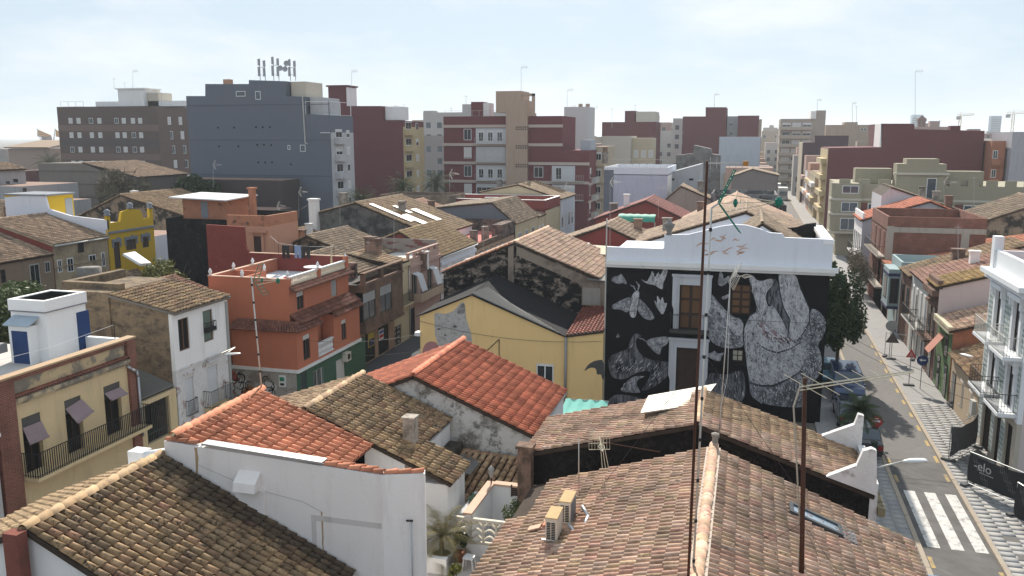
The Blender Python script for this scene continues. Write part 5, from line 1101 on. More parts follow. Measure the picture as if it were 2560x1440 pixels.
ur = thing('stone_urn', 'grey stone urn on the white parapet of the painted house', 'urn', J.p(*J.at(1672,586))); q = J.at(1672,587); m = MB(); m.lathe([(0.22,0),(0.12,0.12),(0.3,0.5),(0.36,0.62),(0.2,0.7),(0.12,0.85),(0.0,1.0)], J.p(q[0],q[1],-0.12), 10); m.build('urn_body', plain('grey_urn',(0.2,0.19,0.18),0.9), ur, True)
m = MB(); m.path([J.p(xa-0.02,0,0.15), J.p(xa-0.02,9.3,0.15), J.p(xa-0.02,12.0,0.15)], 0.045, 6); m.build('drainpipe', STEELW, hJ)

# --- yellow house
YEL = plaster('yellow_ochre_paint', (0.80,0.56,0.26), 0.07, (0.36,0.24,0.12), 0.25); SHEET = plaster('dark_sheet_roof', (0.012,0.012,0.014), 0.3, (0.045,0.042,0.04), 0.35)
YK = 51.9; K = NY(YK)
hK, sK = prof_house('yellow_house', 'ochre yellow house with cat painting and sagging dark sheet roof', [(-20.6,5.3),(-17.0,6.85),(-10.9,4.5),(-8.4,5.0)], YK, 57.6, (YEL, YEL, YEL, SHEET))
def sheet(h, A, B, C, D, mat, name='sheet_roof', th=0.06):
    m = MB(); N = (Vector(B)-Vector(A)).cross(Vector(D)-Vector(A)).normalized(); N = N if N.z > 0 else -N; m.prism([Vector(p) for p in (A,B,C,D)], N*th); return m.build(name, mat, h)
sheet(hK, (-17.0,YK-0.15,6.9), (-17.0,57.6,7.3), (-10.8,57.6,4.65), (-10.8,YK-0.15,4.55), SHEET); sheet(hK, (-17.0,YK-0.15,6.9), (-17.0,57.6,7.3), (-20.8,57.6,5.5), (-20.8,YK-0.15,5.28), SHEET)
m = MB(); a = Vector((-16.9,YK-0.1,7.0)); 
for i in range(14): m.tube((-17.0+0.04*i, YK+0.05+i*0.13, 7.02+i*0.008), (-11.2-0.27*i, YK-0.1+i*0.13, 4.78+0.10*i), 0.06, 0.06, 5)
m.build('fibre_sheets', CORR, hK); roof(hK, (-8.4,57.5,5.6), (-10.8,57.5,5.3), (-10.8,YK-0.1,4.6), (-8.4,YK-0.1,5.05), tilemat('red_flat_tile',[(0.28,0.08,0.06),(0.34,0.11,0.08)],lich=0.4), jit=0.4)
kw = K.rect(1342,908,1384,957); window(hK, K, kw, d=0.01, gl=GLASS, leaves=2, fw=0.07, shut=0.12, shutm=FRAME, sill=FRAME)
pipe(hK, [K.p(-10.75,4.5,0.1), K.p(-10.75,0,0.1)], 0.09, plain('grey_downpipe',(0.27,0.26,0.25),0.6))
m = MB(); m.path([K.p(*K.at(1248,918),0.02),K.p(*K.at(1248,848),0.02),K.p(*K.at(1205,888),0.02)],0.03,4); m.build('cable_conduit', IRON, hK)
def kpoly(pts, mat, d, name='wall_painting', sm=2):
    P = pts
    for _ in range(sm):
        Q = []
        for i in range(len(P)): a, b = P[i], P[(i+1) % len(P)]; Q += [(a[0]*.78+b[0]*.22, a[1]*.78+b[1]*.22), (a[0]*.22+b[0]*.78, a[1]*.22+b[1]*.78)]
        P = Q
    m = MB(); m.add([K.p(*K.at(a, b), d) for a, b in P], [tuple(range(len(P)))[::-1]]); m.build(name, mat, hK)
kz = lambda l: [(1040+a/4, 700+b/4) for a, b in l]
CATF = furmat('painted_cat_fur', (0.33,0.31,0.30), (0.50,0.475,0.46), (1.2,1,1.6), 1.3, 0.34, 0.52)
kpoly(kz([(180,335),(235,325),(280,345),(380,310),(450,220),(490,225),(500,380),(530,470),(560,560),(560,700),(240,700),(190,560),(185,430)]), CATF, 0.005)
for l in ([(205,490),(235,478),(250,492),(225,502)], [(365,462),(400,450),(412,470),(380,480)], [(275,548),(310,545),(295,565)]): kpoly(kz(l), plain('cat_line',(0.09,0.085,0.08),0.9), 0.008, 'painted_feature')
kpoly(kz([(400,330),(455,235),(490,235),(495,330),(450,345)]), furmat('cat_ear',(0.16,0.15,0.15),(0.36,0.34,0.33),(1,1,1),2.0), 0.008, 'painted_feature')
kpoly(kz([(65,700),(90,640),(140,612),(200,620),(240,680),(245,720),(220,790),(65,790)]), plain('painted_rose',(0.40,0.19,0.19),0.9), 0.006)
kpoly(kz([(1675,920),(1720,845),(1790,805),(1880,795),(1885,1000),(1860,990),(1850,940),(1810,950),(1800,880),(1740,875)]), plain('painted_wing',(0.07,0.07,0.07),0.9), 0.006, sm=1)
m = MB(); K.box(m, -20.9, -20.55, 4.0, 4.25, -0.3, 0.25); m.build('eaves_corner', FRAME, hK)
tc = thing('shade_cloth', 'turquoise shade cloth stretched over the yard below the yellow house', 'awning', (-9.2,47,0)); a, b, c, d = pt(1415,997,z=2.3), pt(1520,1003,z=2.3), pt(1510,1050,z=2.0), pt(1385,1048,z=2.0)
TEAL = plain('turquoise_mesh',(0.13,0.42,0.36),0.8); m = MB(); n = 14
V = [(a.lerp(b,i/n).lerp(d.lerp(c,i/n),j/4) + Vector((0,0,0.06*math.sin(i*1.7)-0.12*math.sin(math.pi*j/4)))) for j in range(5) for i in range(n+1)]
m.add(V, [(j*(n+1)+i, j*(n+1)+i+1, (j+1)*(n+1)+i+1, (j+1)*(n+1)+i) for j in range(4) for i in range(n)]); m.build('cloth', TEAL, tc, True)
m = MB(); m.tube(a,b,0.025,0.025,6); m.tube(d,c,0.025,0.025,6)
for q in (a,b,c,d): m.tube(q,(q.x,q.y,0),0.03,0.03,6)
m.build('poles', STEELW, tc)
# --- burnt gable house behind the yellow one
BURN = patchy('burnt_black_wall', (0.27,0.215,0.175), (0.014,0.013,0.013), 0.40, 0.50, 1.5, (0.012,0.012,0.012), 0.75, stretch=(1,1,1.5)); TAUPE = patchy('taupe_render',(0.30,0.24,0.19),(0.2,0.155,0.125),0.5,0.62,0.8)
YB = 58.2; Bn = NY(YB)
hL, sL = prof_house('burnt_gable_house', 'gabled house with black soot-stained end wall and pale tile roof', [(-21.2,7.2),(-15.8,9.5),(-9.9,7.25)], YB, 68.5, (BURN, TAUPE, TAUPE), (0,1), T_MIX, over=0.15, near=(0,0), jit=0.6, ridges=(1,))
m = MB(); Bn.poly(m, [(-9.9,0),(-8.4,0),(-8.4,7.0),(-9.9,7.1)], 0.0, -3.0); Bn.poly(m, [(-15.7,9.35),(-10.0,7.15),(-10.0,6.4),(-15.7,8.7)], 0.02, 0.0); m.build('side_annex', TAUPE, hL)
kw = Bn.rect(1458,718,1500,762); m = MB(); Bn.box(m, *kw, 0.0, 0.03); m.build('blocked_window', plaster('blocked_render',(0.34,0.31,0.28),0.1), hL)
m = MB(); a, b, c, d = kw; Bn.box(m, a-.08,a,c-.08,d+.08,0,.07); Bn.box(m,b,b+.08,c-.08,d+.08,0,.07); Bn.box(m,a,b,d,d+.08,0,.07); Bn.box(m,a,b,c-.08,c,0,.07); m.build('window_frame', TAUPE, hL)
sheet(hL, (-10.6,YB-0.3,7.2), (-8.3,YB-0.3,7.1), (-8.3,61.2,7.3), (-10.6,61.2,7.4), CORR)
coping(hL, (-21.2,YB-0.05,7.32), (-15.8,YB-0.05,9.62), tp, 0.4)
m = MB(); m.box(-16.3,-15.9,YB-0.08,YB,6.2,9.6); m.build('wall_pier', TAUPE, hL)
# --- white gabled house behind the painted one, and its neighbours
prof_house('white_gabled_house', 'white gabled house under tan tiles directly behind the painted parapet', [(-8.0,9.0),(-0.2,11.5),(4.5,9.6)], 64, 74, (COOLW, COOLW, COOLW), (0,1), T_FARW, jit=0.6, ridges=(1,))
prof_house('red_gable_house', 'low dark red gabled house left of the white parapet', [(-17.0,7.4),(-11.7,9.35),(-7.9,7.7)], 72.5, 80, (REDW, REDW, REDW), (0,1), T_FARW, jit=0.6, ridges=(1,))
wb = thing('stone_chimney_block', 'mottled square chimney block at the left end of the white parapet', 'chimney', (-5.7,70,6)); q = NY(66).rect(1612,592,1640,626); m = MB(); NY(66).box(m, q[0], q[1], 5, q[3], -0.8, 0); m.build('block', patchy('mottled_stone',(0.32,0.28,0.22),(0.15,0.13,0.11),0.45,0.6,1.5), wb)
hs = thing('white_rooftop_room', 'white rooftop room with air conditioner beside the burnt gable', 'outbuilding', (-9,68,5)); r_ = NY(66.5); q = r_.rect(1478,640,1515,690); m = MB(); r_.box(m, q[0]-0.4, q[1]+0.4, 4, q[3], -3, 0); m.build('walls', WHITE, hs); m = MB(); r_.box(m, q[0]+0.3, q[0]+1.0, q[2], q[3]-0.2, 0, 0.03); m.build('door', plain('grey_door',(0.15,0.15,0.14),0.7), hs); sheet(hs, (q[0]-2.2,66.0,q[3]+0.3), (q[1]+0.6,66.0,q[3]+0.15), (q[1]+0.6,70,q[3]+0.3), (q[0]-2.2,70,q[3]+0.45), plain('yellowed_sheet',(0.40,0.35,0.25),0.8))
prof_house('dark_red_roof_house', 'house with dark red painted gable and red sheet roof before the tall white wall', [(-17.2,7.4),(-11.4,9.6),(-7.2,7.7)], 99, 108, (REDW, REDW, REDW), (0,1), tilemat('red_sheet_tile',[(0.26,0.085,0.075),(0.30,0.10,0.085)],lich=0.2), jit=0.2, ridges=(1,))
tr = thing('green_tarpaulin', 'rolled green tarpaulin awning on a roof left of the mast', 'tarpaulin', (-11,88,7)); T_ = NY(88); q = T_.rect(1548,534,1640,553); m = MB(); n = 16
for j in range(5):
    aa = math.pi*(j+0.2)/5; 
V = [T_.p(q[0]+(q[1]-q[0])*i/n, q[2]+(q[3]-q[2])*math.sin(math.pi*0.5*j/5)+0.03*math.sin(i*1.9+j), 1.2*math.cos(math.pi*0.5*j/5)) for j in range(6) for i in range(n+1)]
m.add(V, [(j*(n+1)+i, j*(n+1)+i+1, (j+1)*(n+1)+i+1, (j+1)*(n+1)+i) for j in range(5) for i in range(n)]); m.build('canvas', plain('green_tarp',(0.06,0.30,0.22),0.7), tr, True)
m = MB()
for i in (0,1): m.tube(T_.p(q[i],q[2],1.1),T_.p(q[i],5,1.1),0.06,0.06,5)
m.build('frame', STEELW, tr)
prof_house('dark_yard_house', 'dark roofed yard house in the shade behind the low red gable', [(-19.5,6.2),(-13.5,7.9),(-7.0,6.6)], 82, 90, (BURN, WHITE, WHITE), (0,1), T_FAR, jit=0.8, ridges=(1,))
prof_house('long_brown_house', 'long house with brown and pink tile roof behind the green aerial', [(-7.0,7.8),(-1.4,10.6),(4.4,8.2)], 88, 101, (REDW, REDW, WHITE), (0,1), T_MIX, jit=0.5, ridges=(1,))
prof_house('tan_roof_house', 'tan tiled house between the white gable and the brown roof', [(-6.8,8.6),(-0.9,10.8),(4.4,9.0)], 76, 86, (COOLW, WHITE, WHITE), (0,1), T_FARW, jit=0.5, ridges=(1,))
hW = flat_house('tall_white_wall_house', 'tall narrow house with plain pale violet-white side wall', -20.4, -11.3, 124, 138, 12.5, (plaster('violet_white_wall',(0.50,0.51,0.60),0.05), WHITE, GREYB), 11.8, 12.6, COOLW, PALEF)
m = MB(); NX(-20.4).box(m, 124.2, 126, 0, 12, 0, 0.02); m.build('grey_strip', GREYB, hW)
m = MB(); NY(123.98).box(m, -20.4, -19.0, 3, 12.2, 0, 0.02); m.build('painted_strip', GREYB, hW)
m = MB(); railing(m, [(-20.3,124.1),(-11.4,124.1)], 12.6, 1.1, 0.9, 0.03, top=0.03); m.build('roof_railing', STEELW, hW)
h_ = thing('grey_shed_wall_house', 'grey-white house with sloping wall top and two small vents', 'house', (-9.5,131,0)); m = MB(); NY(131).poly(m, [(-12.1,0),(-7.2,0),(-7.2,12.9),(-12.1,11.5)], 0, -8); m.build('walls', plaster('grey_white_old',(0.38,0.39,0.41),0.1), h_)
for px_ in (1681,1728): q = NY(131).rect(px_-5,446,px_+5,451); m = MB(); NY(131).box(m, *q, 0.0, 0.04); m.build('vent', DARK, h_)
prof_house('beige_gable_house', 'beige gabled house below the grey sloping wall', [(-12.2,7.4),(-9.3,10.0),(-4.5,8.0)], 122.5, 128, (plaster('warm_beige',(0.36,0.30,0.25),0.08),)*3, (0,1), T_FARW, ridges=(1,))
flat_house('glass_terrace_house', 'white house with dark glazed roof terrace right of the rusty mast', -5.0, 3.5, 118, 128, 8.2, (COOLW, WHITE, WHITE), 7.9, 9.4, patchy('grey_terrace_panel',(0.22,0.22,0.22),(0.08,0.08,0.085)), PALEF)
prof_house('brown_gable_house', 'brown gabled house with three attic windows before the pale blue wall', [(-3.5,9.3),(0.3,10.7),(5.0,9.6)], 170, 180, (plaster('grey_brown_gable',(0.20,0.17,0.165),0.1),)*3, (0,1), T_FAR, ridges=(1,))
flat_house('black_roof_house', 'low house with black parapet and dark roof near the street', 0.2, 4.4, 110, 117, 8.5, (plain('black_parapet_wall',(0.03,0.032,0.036),0.8), WHITE, WHITE), 7.6, 8.7, MATS['black_parapet_wall'], MATS['black_parapet_wall'])

# ================================================================== block behind the left row
BLK = patchy('black_waterproofed_wall', (0.008,0.0085,0.010), (0.02,0.018,0.017), 0.52, 0.66, 0.8, (0.13,0.09,0.07), 0.15)
TERW = patchy('flaking_terracotta', (0.44,0.20,0.12), (0.07,0.055,0.045), 0.58, 0.68, 0.9); TERL = plaster('terracotta_light',(0.50,0.27,0.18),0.12,(0.2,0.12,0.09),0.35)
hb = flat_house('black_wall_building', 'building with tall black side wall and terracotta roof room under a white sheet', -50.4, -42.9, 66, 76, 9.7, (BLK, TERL, BLK), 9.0, 9.75, BLK, ROOFING, cat='building')
m = MB(); m.box(-50.0, -45.4, 68, 71.5, 9.0, 11.35); m.build('roof_room', TERW, hb); m = MB(); m.prism([(-50.9,67.3,11.45),(-44.8,67.0,11.3),(-44.8,72.2,11.45),(-50.9,72.2,11.6)], (0,0,0.1)); m.build('white_sheet', plain('white_roof_sheet',(0.60,0.61,0.61),0.5), hb)
m = MB(); q = NY(68).rect(502,503,521,545); NY(68).box(m, *q, 0, 0.04); m.build('door', plain('grey_blue_door',(0.2,0.22,0.25),0.6), hb)
m = MB(); m.box(-44.4,-43.9,70,70.5,9.0,12.2); m.box(-44.5,-43.8,69.9,70.6,12.2,12.35); m.build('chimney', TERW, hb)
ht = thing('terracotta_stair_tower', 'peeling terracotta stair tower with dark doorway behind the orange terrace', 'building', (-40.5,64,0)); m = MB(); m.box(-42.8,-38.9,64,69,0,9.5); m.build('walls', TERL, ht); m = MB(); m.box(-42.8,-38.9,64,64.2,9.5,10.4); m.box(-39.1,-38.9,64.2,69,9.5,10.4); m.build('parapet', TERW, ht); q = NY(64).rect(635,590,656,636); m = MB(); NY(64).box(m, *q, 0, 0.03); m.build('doorway', WOODD, ht)
m = MB(); NY(64).box(m, -40.6,-39.0,9.0,9.2,0,0.3); NY(64).box(m, q[0]-0.25, q[0], q[2], q[3]+0.2, 0, 0.1); NY(64).box(m, q[1], q[1]+0.25, q[2], q[3]+0.2, 0, 0.1); NY(64).box(m, q[0]-.25, q[1]+.25, q[3]+.2, q[3]+.35, 0, 0.14); m.build('door_surround', TERL, ht)
prof_house('brown_gable_roof_house', 'low house with brown tile roof right of the terracotta tower', [(-41.5,6.4),(-37.5,8.2),(-32.0,6.3)], 68, 76, (SOOT, SOOT, SOOT), (0,1), T_FAR, ridges=(1,))
prof_house('skylit_house', 'dark gabled house with pale translucent strips in its tile roof', [(-45.2,8.7),(-40.9,9.8),(-32.0,6.5)], 85, 98, (patchy('dark_grey_gable',(0.16,0.155,0.15),(0.05,0.05,0.05),0.45,0.6,0.9), WHITE, BURN), (0,1), T_DARK, ridges=(1,))
hsk = bpy.data.objects.get('skylit_house')
for (xa_, xb_, ya_, yb_) in ((-39.8,-35.0,86.0,86.9),(-36.5,-33.0,87.2,88.6),(-38.6,-36.5,89.6,90.4),(-37.2,-34.0,91.5,93)):
    zf_ = lambda x: 9.8-(x+40.9)*(3.3/8.9)+0.32; sheet(hsk, (xa_,ya_,zf_(xa_)), (xb_,ya_,zf_(xb_)), (xb_,yb_,zf_(xb_)), (xa_,yb_,zf_(xa_)), plain('translucent_sheet',(0.62,0.58,0.46),0.5), 'roof_light', 0.04)
m = MB(); m.box(-46.2,-45.3,84.4,85.2,5,10.1); m.box(-46.3,-45.2,84.3,85.3,10.1,10.3); m.build('chimney', WHITE, hsk)
sc_ = thing('turquoise_canvas', 'small turquoise canvas sail below the skylit roof', 'awning', (-37,80,6)); m = MB(); S = NY(80); q = [S.at(818,598), S.at(900,585), S.at(898,592), S.at(860,604)]; m.prism([S.p(q[0][0],q[0][1],0.6), S.p(q[1][0],q[1][1],-0.6), S.p(q[2][0],q[2][1]-0.1,0.8), S.p(q[3][0],q[3][1],1.4)], (0,0,0.03)); m.build('canvas', TEAL, sc_); m = MB(); m.tube(S.p(q[1][0],q[1][1],-0.6), S.p(q[1][0],4.5,-0.6),0.04,0.04,5); m.tube(S.p(q[3][0],q[3][1],1.4), S.p(q[3][0],4.5,1.4),0.04,0.04,5); m.build('posts', STEELW, sc_)
prof_house('white_gable_cottage', 'cottage with ragged white gable and pink-tan tile roof in the middle distance', [(-47,6.8),(-43.2,8.4),(-37.0,6.4)], 104, 111, (WHITE, WHITE, WHITE), (1,), tilemat('pink_tan_tile',[(0.50,0.29,0.20),(0.44,0.25,0.17)],lich=0.3), ridges=(1,))
flat_house('brown_wall_house', 'house with long bare brown parapet wall before the palms', -51, -40.5, 114, 121, 8.7, (patchy('bare_brown_wall',(0.20,0.155,0.12),(0.13,0.1,0.08)),)*3, 7.6, 8.75, MATS['bare_brown_wall'], ROOFING)
prof_house('red_side_house', 'small white-fronted house with red side wall near the beige apartment block', [(-41,6.6),(-37,8.0),(-31,6.3)], 128, 134, (REDW, WHITE, WHITE), (0,1), T_DARK, ridges=(1,))
prof_house('old_yard_house', 'low house with dull red walls below the big grey wall', [(-50.5,5.6),(-46.5,7.2),(-43,6.0)], 79, 84, (DKRED, DKRED, DKRED), (0,1), T_DARK)
prof_house('yard_roof_house', 'low house roofed in brown tiles left of the black wall', [(-50.6,4.6),(-46.5,6.4),(-43.0,5.0)], 50, 57, (SOOT, SOOT, SOOT), (0,1), T_FAR, ridges=(1,), jit=0.7)
wt = thing('water_tank', 'round grey concrete water tank among the yards on the left', 'tank', pt(200,712,y=44)); q = NY(44).rect(175,672,227,716); m = MB(); m.lathe([((q[1]-q[0])/2, 0),((q[1]-q[0])/2, q[3]-q[2]),(0.0, q[3]-q[2]+0.02)], ((q[0]+q[1])/2, 44.8, q[2]), 18); m.build('drum', patchy('grey_concrete_tank',(0.26,0.245,0.23),(0.18,0.165,0.15)), wt, True)
m = MB(); m.box((q[0]+q[1])/2-1.2,(q[0]+q[1])/2+1.2,43.8,46,0,q[2]); m.build('plinth', SOOT, wt)
hq = thing('yard_outbuilding', 'old brown outbuilding with pink roof deck and blue tub behind the white house', 'outbuilding', (-37,42,0)); q = NY(42).rect(228,718,430,790); m = MB(); m.box(q[0],q[1],42,47,0,q[3]-0.9); m.build('walls', SOOT, hq); m = MB(); m.box(q[0],q[1],42,42.25,q[3]-0.9,q[3]-0.1); m.build('parapet', BROWNR, hq); m = MB(); m.box(q[0]+0.1,q[1]-0.1,42.3,47,q[3]-0.9,q[3]-0.8); m.build('deck', plaster('pink_deck',(0.45,0.25,0.2),0.15), hq)
bt = thing('blue_tub', 'bright blue plastic tub on the pink roof deck', 'tub', (-37.5,44.2,q[3]-0.8)); m = MB(); p_ = pt(315,695,y=44.2); m.lathe([(0.5,0),(0.65,0.4),(0.6,0.4),(0.45,0.05)], (p_.x,44.2,q[3]-0.78), 12); m.build('shell', plain('blue_plastic',(0.03,0.07,0.42),0.4), bt)
prof_house('tiled_yard_shed', 'shed under ribbed reddish tiles among the left yards', [(-45.5,5.0),(-41.5,6.5),(-36.5,5.0)], 49, 55, (SOOT,)*3, (0,1), tilemat('reddish_old_tile',[(0.38,0.20,0.14),(0.30,0.15,0.1),(0.42,0.25,0.17)],lich=0.45), ridges=(1,), cat='shed')
m = MB(); 
cst = thing('white_corrugated_sheet', 'tilted white corrugated sheet over the left yards', 'roof sheet', pt(330,640,y=58))
A_, B_, C_, D_ = pt(310,637,y=58), pt(335,632,y=60), pt(375,660,y=58), pt(352,662,y=56)
for i in range(9): m.tube(A_.lerp(B_,i/8), D_.lerp(C_,i/8), 0.14, 0.14, 5)
m.build('sheet', plain('white_sheet_metal',(0.58,0.58,0.57),0.5), cst)

# ================================================================== third row, facing the back street
XP = -57.5; FP = PX(XP)
CRW = patchy('worn_cream_facade', (0.42,0.34,0.23), (0.27,0.215,0.15), 0.46, 0.6, 0.7); GBRN = plaster('grey_brown_facade',(0.25,0.18,0.13),0.15,(0.1,0.08,0.06),0.4)
hp1, _ = prof_house('brown_facade_house', 'brown-fronted house with broad tan tile roof at the left edge', [(-69,7.4),(-64.3,9.0),(XP,6.95)], 50, 60.1, (DKRED, GBRN, GBRN), (0,1), T_FARW, ridges=(1,), jit=0.3)
for px0,py0,px1,py1 in ((0,675,15,705),(72,662,102,712),(110,655,126,680)): farwin(hp1, FP, FP.rect(px0,py0,px1,py1), shut=0.0, fr=WOODD if px0 == 0 else STEELW)
hp2, _ = prof_house('cream_facade_house', 'worn cream-fronted house under tan tiles with a pale gutter', [(-69,8.6),(-64.2,9.6),(XP,7.75)], 60.2, 66.8, (DKRED, CRW, CRW), (0,1), T_FARW, ridges=(1,), jit=0.3, edge=CRW)
pipe(hp2, [FP.p(60.2,7.7,0.25),FP.p(66.8,7.7,0.25)], 0.08, STEELW, 'gutter')
for r_ in ((194,606,210,630),(142,650,156,680),(166,646,185,678),(221,638,240,652),(252,632,264,665)): farwin(hp2, FP, FP.rect(*r_), shut=0.0, fr=WOODD if r_[1] < 620 else FRAME)
m = MB(); FP.box(m, 60.2, 66.8, 5.75, 5.85, 0, 0.08); m.build('string_course', CRW, hp2)
YELB = plaster('bright_yellow_paint', (0.62,0.40,0.03), 0.06, (0.45,0.3,0.05), 0.15); GRT = plain('grey_stucco_trim',(0.22,0.235,0.26),0.8)
hy = thing('yellow_facade_house', 'bright yellow house with grey stucco trim and stepped roof parapet', 'house', (XP,67,0)); ya, yb = 66.95, 73.4
m = MB(); m.box(-69, XP-0.2, ya, yb, 0, 8.4); m.build('walls', COOLW, hy)
dd = [FP.rect(283,606,303,656), FP.rect(314,600,342,622), FP.rect(355,592,373,617)]; dd[0] = (dd[0][0],dd[0][1],4.6,dd[0][3])
skin(hy, FP, ya, yb, 0, 8.3, dd, YELB, 0.2); 
for q in dd: window(hy, FP, q, fr=plain('brown_shutter',(0.075,0.055,0.05),0.7), gl=MATS['brown_shutter'], leaves=2, name='shutter_door')
m = MB()
for a, b, c, d in dd: FP.box(m, a-.18,b+.18,d,d+.28,0,.1); FP.box(m,a-.18,a,d-.5,d,0,.08); FP.box(m,b,b+.18,d-.5,d,0,.08)
FP.box(m, ya, yb, 8.0, 8.2, 0, 0.14)
for c in (68.2,70.2,72.2): FP.poly(m, [(c-.5,7.35),(c,7.1),(c+.5,7.35),(c,7.6)], 0, 0.06)
m.build('stucco_trim', GRT, hy)
m = MB(); FP.poly(m, [(ya,8.3),(yb,8.3),(yb,9.9),(yb-.5,9.9),(yb-.5,9.0),(72.0,9.0),(71.6,9.9),(70.3,10.1),(69.0,9.9),(68.7,9.0),(67.4,9.0),(67.4,9.7),(ya,9.7)], -0.25, 0.0); m.build('stepped_parapet', YELB, hy)
m = MB()
for c, z in ((ya+.2,9.7),(yb-.25,9.9),(70.3,10.1)): m.lathe([(0.3,0),(0.3,0.1),(0.2,0.2),(0.32,0.4),(0.1,0.6)], (XP-.12,c,z), 8)
m.build('parapet_ornaments', GRT, hy, True)
m = MB(); NY(ya).poly(m, [(-69,8.4),(XP,8.4),(XP,9.3),(-61.5,9.6),(-64.0,10.2),(-64.3,11.6),(-69,11.2)], 0.02, -0.2); m.build('side_wall', COOLW, hy)
m = MB(); m.box(-69,-64.3,ya,70.5,8.4,11.4); m.build('roof_room', YELB, hy); m = MB(); PX(-64.3).box(m, 69.4, 70.3, 8.9, 11.0, 0, 0.04); m.build('grey_door', plain('pale_grey_door',(0.35,0.36,0.37),0.6), hy); m = MB(); m.box(-69.1,-64.1,ya-.1,70.7,11.4,11.55); m.build('roof_slab', GRT, hy)
flat_house('white_party_wall_house', 'white-walled house seen beside the yellow front', -69, XP-0.4, 73.6, 79, 7.0, (WHITE, COOLW, WHITE))
prof_house('brown_back_house', 'house with brown mottled roof and two small skylights behind the yellow front', [(-77,7.2),(-70,10.2),(-60,7.6)], 84, 95, (SOOT, SOOT, SOOT), (0,1), T_DARK, ridges=(1,))
prof_house('tiled_row_house', 'old tiled row house left of the yellow roof room', [(-90,7.5),(-82,9.6),(-73,7.2)], 70, 80, (SOOT,)*3, (0,1), T_FAR, ridges=(1,))
flat_house('white_parapet_terrace_house', 'house with sloping white parapet and red tiled terrace at the left edge', -86, -74, 56, 66, 8.6, (WHITE, WHITE, WHITE), 8.4, 9.3, COOLW, TERRA)
prof_house('tan_low_house', 'low house under weathered tiles behind the white sloping parapet', [(-84,7.4),(-76,9.2),(-70,7.6)], 67, 69.8, (SOOT,)*3, (0,1), T_FAR)
hgw = flat_house('pale_stepped_house', 'pale plastered house with stepped boxes at the far left', -104, -92, 92, 102, 10.5, (plaster('pale_grey_render',(0.36,0.36,0.37),0.08),)*3); m = MB(); m.box(-103,-97,92,98,10.5,12.4); m.build('upper_box', MATS['pale_grey_render'], hgw); roof(hgw, (-100,91.8,13.4), (-100,98,13.4), (-96.6,98,12.5), (-96.6,91.8,12.5), T_FARW)
for r_ in ((57,470,67,486),(15,453,24,460),(33,447,45,456)): farwin(hgw, NY(92), NY(92).rect(*r_), shut=0, fr=WOODD)
flat_house('pale_annex', 'small pale annex beside the stepped house at the far left', -92, -86.5, 90, 98, 8.6, MATS['pale_grey_render'])
hgb = thing('banded_wall_house', 'long house with grey-brown banded party wall in the left middle distance', 'house', (-85,108,0)); G = NY(108); P_ = [G.at(95,408), G.at(205,408), G.at(290,440), G.at(340,440)]; m = MB(); G.poly(m, [(P_[0][0],0),(P_[-1][0],0),P_[3],P_[2],P_[1],P_[0]], 0, -12); m.build('walls', plaster('banded_grey_brown',(0.185,0.165,0.15),0.12,(0.1,0.09,0.08),0.4), hgb)
m = MB()
for z in (P_[0][1]-1.2,P_[0][1]-3.1,P_[0][1]-5.0): G.box(m, P_[0][0], P_[-1][0], z, z+0.12, 0, 0.1)
m.build('bands', plain('band_brown',(0.12,0.105,0.095),0.9), hgb)
roof(hgb, (P_[1][0],108,P_[1][1]+.1), (P_[1][0],120,P_[1][1]+.1), (P_[3][0]+.3,120,P_[3][1]-.2), (P_[3][0]+.3,108,P_[3][1]-.2), T_FARW)
flat_house('dark_brick_shed', 'dark brown windowless block standing against the big grey wall', -79, -62, 106, 111, 11.0, plaster('dark_brown_block',(0.075,0.06,0.062),0.12))
flat_house('low_brown_house', 'low dark brown house with sloping edge below the big grey wall', -72, -60, 98, 105, 7.4, plaster('brown_low_wall',(0.10,0.075,0.07),0.15))
flat_house('dark_red_low_wall_house', 'low dark red walled house left of the grey tower block', -96, -82, 122, 130, 8.6, REDW)

# ================================================================== apartment blocks
GBLK = plaster('slate_grey_render', (0.135,0.15,0.185), 0.06, (0.09,0.1,0.12), 0.2, scale=0.15)
yg = 112.0; G = NY(yg); hg = thing('grey_apartment_block', 'tall slate-grey blank-sided apartment block with phone masts on its roof', 'apartment block', (-68,yg,0))
gx0 = G.at(465,240)[0]; z_ = lambda px,py: G.at(px,py)[1]
prf = [(465,240),(513,240),(513,210),(622,210),(622,200),(715,203),(715,240),(762,242),(762,285),(818,288)]
P_ = [G.at(*q) for q in prf]; P_[-1] = (XP, P_[-1][1]); m = MB(); G.poly(m, [(P_[0][0],0),(XP,0)] + P_[::-1], 0, -7.5); m.build('walls', GBLK, hg)
m = MB()
for py in (262,350,438): G.box(m, gx0, XP, z_(640,py)-0.06, z_(640,py)+0.04, 0, 0.05)
m.build('expansion_joints', plain('joint_grey',(0.09,0.1,0.13),0.8), hg)
for r_ in ((590,228,614,241),(638,228,652,249),(750,362,764,379),(719,363,726,374)): farwin(hg, G, G.rect(*r_), leaves=1, gl=GLASSB)
m = MB()
for px_, py in ((545,319),(585,319),(640,318),(657,318),(675,318),(548,366),(596,366),(643,362),(660,362),(678,363),(646,406),(663,406),(680,406),(727,411)):
    a, z = G.at(px_,py); G.box(m, a-.12, a+.12, z-.12, z+.12, 0, 0.03)
m.build('vent_holes', DARK, hg)
m = MB(); m.path([G.p(*G.at(757,240),.1), G.p(*G.at(764,358),.1), G.p(*G.at(770,360),.1)], 0.09, 6); m.build('drainpipe', STEELW, hg)
R_ = PX(XP); LG = plaster('light_grey_front',(0.46,0.46,0.47),0.06)
m = MB(); m.box(XP-0.1, XP+0.06, yg+0.25, yg+7.4, 0, 17.5); m.build('street_front', LG, hg)
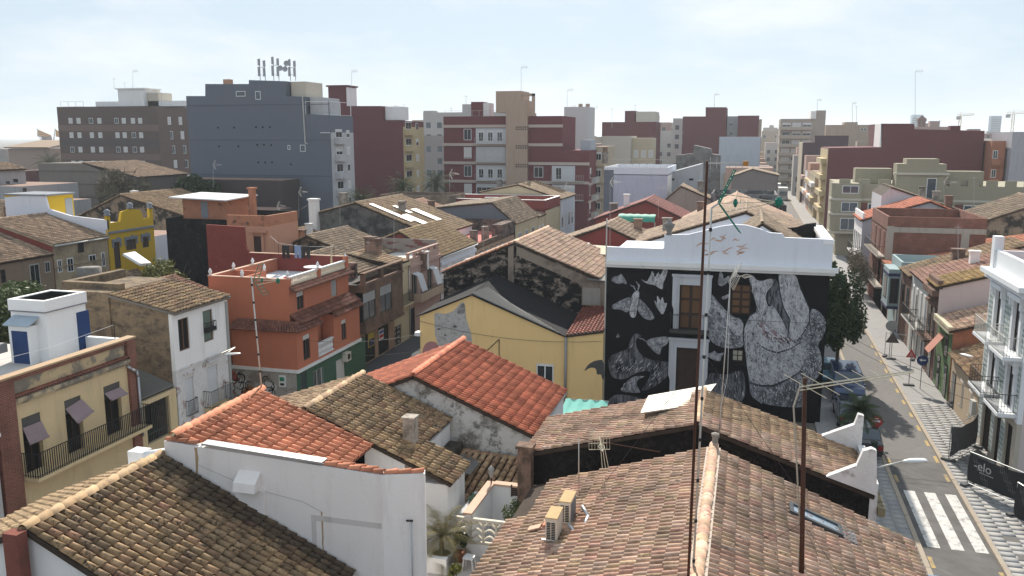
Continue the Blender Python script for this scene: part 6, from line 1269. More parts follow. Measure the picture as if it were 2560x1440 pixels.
for k in range(6):
    z0 = 3.6+k*2.45; s = MB(); R_.box(s, yg+1.2, yg+4.2, z0, z0+0.9, 0.06, 0.9); s.build('balcony', LG, hg); farwin(hg, R_, (yg+1.6,yg+3.6,z0+0.9,z0+2.1), d=0.07, shut=random.choice((0,.3,.6))); farwin(hg, R_, (yg+5.0,yg+6.0,z0+0.9,z0+2.0), d=0.07, shut=random.choice((0,.5,1))); 
m = MB(); G.box(m, XP-1.4, XP-0.0, 17.4, 17.5, 0.2, 0.0); railing(m, [(P_[8][0]+.1,yg+.1),(XP-.05,yg+.1),(XP-.05,yg+7)], P_[-1][1], 1.9, 2.4, 0.05, top=0.05); m.build('pergola', FRAME, hg)
roofx = lambda px: G.at(px,200)[0]
m = MB(); m.box(roofx(718), roofx(755), yg+1, yg+6, P_[6][1]-0.5, G.at(730,203)[1]); m.build('roof_room', plain('cream_roof_room',(0.52,0.46,0.38),0.8), hg)
m = MB(); m.box(roofx(764), roofx(798), yg+1, yg+6, 17, G.at(780,243)[1]); m.build('white_roof_box', LG, hg)
m = MB(); a = roofx(555); m.box(a-.5,a+.5,yg+1,yg+2,G.at(555,210)[1],G.at(555,197)[1]); m.build('chimney', TERL, hg)
def phone_mast(label, px_, py_top, py_bot, y, n=2, dish=False):
    t = thing('phone_mast', label, 'phone mast', pt(px_, py_bot, y=y), 'phone masts on the grey block'); Q = NY(y); m = MB(); pm = MB(); dm_ = MB()
    for i in range(n):
        x, zt = Q.at(px_+i*13, py_top+(i % 2)*4); zb = Q.at(px_, py_bot)[1]; m.tube((x,y,zb),(x,y,zt),0.06,0.06,6)
        h = zt-zb; pm.box(x-.16,x+.16,y-.25,y-.05,zt-h*0.32,zt-0.1); pm.box(x-.2,x+.12,y-.25,y-.05,zt-h*0.8,zt-h*0.38)
        if i: m.tube((x0_,y,zt-1),(x,y,zt-1),0.04,0.04,5); m.tube((x0_,y,zb+1),(x,y,zb+.6),0.04,0.04,5)
        x0_ = x
    m.build('pole', GALV, t); pm.build('antenna_panels', plain('antenna_panel',(0.34,0.35,0.37),0.6), t)
    if dish:
        for px2, py2 in ((703,171),(715,173),(718,159)): q = Q.at(px2,py2); dish_mesh(t, (q[0],y-.2,q[1]), 0.4, (0.1,-1,0.1), MATS['antenna_panel'], 'dish')
phone_mast('left pair of tall phone mast antennas on the grey block', 648, 146, 202, yg+2.5); phone_mast('middle pair of phone mast antennas, tallest on the grey block', 682, 141, 202, yg+3.5); phone_mast('right phone mast with round dishes on the grey block', 724, 147, 202, yg+2, 2, True)

# dark red block with yellow balconies
DRED = plaster('dark_maroon_render', (0.145,0.05,0.055), 0.06, (0.10,0.045,0.05), 0.2, scale=0.15); yd = 138.5; D_ = NY(yd); YB_ = plaster('pale_yellow_front',(0.52,0.42,0.25),0.08)
hd = thing('maroon_apartment_block', 'dark maroon blank-walled block with pale yellow balconies on its right side', 'apartment block', (-65,yd,0)); P_ = [D_.at(*q) for q in ((818,265),(953,265),(957,300),(1000,302))]; P_[-1] = (XP, P_[-1][1]); m = MB(); D_.poly(m, [(P_[0][0],0),(XP,0)]+P_[::-1], 0, -10); m.build('walls', DRED, hd)
a, z = D_.at(820,217); b, _z = D_.at(865,217); m = MB(); m.box(a,b,yd+.02,yd+4,P_[0][1],z); m.build('roof_tower', DRED, hd); m = MB(); m.box(b+.01,b+.05,yd+.05,yd+4,P_[0][1]-.2,z-.1); m.build('tower_side', WHITE, hd); m = MB(); m.box(a-.3,b+.3,yd-.2,yd+4.2,z,z+.25); m.build('tower_slab', DRED, hd)
R_ = PX(XP); m = MB(); m.box(XP-.1,XP+.05,yd+.3,yd+10,0,P_[-1][1]-1.0); m.build('street_front', YB_, hd)
for k in range(6):
    z0 = 3.4+k*2.75; s = MB(); R_.box(s, yd+.8, yd+4.5, z0, z0+1.0, 0.05, 1.1); s.build('balcony', YB_, hd); farwin(hd, R_, (yd+1.2,yd+3.8,z0+1.0,z0+2.2), d=0.06, shut=0.0); farwin(hd, R_, (yd+6,yd+7.2,z0+.9,z0+2.1), d=0.06, shut=random.choice((0,.5,1)))
m = MB(); m.box(D_.at(957,265)[0], D_.at(993,265)[0], yd+1, yd+5, P_[2][1], D_.at(970,266)[1]); m.build('white_roof_room', WHITE, hd)
flat_house('dark_blue_wall_house', 'block with plain dark blue side wall left of the beige stair tower', D_.at(1050,360)[0]+3, -44, 158, 166, NY(158).at(1080,353)[1], (plaster('dark_blue_wall',(0.035,0.055,0.08),0.06), WHITE, WHITE), cat='building')
# red and beige block at the left street
MAR = plaster('maroon_brick_render', (0.155,0.045,0.052), 0.06, (0.1,0.04,0.045), 0.2, scale=0.3); BEI = plaster('beige_render',(0.43,0.32,0.245),0.06); BAND = plain('cream_band',(0.48,0.40,0.35),0.8)
yr = 150.0; Q = NY(yr); hr = thing('red_beige_apartment_block', 'maroon apartment block with cream bands and tall beige stair tower', 'apartment block', (-42,yr,0))
x1, x2, x3, x4 = Q.at(1110,400)[0], Q.at(1268,400)[0], Q.at(1320,400)[0], Q.at(1405,340)[0]
zt1 = Q.at(1150,291)[1]; zt2 = Q.at(1360,290)[1]; zt3 = Q.at(1440,376)[1]
m = MB(); m.box(x1, x2, yr, yr+12, 0, zt1); m.build('left_wing', MAR, hr); m = MB(); m.box(x3, x4, yr, yr+12, 0, zt2); m.build('right_wing', MAR, hr); m = MB(); m.box(x4, XL, yr, yr+14, 0, zt3); m.build('low_wing', MAR, hr)
tz = Q.at(1280,228)[1]; zq = Q.at(1300,252)[1]; m = MB(); m.box(x2-.02, x3+.02, yr-.8, yr+6, 0, zt1+.6); m.build('stair_tower', BEI, hr); m = MB(); m.box(Q.at(1243,300)[0], x3+.02, yr-.83, yr+5, zt1+.6, zq); m.box(Q.at(1243,300)[0], Q.at(1306,300)[0], yr-.83, yr+5, zq, tz); m.build('tower_head', BEI, hr); m = MB(); xs = Q.at(1338,250)[0]; m.box(xs-.5,xs,yr-.5,yr,zt2,tz-.5); m.box(Q.at(1306,300)[0]+.02,xs,yr-.5,yr,tz-.9,tz-.45); m.build('tower_frame', BEI, hr)
z_ = lambda py: Q.at(1200,py)[1]
for k, py in enumerate((312,358,404,450)):
    for (a, b) in ((x1-.2, x2), (x3, x4+.15 if k < 2 else XL+.15)):
        m = MB(); z = z_(py); Q.box(m, a, b, z-.5, z, 0, 0.22); m.build('cream_band', BAND, hr)
for k in range(4):
    z1_ = z_(312+46*k); zz = z1_-0.62; h = 46*0.0715
    farwin(hr, Q, (Q.at(1160,400)[0], Q.at(1179,400)[0], zz-2.1, zz-0.1), shut=(0,.95,0,1)[k])
    a, b = Q.at(1190,400)[0], x2-.1; m = MB(); Q.box(m, a, b, zz-2.75, zz, 0, 0.03); m.build('balcony_recess', plain('white_recess',(0.55,0.56,0.57),0.8), hr)
    if k in (0,2):
        for j in range(3): farwin(hr, Q, (a+.5+j*1.75, a+1.5+j*1.75, zz-2.3, zz-.5), d=0.05, shut=0.1)
    elif k == 1:
        m = MB()
        for j in range(3): Q.box(m, a+.1+j*1.85, a+1.8+j*1.85, zz-2.6, zz-.1, 0.03, 0.1)
        m.build('closed_shutters', plain('pale_grey_shutter',(0.50,0.50,0.50),0.7), hr)
    else: farwin(hr, Q, (a+.1, a+3.9, zz-2.0, zz-.6), d=0.05, leaves=4); farwin(hr, Q, (a+4.6, a+5.4, zz-2.0, zz-.9), d=0.05)
    m = MB(); railing(m, [(a,yr-.75),(b,yr-.75)], zz-2.72, 1.05, 0.3, 0.02, top=0.03); Q.box(m, a, b, zz-2.8, zz-2.68, 0, .8); m.build('balcony', STEELW, hr)
    m = MB(); aa = Q.at(1292,400)[0]; 
    for i in range(6):
        for j in range(2): Q.box(m, aa+i*.42, aa+i*.42+.3, zz+.05-j*.38, zz+.32-j*.38, .8, .84)
    m.build('vent_blocks', plain('vent_dark',(0.16,0.115,0.095),0.9), hr)
for k in range(2):
    z = z_(404+46*k)-.62; farwin(hr, Q, (Q.at(1335,400)[0], Q.at(1358,400)[0], z-2.1, z-.2), shut=(0,1)[k]); a, b = Q.at(1380,400)[0], Q.at(1438,400)[0]
    m = MB(); Q.box(m, a, b, z-2.7, z, 0, .03); m.build('white_recess_panel', MATS['white_recess'], hr); farwin(hr, Q, (a+.7,a+1.8,z-2.4,z-.3), d=.05, shut=(0,1)[k], bl=BLINDG); m = MB(); railing(m, [(a,yr-.6),(b+1.6,yr-.6)], z-2.7, 1.0, 0.3, 0.02, top=.03); Q.box(m, a, b+1.6, z-2.8, z-2.68, 0, .65); m.build('balcony', STEELW, hr)
m = MB(); a, b = Q.at(1380,400)[0], Q.at(1438,400)[0]; Q.box(m, a, b, 0, z_(450)-3.4, 0, .04); m.build('lower_white_panel', MATS['white_recess'], hr)
for k in range(5):
    z = z_(404)-.8-k*3.1; 
    if z > 3: farwin(hr, PX(XL), (yr+1.2,yr+2.4,z-2.0,z-.2), shut=random.choice((0,.6))); b_ = MB(); PX(XL).box(b_, yr+3,yr+7,z-3.0,z-2.0,0,.8); b_.build('side_balcony', STEELW, hr); m = MB(); PX(XL).box(m, yr, yr+14, z-3.2, z-2.85, 0, .2); m.build('cream_band', BAND, hr)
m = MB(); a, b = Q.at(1165,300)[0], Q.at(1195,300)[0]; m.box(a,b,yr+3,yr+6,zt1,Q.at(1180,253)[1]); m.build('roof_tower', MAR, hr); m = MB(); m.box(b+.01,b+1.2,yr+3.1,yr+6,zt1,Q.at(1180,256)[1]); m.build('roof_tower_side', WHITE, hr)
m = MB(); railing(m, [(x1+.1,yr+.2),(x2,yr+.2)], zt1, 1.0, 1.2, .03, top=.03); m.build('roof_railing', STEELW, hr)
m = MB(); m.box(Q.at(1443,360)[0], Q.at(1470,360)[0], yr+3, yr+8, zt3, Q.at(1440,350)[1]); m.build('grey_roof_room', plain('grey_roof_room',(0.38,0.40,0.44),0.8), hr)
# brown banded block on the far left
yb_ = 172.0; Q = NY(yb_); BRN1 = plaster('brown_brick_block',(0.115,0.078,0.07),0.08,(0.08,0.06,0.055),0.2,scale=.2); BRN2 = plain('brown_band',(0.17,0.115,0.098),0.9); BRN3 = plain('slate_band',(0.085,0.07,0.07),0.9)
hbb = thing('brown_apartment_block', 'brown banded apartment block with rows of shuttered windows on the left', 'apartment block', (-140,yb_,0)); a, b = Q.at(147,330)[0], Q.at(397,330)[0]; zt = Q.at(270,266)[1]; m = MB(); m.box(a,b,yb_,yb_+14,0,zt); m.build('walls', BRN1, hbb)
SB = Plane('-y', yb_+1.0); m = MB(); m.prism([(b,yb_,0),(b+6.5,yb_+3.2,0),(b+6.5,yb_+14,0),(b,yb_+14,0)], (0,0,zt-.3)); m.build('side_wing', plaster('brown_side',(0.14,0.095,0.085),0.08), hbb)
wx = [176,196,227,248,291,309,332,350]; wy = [(295,309),(331,345),(367,381),(402,416)]
for j, (t_, b_2) in enumerate(wy):
    m = MB(); Q.box(m, a, b, Q.at(270,b_2+3)[1]-1.5, Q.at(270,b_2+3)[1], 0, 0.06); m.build('floor_band', BRN2 if j % 2 == 0 else BRN3, hbb)
    for i, x in enumerate(wx):
        sh_ = +3*j; farwin(hbb, Q, Q.rect(x-5+sh_*.8, t_, x+6+sh_*.8, b_2), shut=random.choice((0,1,1,1,.4)))
for j, (t_, b_2) in enumerate([(292,312),(328,348),(364,384),(400,420),(437,452)]):
    for px_ in (417+2*j, 437+2*j):
        f = (px_-397)/60.0; c = b+6.5*f; zc0, zc1 = Q.at(400,b_2)[1], Q.at(400,t_)[1]; pln = NY(yb_+3.2*f-.1); farwin(hbb, pln, (c-.55,c+.55,zc0,zc1), shut=random.choice((0,1)))
m = MB(); m.box(Q.at(215,250)[0], Q.at(440,250)[0], yb_+3, yb_+10, zt, Q.at(300,252)[1]); m.build('white_attic', WHITE, hbb); m = MB(); m.box(Q.at(280,240)[0],Q.at(345,240)[0],yb_+2,yb_+8,zt,Q.at(310,222)[1]); m.build('stair_head', WHITE, hbb); m = MB(); m.box(Q.at(346,240)[0],Q.at(374,240)[0],yb_+3,yb_+8,zt,Q.at(360,230)[1]); m.build('cream_room', plain('cream_roof_room',(0.5,0.45,0.38)), hbb); m = MB(); m.box(Q.at(276,240)[0],Q.at(348,240)[0],yb_+1.7,yb_+8,Q.at(310,222)[1],Q.at(310,219)[1]); m.build('stair_head_slab', WHITE, hbb); m = MB(); railing(m, [(a+1,yb_+.3),(Q.at(206,260)[0],yb_+.3)], zt, 1.2, 2.0, .04, top=.04); m.build('roof_railing', STEELW, hbb)

# ================================================================== right-hand street: facades facing left
XR = 12.9; FR = NX(XR)
PKW = plaster('pale_pink_side_wall', (0.56,0.475,0.455), 0.07, (0.35,0.28,0.26), 0.25)
# --- white house with tiled front and iron balconies
W1 = plaster('bright_white_facade',(0.74,0.75,0.76),0.04,(0.5,0.5,0.5),0.15)
h1r = thing('tiled_front_house', 'white three-storey house with green patterned tile front and iron balconies at the right edge', 'house', (XR,48,0)); ya, yb = 44.6, 51.6
m = MB(); m.box(XR+0.22, 24, ya, yb, 0, 10.0); m.build('walls', PKW, h1r)
fl = [(6.55,9.1),(3.75,6.0)]; cols = [(ya+0.85,ya+2.0),(ya+3.7,ya+4.85)]; cols = [(45.6,46.7),(48.9,50.0)]
holes = [(a,b,z0,z1) for z0,z1 in fl for a,b in cols]; gh = [(45.2,46.3,0.05,3.0),(47.2,48.2,0.05,3.0),(49.0,50.6,0.05,3.0)]
skin(h1r, FR, ya, yb, 3.35, 10.0, holes, W1, 0.22, 'upper_front'); skin(h1r, FR, ya, yb, 0, 3.35, gh, plaster('beige_ground_floor',(0.46,0.41,0.34),0.1), 0.22, 'ground_front')
for h_ in holes: window(h1r, FR, h_, fr=WOODD, gl=GLASS, leaves=2, name='french_door', bars=2)
for h_ in gh: window(h1r, FR, h_, fr=WOODD, gl=DARK, leaves=2, name='shop_door', d=-0.18)
for z0, z1 in fl:
    for a, b in cols:
        m = MB(); FR.box(m, a-.3, a, z0, z1+.05, 0, .1); FR.box(m, b, b+.3, z0, z1+.05, 0, .1); FR.box(m, a-.5, b+.5, z1+.05, z1+.3, 0, .3); FR.box(m, a-.45,a-.2,z1-.35,z1+.05,0,.22); FR.box(m,b+.2,b+.45,z1-.35,z1+.05,0,.22); m.build('stucco_surround', W1, h1r)
        balcony(h1r, FR, a-.75, b+.75, z0, 0.85, 0.95, W1, STEELW if z0 > 5 else IRON, 0.13, 0.16)
def checker():
    g = NG('green_pattern_tile', 0.35, 0.5); mp = g.n('ShaderNodeMapping'); g.l(g.pos, mp.inputs['Vector']); mp.inputs['Rotation'].default_value = (math.radians(45),0,0)
    ch = g.n('ShaderNodeTexChecker'); ch.inputs['Scale'].default_value = 5.2; g.l(mp.outputs['Vector'], ch.inputs['Vector']); ch.inputs['Color1'].default_value = (0.60,0.63,0.62,1); ch.inputs['Color2'].default_value = (0.05,0.13,0.11,1)
    return g.out(g.mix(0.35, ch.outputs['Color'], g.ramp(g.noise(6,3),[(0.3,(0.3,0.36,0.34)),(0.7,(0.6,0.62,0.6))])))
CHK = checker()
for z0, z1 in fl:
    for a, b in ((ya+.15,45.2),(47.15,48.45),(50.45,yb-.15)): m = MB(); FR.box(m, a, b, z0, z1+.1, 0, .02); m.build('tile_panel', CHK, h1r)
for a, b in ((46.4,47.1),(48.3,48.9),(50.7,51.4)): m = MB(); FR.box(m, a, b, 0.6, 2.9, 0, .02); m.build('tile_panel', CHK, h1r)
m = MB(); FR.box(m, ya-.1, yb+.15, 9.75, 10.0, 0, .55); FR.box(m, ya-.1, yb+.1, 9.45, 9.75, 0, .3); m.build('cornice', W1, h1r)
m = MB(); m.box(XR-.02, XR+.22, ya, yb, 10.0, 11.0); m.box(XR-.1, XR+.35, yb-.5, yb+.05, 10.0, 11.7); m.box(XR-.1,XR+.35,ya,ya+.5,10.0,11.6); m.box(XR+.22, 24, yb-.2, yb, 10.0, 10.9); m.build('parapet', W1, h1r)
m = MB(); m.box(XR+.22,24,ya,yb-.2,9.9,10.02); m.build('terrace_floor', TERRA, h1r)
# --- low beige house
def rowr(name, label, y0, y1, ze, zr, xr, mats, tile, wins=(), jit=0.6, x1=None, near=0, **k):
    x1 = x1 or xr+6; h, s = prof_house(name, label, [(XR, ze),(xr, zr),(x1, max(3.0, ze-0.2))], y0, y1, (mats[0], mats[0], mats[1]), (0,1), tile, over=0.25, jit=jit, near=(near,0), **k)
    for w in wins: farwin(h, FR, w[:4], **(w[4] if len(w) > 4 else {}))
    return h
BGE = plaster('sandy_beige_front',(0.46,0.36,0.25),0.1,(0.25,0.18,0.13),0.35)
rowr('low_beige_house', 'low beige house under dark brown tiles next to the tiled white front', 51.7, 58.6, 3.35, 5.6, 18, (BGE, BGE), T_DARK, [(53.0,53.8,0.9,2.5,dict(shut=1,bl=BGE)),(55.2,56.0,0.9,2.5,dict(shut=1,bl=BGE)),(57.2,58.1,0.1,2.4,dict(fr=WOODD))])
GRNF = plaster('olive_green_front',(0.12,0.19,0.085),0.12,(0.08,0.1,0.06),0.3); BRKW = patchy('orange_brick_side',(0.36,0.155,0.09),(0.26,0.12,0.08),0.45,0.6,1.0)
hgf = rowr('green_front_house', 'narrow green house with cream cornice and reddish awning', 59.0, 63.6, 4.7, 6.2, 18, (BRKW, GRNF), T_MIX, [(60.0,60.9,2.7,4.2,dict(fr=WOODD)),(61.8,62.6,0.1,2.4,dict(fr=WOODD)),(59.6,60.4,0.1,2.3,dict(fr=WOODD))])
m = MB(); FR.box(m, 59.0, 63.6, 4.55, 5.0, 0, 0.3); m.build('cream_cornice', plaster('cream_cornice_stucco',(0.50,0.46,0.33),0.1), hgf)
m = MB(); m.prism([FR.p(61.2,3.9,.02),FR.p(62.6,3.9,.02),FR.p(62.6,2.7,.9),FR.p(61.2,2.7,.9)], (0,0,.04)); m.build('awning', plain('rust_pink_awning',(0.42,0.19,0.14),0.9), hgf)
BRF = patchy('brown_flaking_front',(0.19,0.11,0.085),(0.11,0.075,0.06),0.45,0.6,0.9)
hbf = rowr('brown_cornice_house', 'brown-fronted house with heavy cornice, moss-gold roof and pink side wall', 64.0, 67.4, 6.7, 8.6, 19.5, (PKW, BRF), tilemat('gold_moss_tile',[(0.42,0.27,0.10),(0.36,0.22,0.09),(0.46,0.3,0.12)],lich=0.45), [(64.6,65.4,3.0,5.2,dict(fr=WOODD)),(66.0,66.8,3.0,5.2,dict(fr=WOODD)),(64.8,65.8,0.1,2.5,dict(fr=WOODD))])
m = MB(); FR.box(m, 64.0, 67.4, 6.1, 6.5, 0, 0.45); FR.box(m, 64.0, 67.4, 5.3, 5.5, 0, 0.2); FR.box(m,64.0,67.4,6.6,7.2,-.2,.1); m.build('cornice', BRF, hbf); balcony(hbf, FR, 64.3, 67.0, 2.95, .7, .95, BRF, IRON, .14)
OWF = plaster('old_white_ornate_front',(0.52,0.50,0.47),0.1,(0.28,0.25,0.22),0.4)
how = rowr('old_white_front_house', 'old white ornate-fronted house with pink tile roof and iron balconies', 67.6, 74.2, 6.3, 8.2, 20, (PKW, OWF), tilemat('pink_old_tile',[(0.46,0.25,0.19),(0.40,0.21,0.15),(0.50,0.30,0.23)],lich=0.35), [(a,a+.8,3.0,5.4,dict(shut=s_,fr=FRAME)) for a,s_ in ((68.0,1),(69.6,.9),(71.2,.2),(72.8,1))]+[(a,a+.9,.1,2.4,dict(fr=plain('blue_street_door',(0.05,0.09,0.2),.6) if i == 0 else WOODD)) for i,a in enumerate((68.2,70.2,72.2))])
balcony(how, FR, 67.9, 70.7, 2.9, .7, .95, OWF, IRON, .14); balcony(how, FR, 70.9, 73.9, 2.9, .7, .95, OWF, IRON, .14)
rowr('dark_lichen_roof_house', 'house under a dark lichen-covered roof before the teal corner bay', 74.4, 79.2, 5.8, 8.6, 21, (PKW, BRF), T_DARK, [(75.0,76.0,2.9,4.8,dict(fr=WOODD)),(77.2,78.2,2.9,4.8,dict(fr=WOODD))])
TEALF = plaster('pale_teal_front',(0.30,0.38,0.39),0.08,(0.18,0.22,0.23),0.25); htl = flat_house('teal_bay_house', 'pale teal corner house with dark glazed bay and roof terrace', XR, 22, 79.6, 85, 5.6, (WARMW, TEALF, TEALF), 5.5, 6.3, TEALF, PALEF)
m = MB(); m.box(XR-.9, XR+.1, 79.9, 83.2, 2.3, 5.6); m.build('bay', TEALF, htl); m = MB(); m.box(XR-.95, XR+.1, 79.85, 83.25, 5.0, 5.25); m.box(XR-.95,XR+.1,79.85,83.25,2.1,2.35); m.build('navy_band', plain('navy_band',(0.03,0.035,0.09),.6), htl)
farwin(htl, NX(XR-.9), (80.6,82.4,2.9,4.8), gl=GLASS, fr=WOODD); farwin(htl, NY(79.9), (XR-.75,XR-.05,2.6,4.8), fr=WOODD); farwin(htl, FR, (80,81,.1,2.1), fr=WOODD)
BRK2 = BRICK; hbk = flat_house('brick_house', 'red brick house with concrete frame and walled roof terrace', XR, 21.5, 89, 100, 9.2, (BRK2, BRNL, BRK2), 8.3, 9.4, BRK2, ROOFING)
m = MB(); NY(89).box(m, XR-.02, XR+.6, 0, 8.5, 0, .06); NY(89).box(m, XR+.6, 21.5, 7.9, 8.4, 0, .06); NY(89).box(m, 19.4, 20.1, 0, 7.9, 0, .06); m.build('concrete_frame', plaster('pale_concrete',(0.40,0.36,0.31),.1), hbk)
for k in range(3):
    for j in range(2): farwin(hbk, FR, (90+k*3,91.2+k*3,2.6+j*3,4.9+j*3), fr=plain('red_brown_door',(0.17,0.07,0.05),.6), gl=MATS['red_brown_door'])
for j in range(2): balcony(hbk, FR, 89.3, 99.6, 2.5+j*3, .7, .95, MATS['pale_concrete'], IRON, .3)
rowr('rough_terrace_house', 'house with fenced terrace and patched roof below the brick wall', 85.2, 88.8, 4.8, 6.0, 19, (WARMW, BRF), T_MIX, [(86,87,2.4,4.2,dict(fr=WOODD))])
hpk = rowr('long_pink_wall_house', 'house with long pale side wall under an orange tile roof on the right', 85.5, 95, 5.0, 8.4, 33, (WARMW, WARMW), T_NEW, x1=40)
prof_house('mossy_back_house', 'back house with mossy brown roof behind the white parapet on the right', [(22,7.2),(30,10.3),(38,8)], 101, 112, (SOOT, SOOT, SOOT), (0,1), T_FAR, ridges=(1,))
hgs = rowr('grey_side_house', 'grey side-walled house with ornate white front and turned balustrade', 108, 116, 7.2, 9.5, 20, (plaster('pale_blue_grey_side',(0.36,0.38,0.42),.06), WHITE), T_RED, [(a,a+.9,3.2,5.6,dict(fr=FRAME,gl=GLASSB)) for a in (108.8,110.6,112.4,114.2)])
m = MB(); m.box(XR,XR+.2,108,116,7.1,8.1); m.build('balustrade_parapet', WHITE, hgs); balcony(hgs, FR, 108.4, 115.6, 3.1, .7, .95, WHITE, IRON, .3)
prof_house('white_gable_wing', 'white sloping gable wing in front of the olive block', [(16,9.6),(17,10.6),(27,7.2)], 117, 126, (plaster('lilac_white',(0.56,0.53,0.55),.05),)*3, (1,), T_FAR)
# --- olive art-deco block
OLV = plaster('olive_beige_render',(0.33,0.30,0.22),.06,(0.22,0.2,0.15),.2,scale=.2); OLT = plain('pale_olive_trim',(0.52,0.48,0.40),.8); PNL = plain('brick_red_panel',(0.17,0.06,0.05),.9)
yo = 131.0; Q = NY(yo); hol = thing('olive_deco_block', 'olive-beige block with white bands, brick-red panels and stepped central tower', 'building', (24,yo,0)); x0 = 12.2
m = MB(); m.box(x0,44,yo,yo+16,0,10.2); m.build('walls', OLV, hol)
m = MB(); n = 6; P_ = [(x0-.9*math.sin(math.pi*.5*i/n), yo-.5+.9*(1-math.cos(math.pi*.5*i/n))) for i in range(n+1)]
m.prism([(x0+3,yo-.6,3.2),(x0+3,yo+3,3.2),(x0-.9,yo+3,3.2)] + [(x0-.9,yo+.5,3.2),(x0-.7,yo-.2,3.2),(x0-.2,yo-.6,3.2)], (0,0,7.2)); m.build('corner_bay', OLV, hol)
for z in (8.0,5.9,3.3):
    m = MB(); Q.box(m, x0-.05, 19.5, z, z+.28, 0, .12); Q.box(m, 26, 44, z, z+.28, 0, .12); m.build('white_band', OLT, hol); m = MB(); m.prism([(x0+3,yo-.72,z),(x0+3,yo+3,z),(x0-1.0,yo+3,z),(x0-1.0,yo+.5,z),(x0-.8,yo-.3,z),(x0-.2,yo-.72,z)], (0,0,.28)); m.build('bay_band', OLT, hol)
for j in range(3):
    farwin(hol, NY(yo-.6), (x0+.4,x0+2.6,3.8+j*2.6-0.0,5.5+j*2.3), gl=GLASSB)
for (a,b) in ((16.2,19.0),(28.5,30.5),(34.2,36.2),(38.5,43)):
    for z0 in (5.0,1.2): farwin(hol, Q, (a,b,z0,z0+2.6), d=.05, gl=GLASSB)
for (a,b) in ((15.2,16.1),(27.4,28.4),(30.6,34.1),(36.3,38.2)): m = MB(); Q.box(m, a, b, 4.9, 7.7, 0, .04); m.build('brick_red_panel', PNL, hol)
m = MB(); Q.box(m, 19.6, 25.9, 8.3, 13.2, -3, .3); Q.box(m, 20.8, 24.9, 13.2, 13.9, -3, .3); m.build('stepped_tower', OLV, hol); m = MB(); Q.box(m,25.95,30.8,10.25,12.2,-3.1,-.6); m.build('roof_block', OLV, hol); m = MB(); Q.box(m,14.6,19.5,10.25,12.4,-6,-3.2); m.build('roof_block', OLV, hol)
m = MB(); Q.box(m, 19.2, 26.3, 11.7, 12.0, 0, .6); m.build('tower_ledge', OLT, hol); m = MB(); a, z1 = Q.at(2317,445); b, z0 = Q.at(2336,510); farwin(hol, NY(yo-.3), (a,b,z0,z1), leaves=1, gl=GLASSB)
m = MB()
for k in range(8): Q.box(m, 26.5+k*2.3, 27.9+k*2.3, 10.2, 11.0, -.3, 0)
for k in range(3): Q.box(m, x0+k*2.6, x0+1.5+k*2.6, 10.2, 11.0, -.3, 0)
m.build('crenellated_parapet', OLV, hol, kind='stuff')
# --- maroon walls further on
Q = NY(168); hm = thing('maroon_party_wall_block', 'long maroon windowless party wall stepping up above the olive block', 'building', (25,168,0)); P_ = [Q.at(*q) for q in ((2072,370),(2203,368),(2203,309),(2286,309),(2286,323),(2462,327))]; m = MB(); Q.poly(m, [(P_[0][0],0),(P_[-1][0],0)]+P_[::-1], 0, -18); m.build('walls', DRED, hm)
m = MB(); NX(P_[0][0]).box(m, 168.3, 186, 0, P_[0][1]-.2, 0, .1); m.build('street_front', YB_, hm)
for k in range(4): b_ = MB(); NX(P_[0][0]).box(b_, 170, 182, 3+k*3, 3.9+k*3, .1, 1.1); b_.build('balcony', YB_, hm)
m = MB(); a, z = Q.at(2395,314); m.box(a-.8,a+.8,170,172,P_[-1][1],z); m.build('chimney', DRED, hm); m = MB(); Q.box(m, P_[1][0]-.3, P_[1][0]-.02, P_[1][1], P_[2][1], -8, 0); m.build('white_edge', WHITE, hm)
flat_house('brick_balcony_tower', 'orange brick house with stacked balconies right of the maroon wall', Q.at(2466,350)[0], Q.at(2500,350)[0], 164, 172, Q.at(2480,352)[1], (plaster('orange_brick_front',(0.36,0.155,0.095),.1),)*3, cat='building')
hbt = bpy.data.objects.get('brick_balcony_tower')
for k in range(4): b_ = MB(); NY(164).box(b_, Q.at(2466,350)[0], Q.at(2490,350)[0], 2.5+k*3.2, 3.5+k*3.2, 0, .9); b_.build('balcony', MATS['orange_brick_front'], hbt); farwin(hbt, NY(164), (Q.at(2470,350)[0],Q.at(2482,350)[0],3.6+k*3.2,5.0+k*3.2))
flat_house('violet_white_block', 'pale violet-grey blank block at the right edge of the skyline', Q.at(2502,350)[0]+.2, Q.at(2640,350)[0], 162, 175, Q.at(2530,330)[1], plaster('violet_grey_wall',(0.38,0.37,0.41),.05), cat='building')
Q = NY(235); hm2 = thing('plum_party_wall_block', 'dark plum party wall stepping down towards the street', 'building', (20,235,0)); P_ = [Q.at(*q) for q in ((2008,356),(2037,356),(2037,339),(2122,339))]; m = MB(); Q.poly(m, [(P_[0][0],0),(P_[-1][0],0)]+P_[::-1], 0, -18); m.build('walls', plaster('plum_wall',(0.085,0.05,0.06),.06), hm2); m = MB(); NX(P_[0][0]).box(m, 235.2, 252, 0, P_[0][1], 0, .15); m.build('street_front', plain('cream_street_front',(0.5,0.43,0.33),.8), hm2)
TAN_ = plaster('tan_grey_tower',(0.34,0.29,0.245),.05); Q = NY(300); hbl = thing('balcony_tower_block', 'tan apartment tower with stacked balconies closing the street', 'apartment block', (14,300,0)); a, b, z = Q.at(1950,330)[0], Q.at(2062,330)[0], Q.at(2000,297)[1]; m = MB(); m.box(a,b,300,320,0,z); m.build('walls', TAN_, hbl); m = MB(); m.box(Q.at(2040,290)[0],b,300,312,z,Q.at(2050,276)[1]); m.build('roof_room', TAN_, hbl)
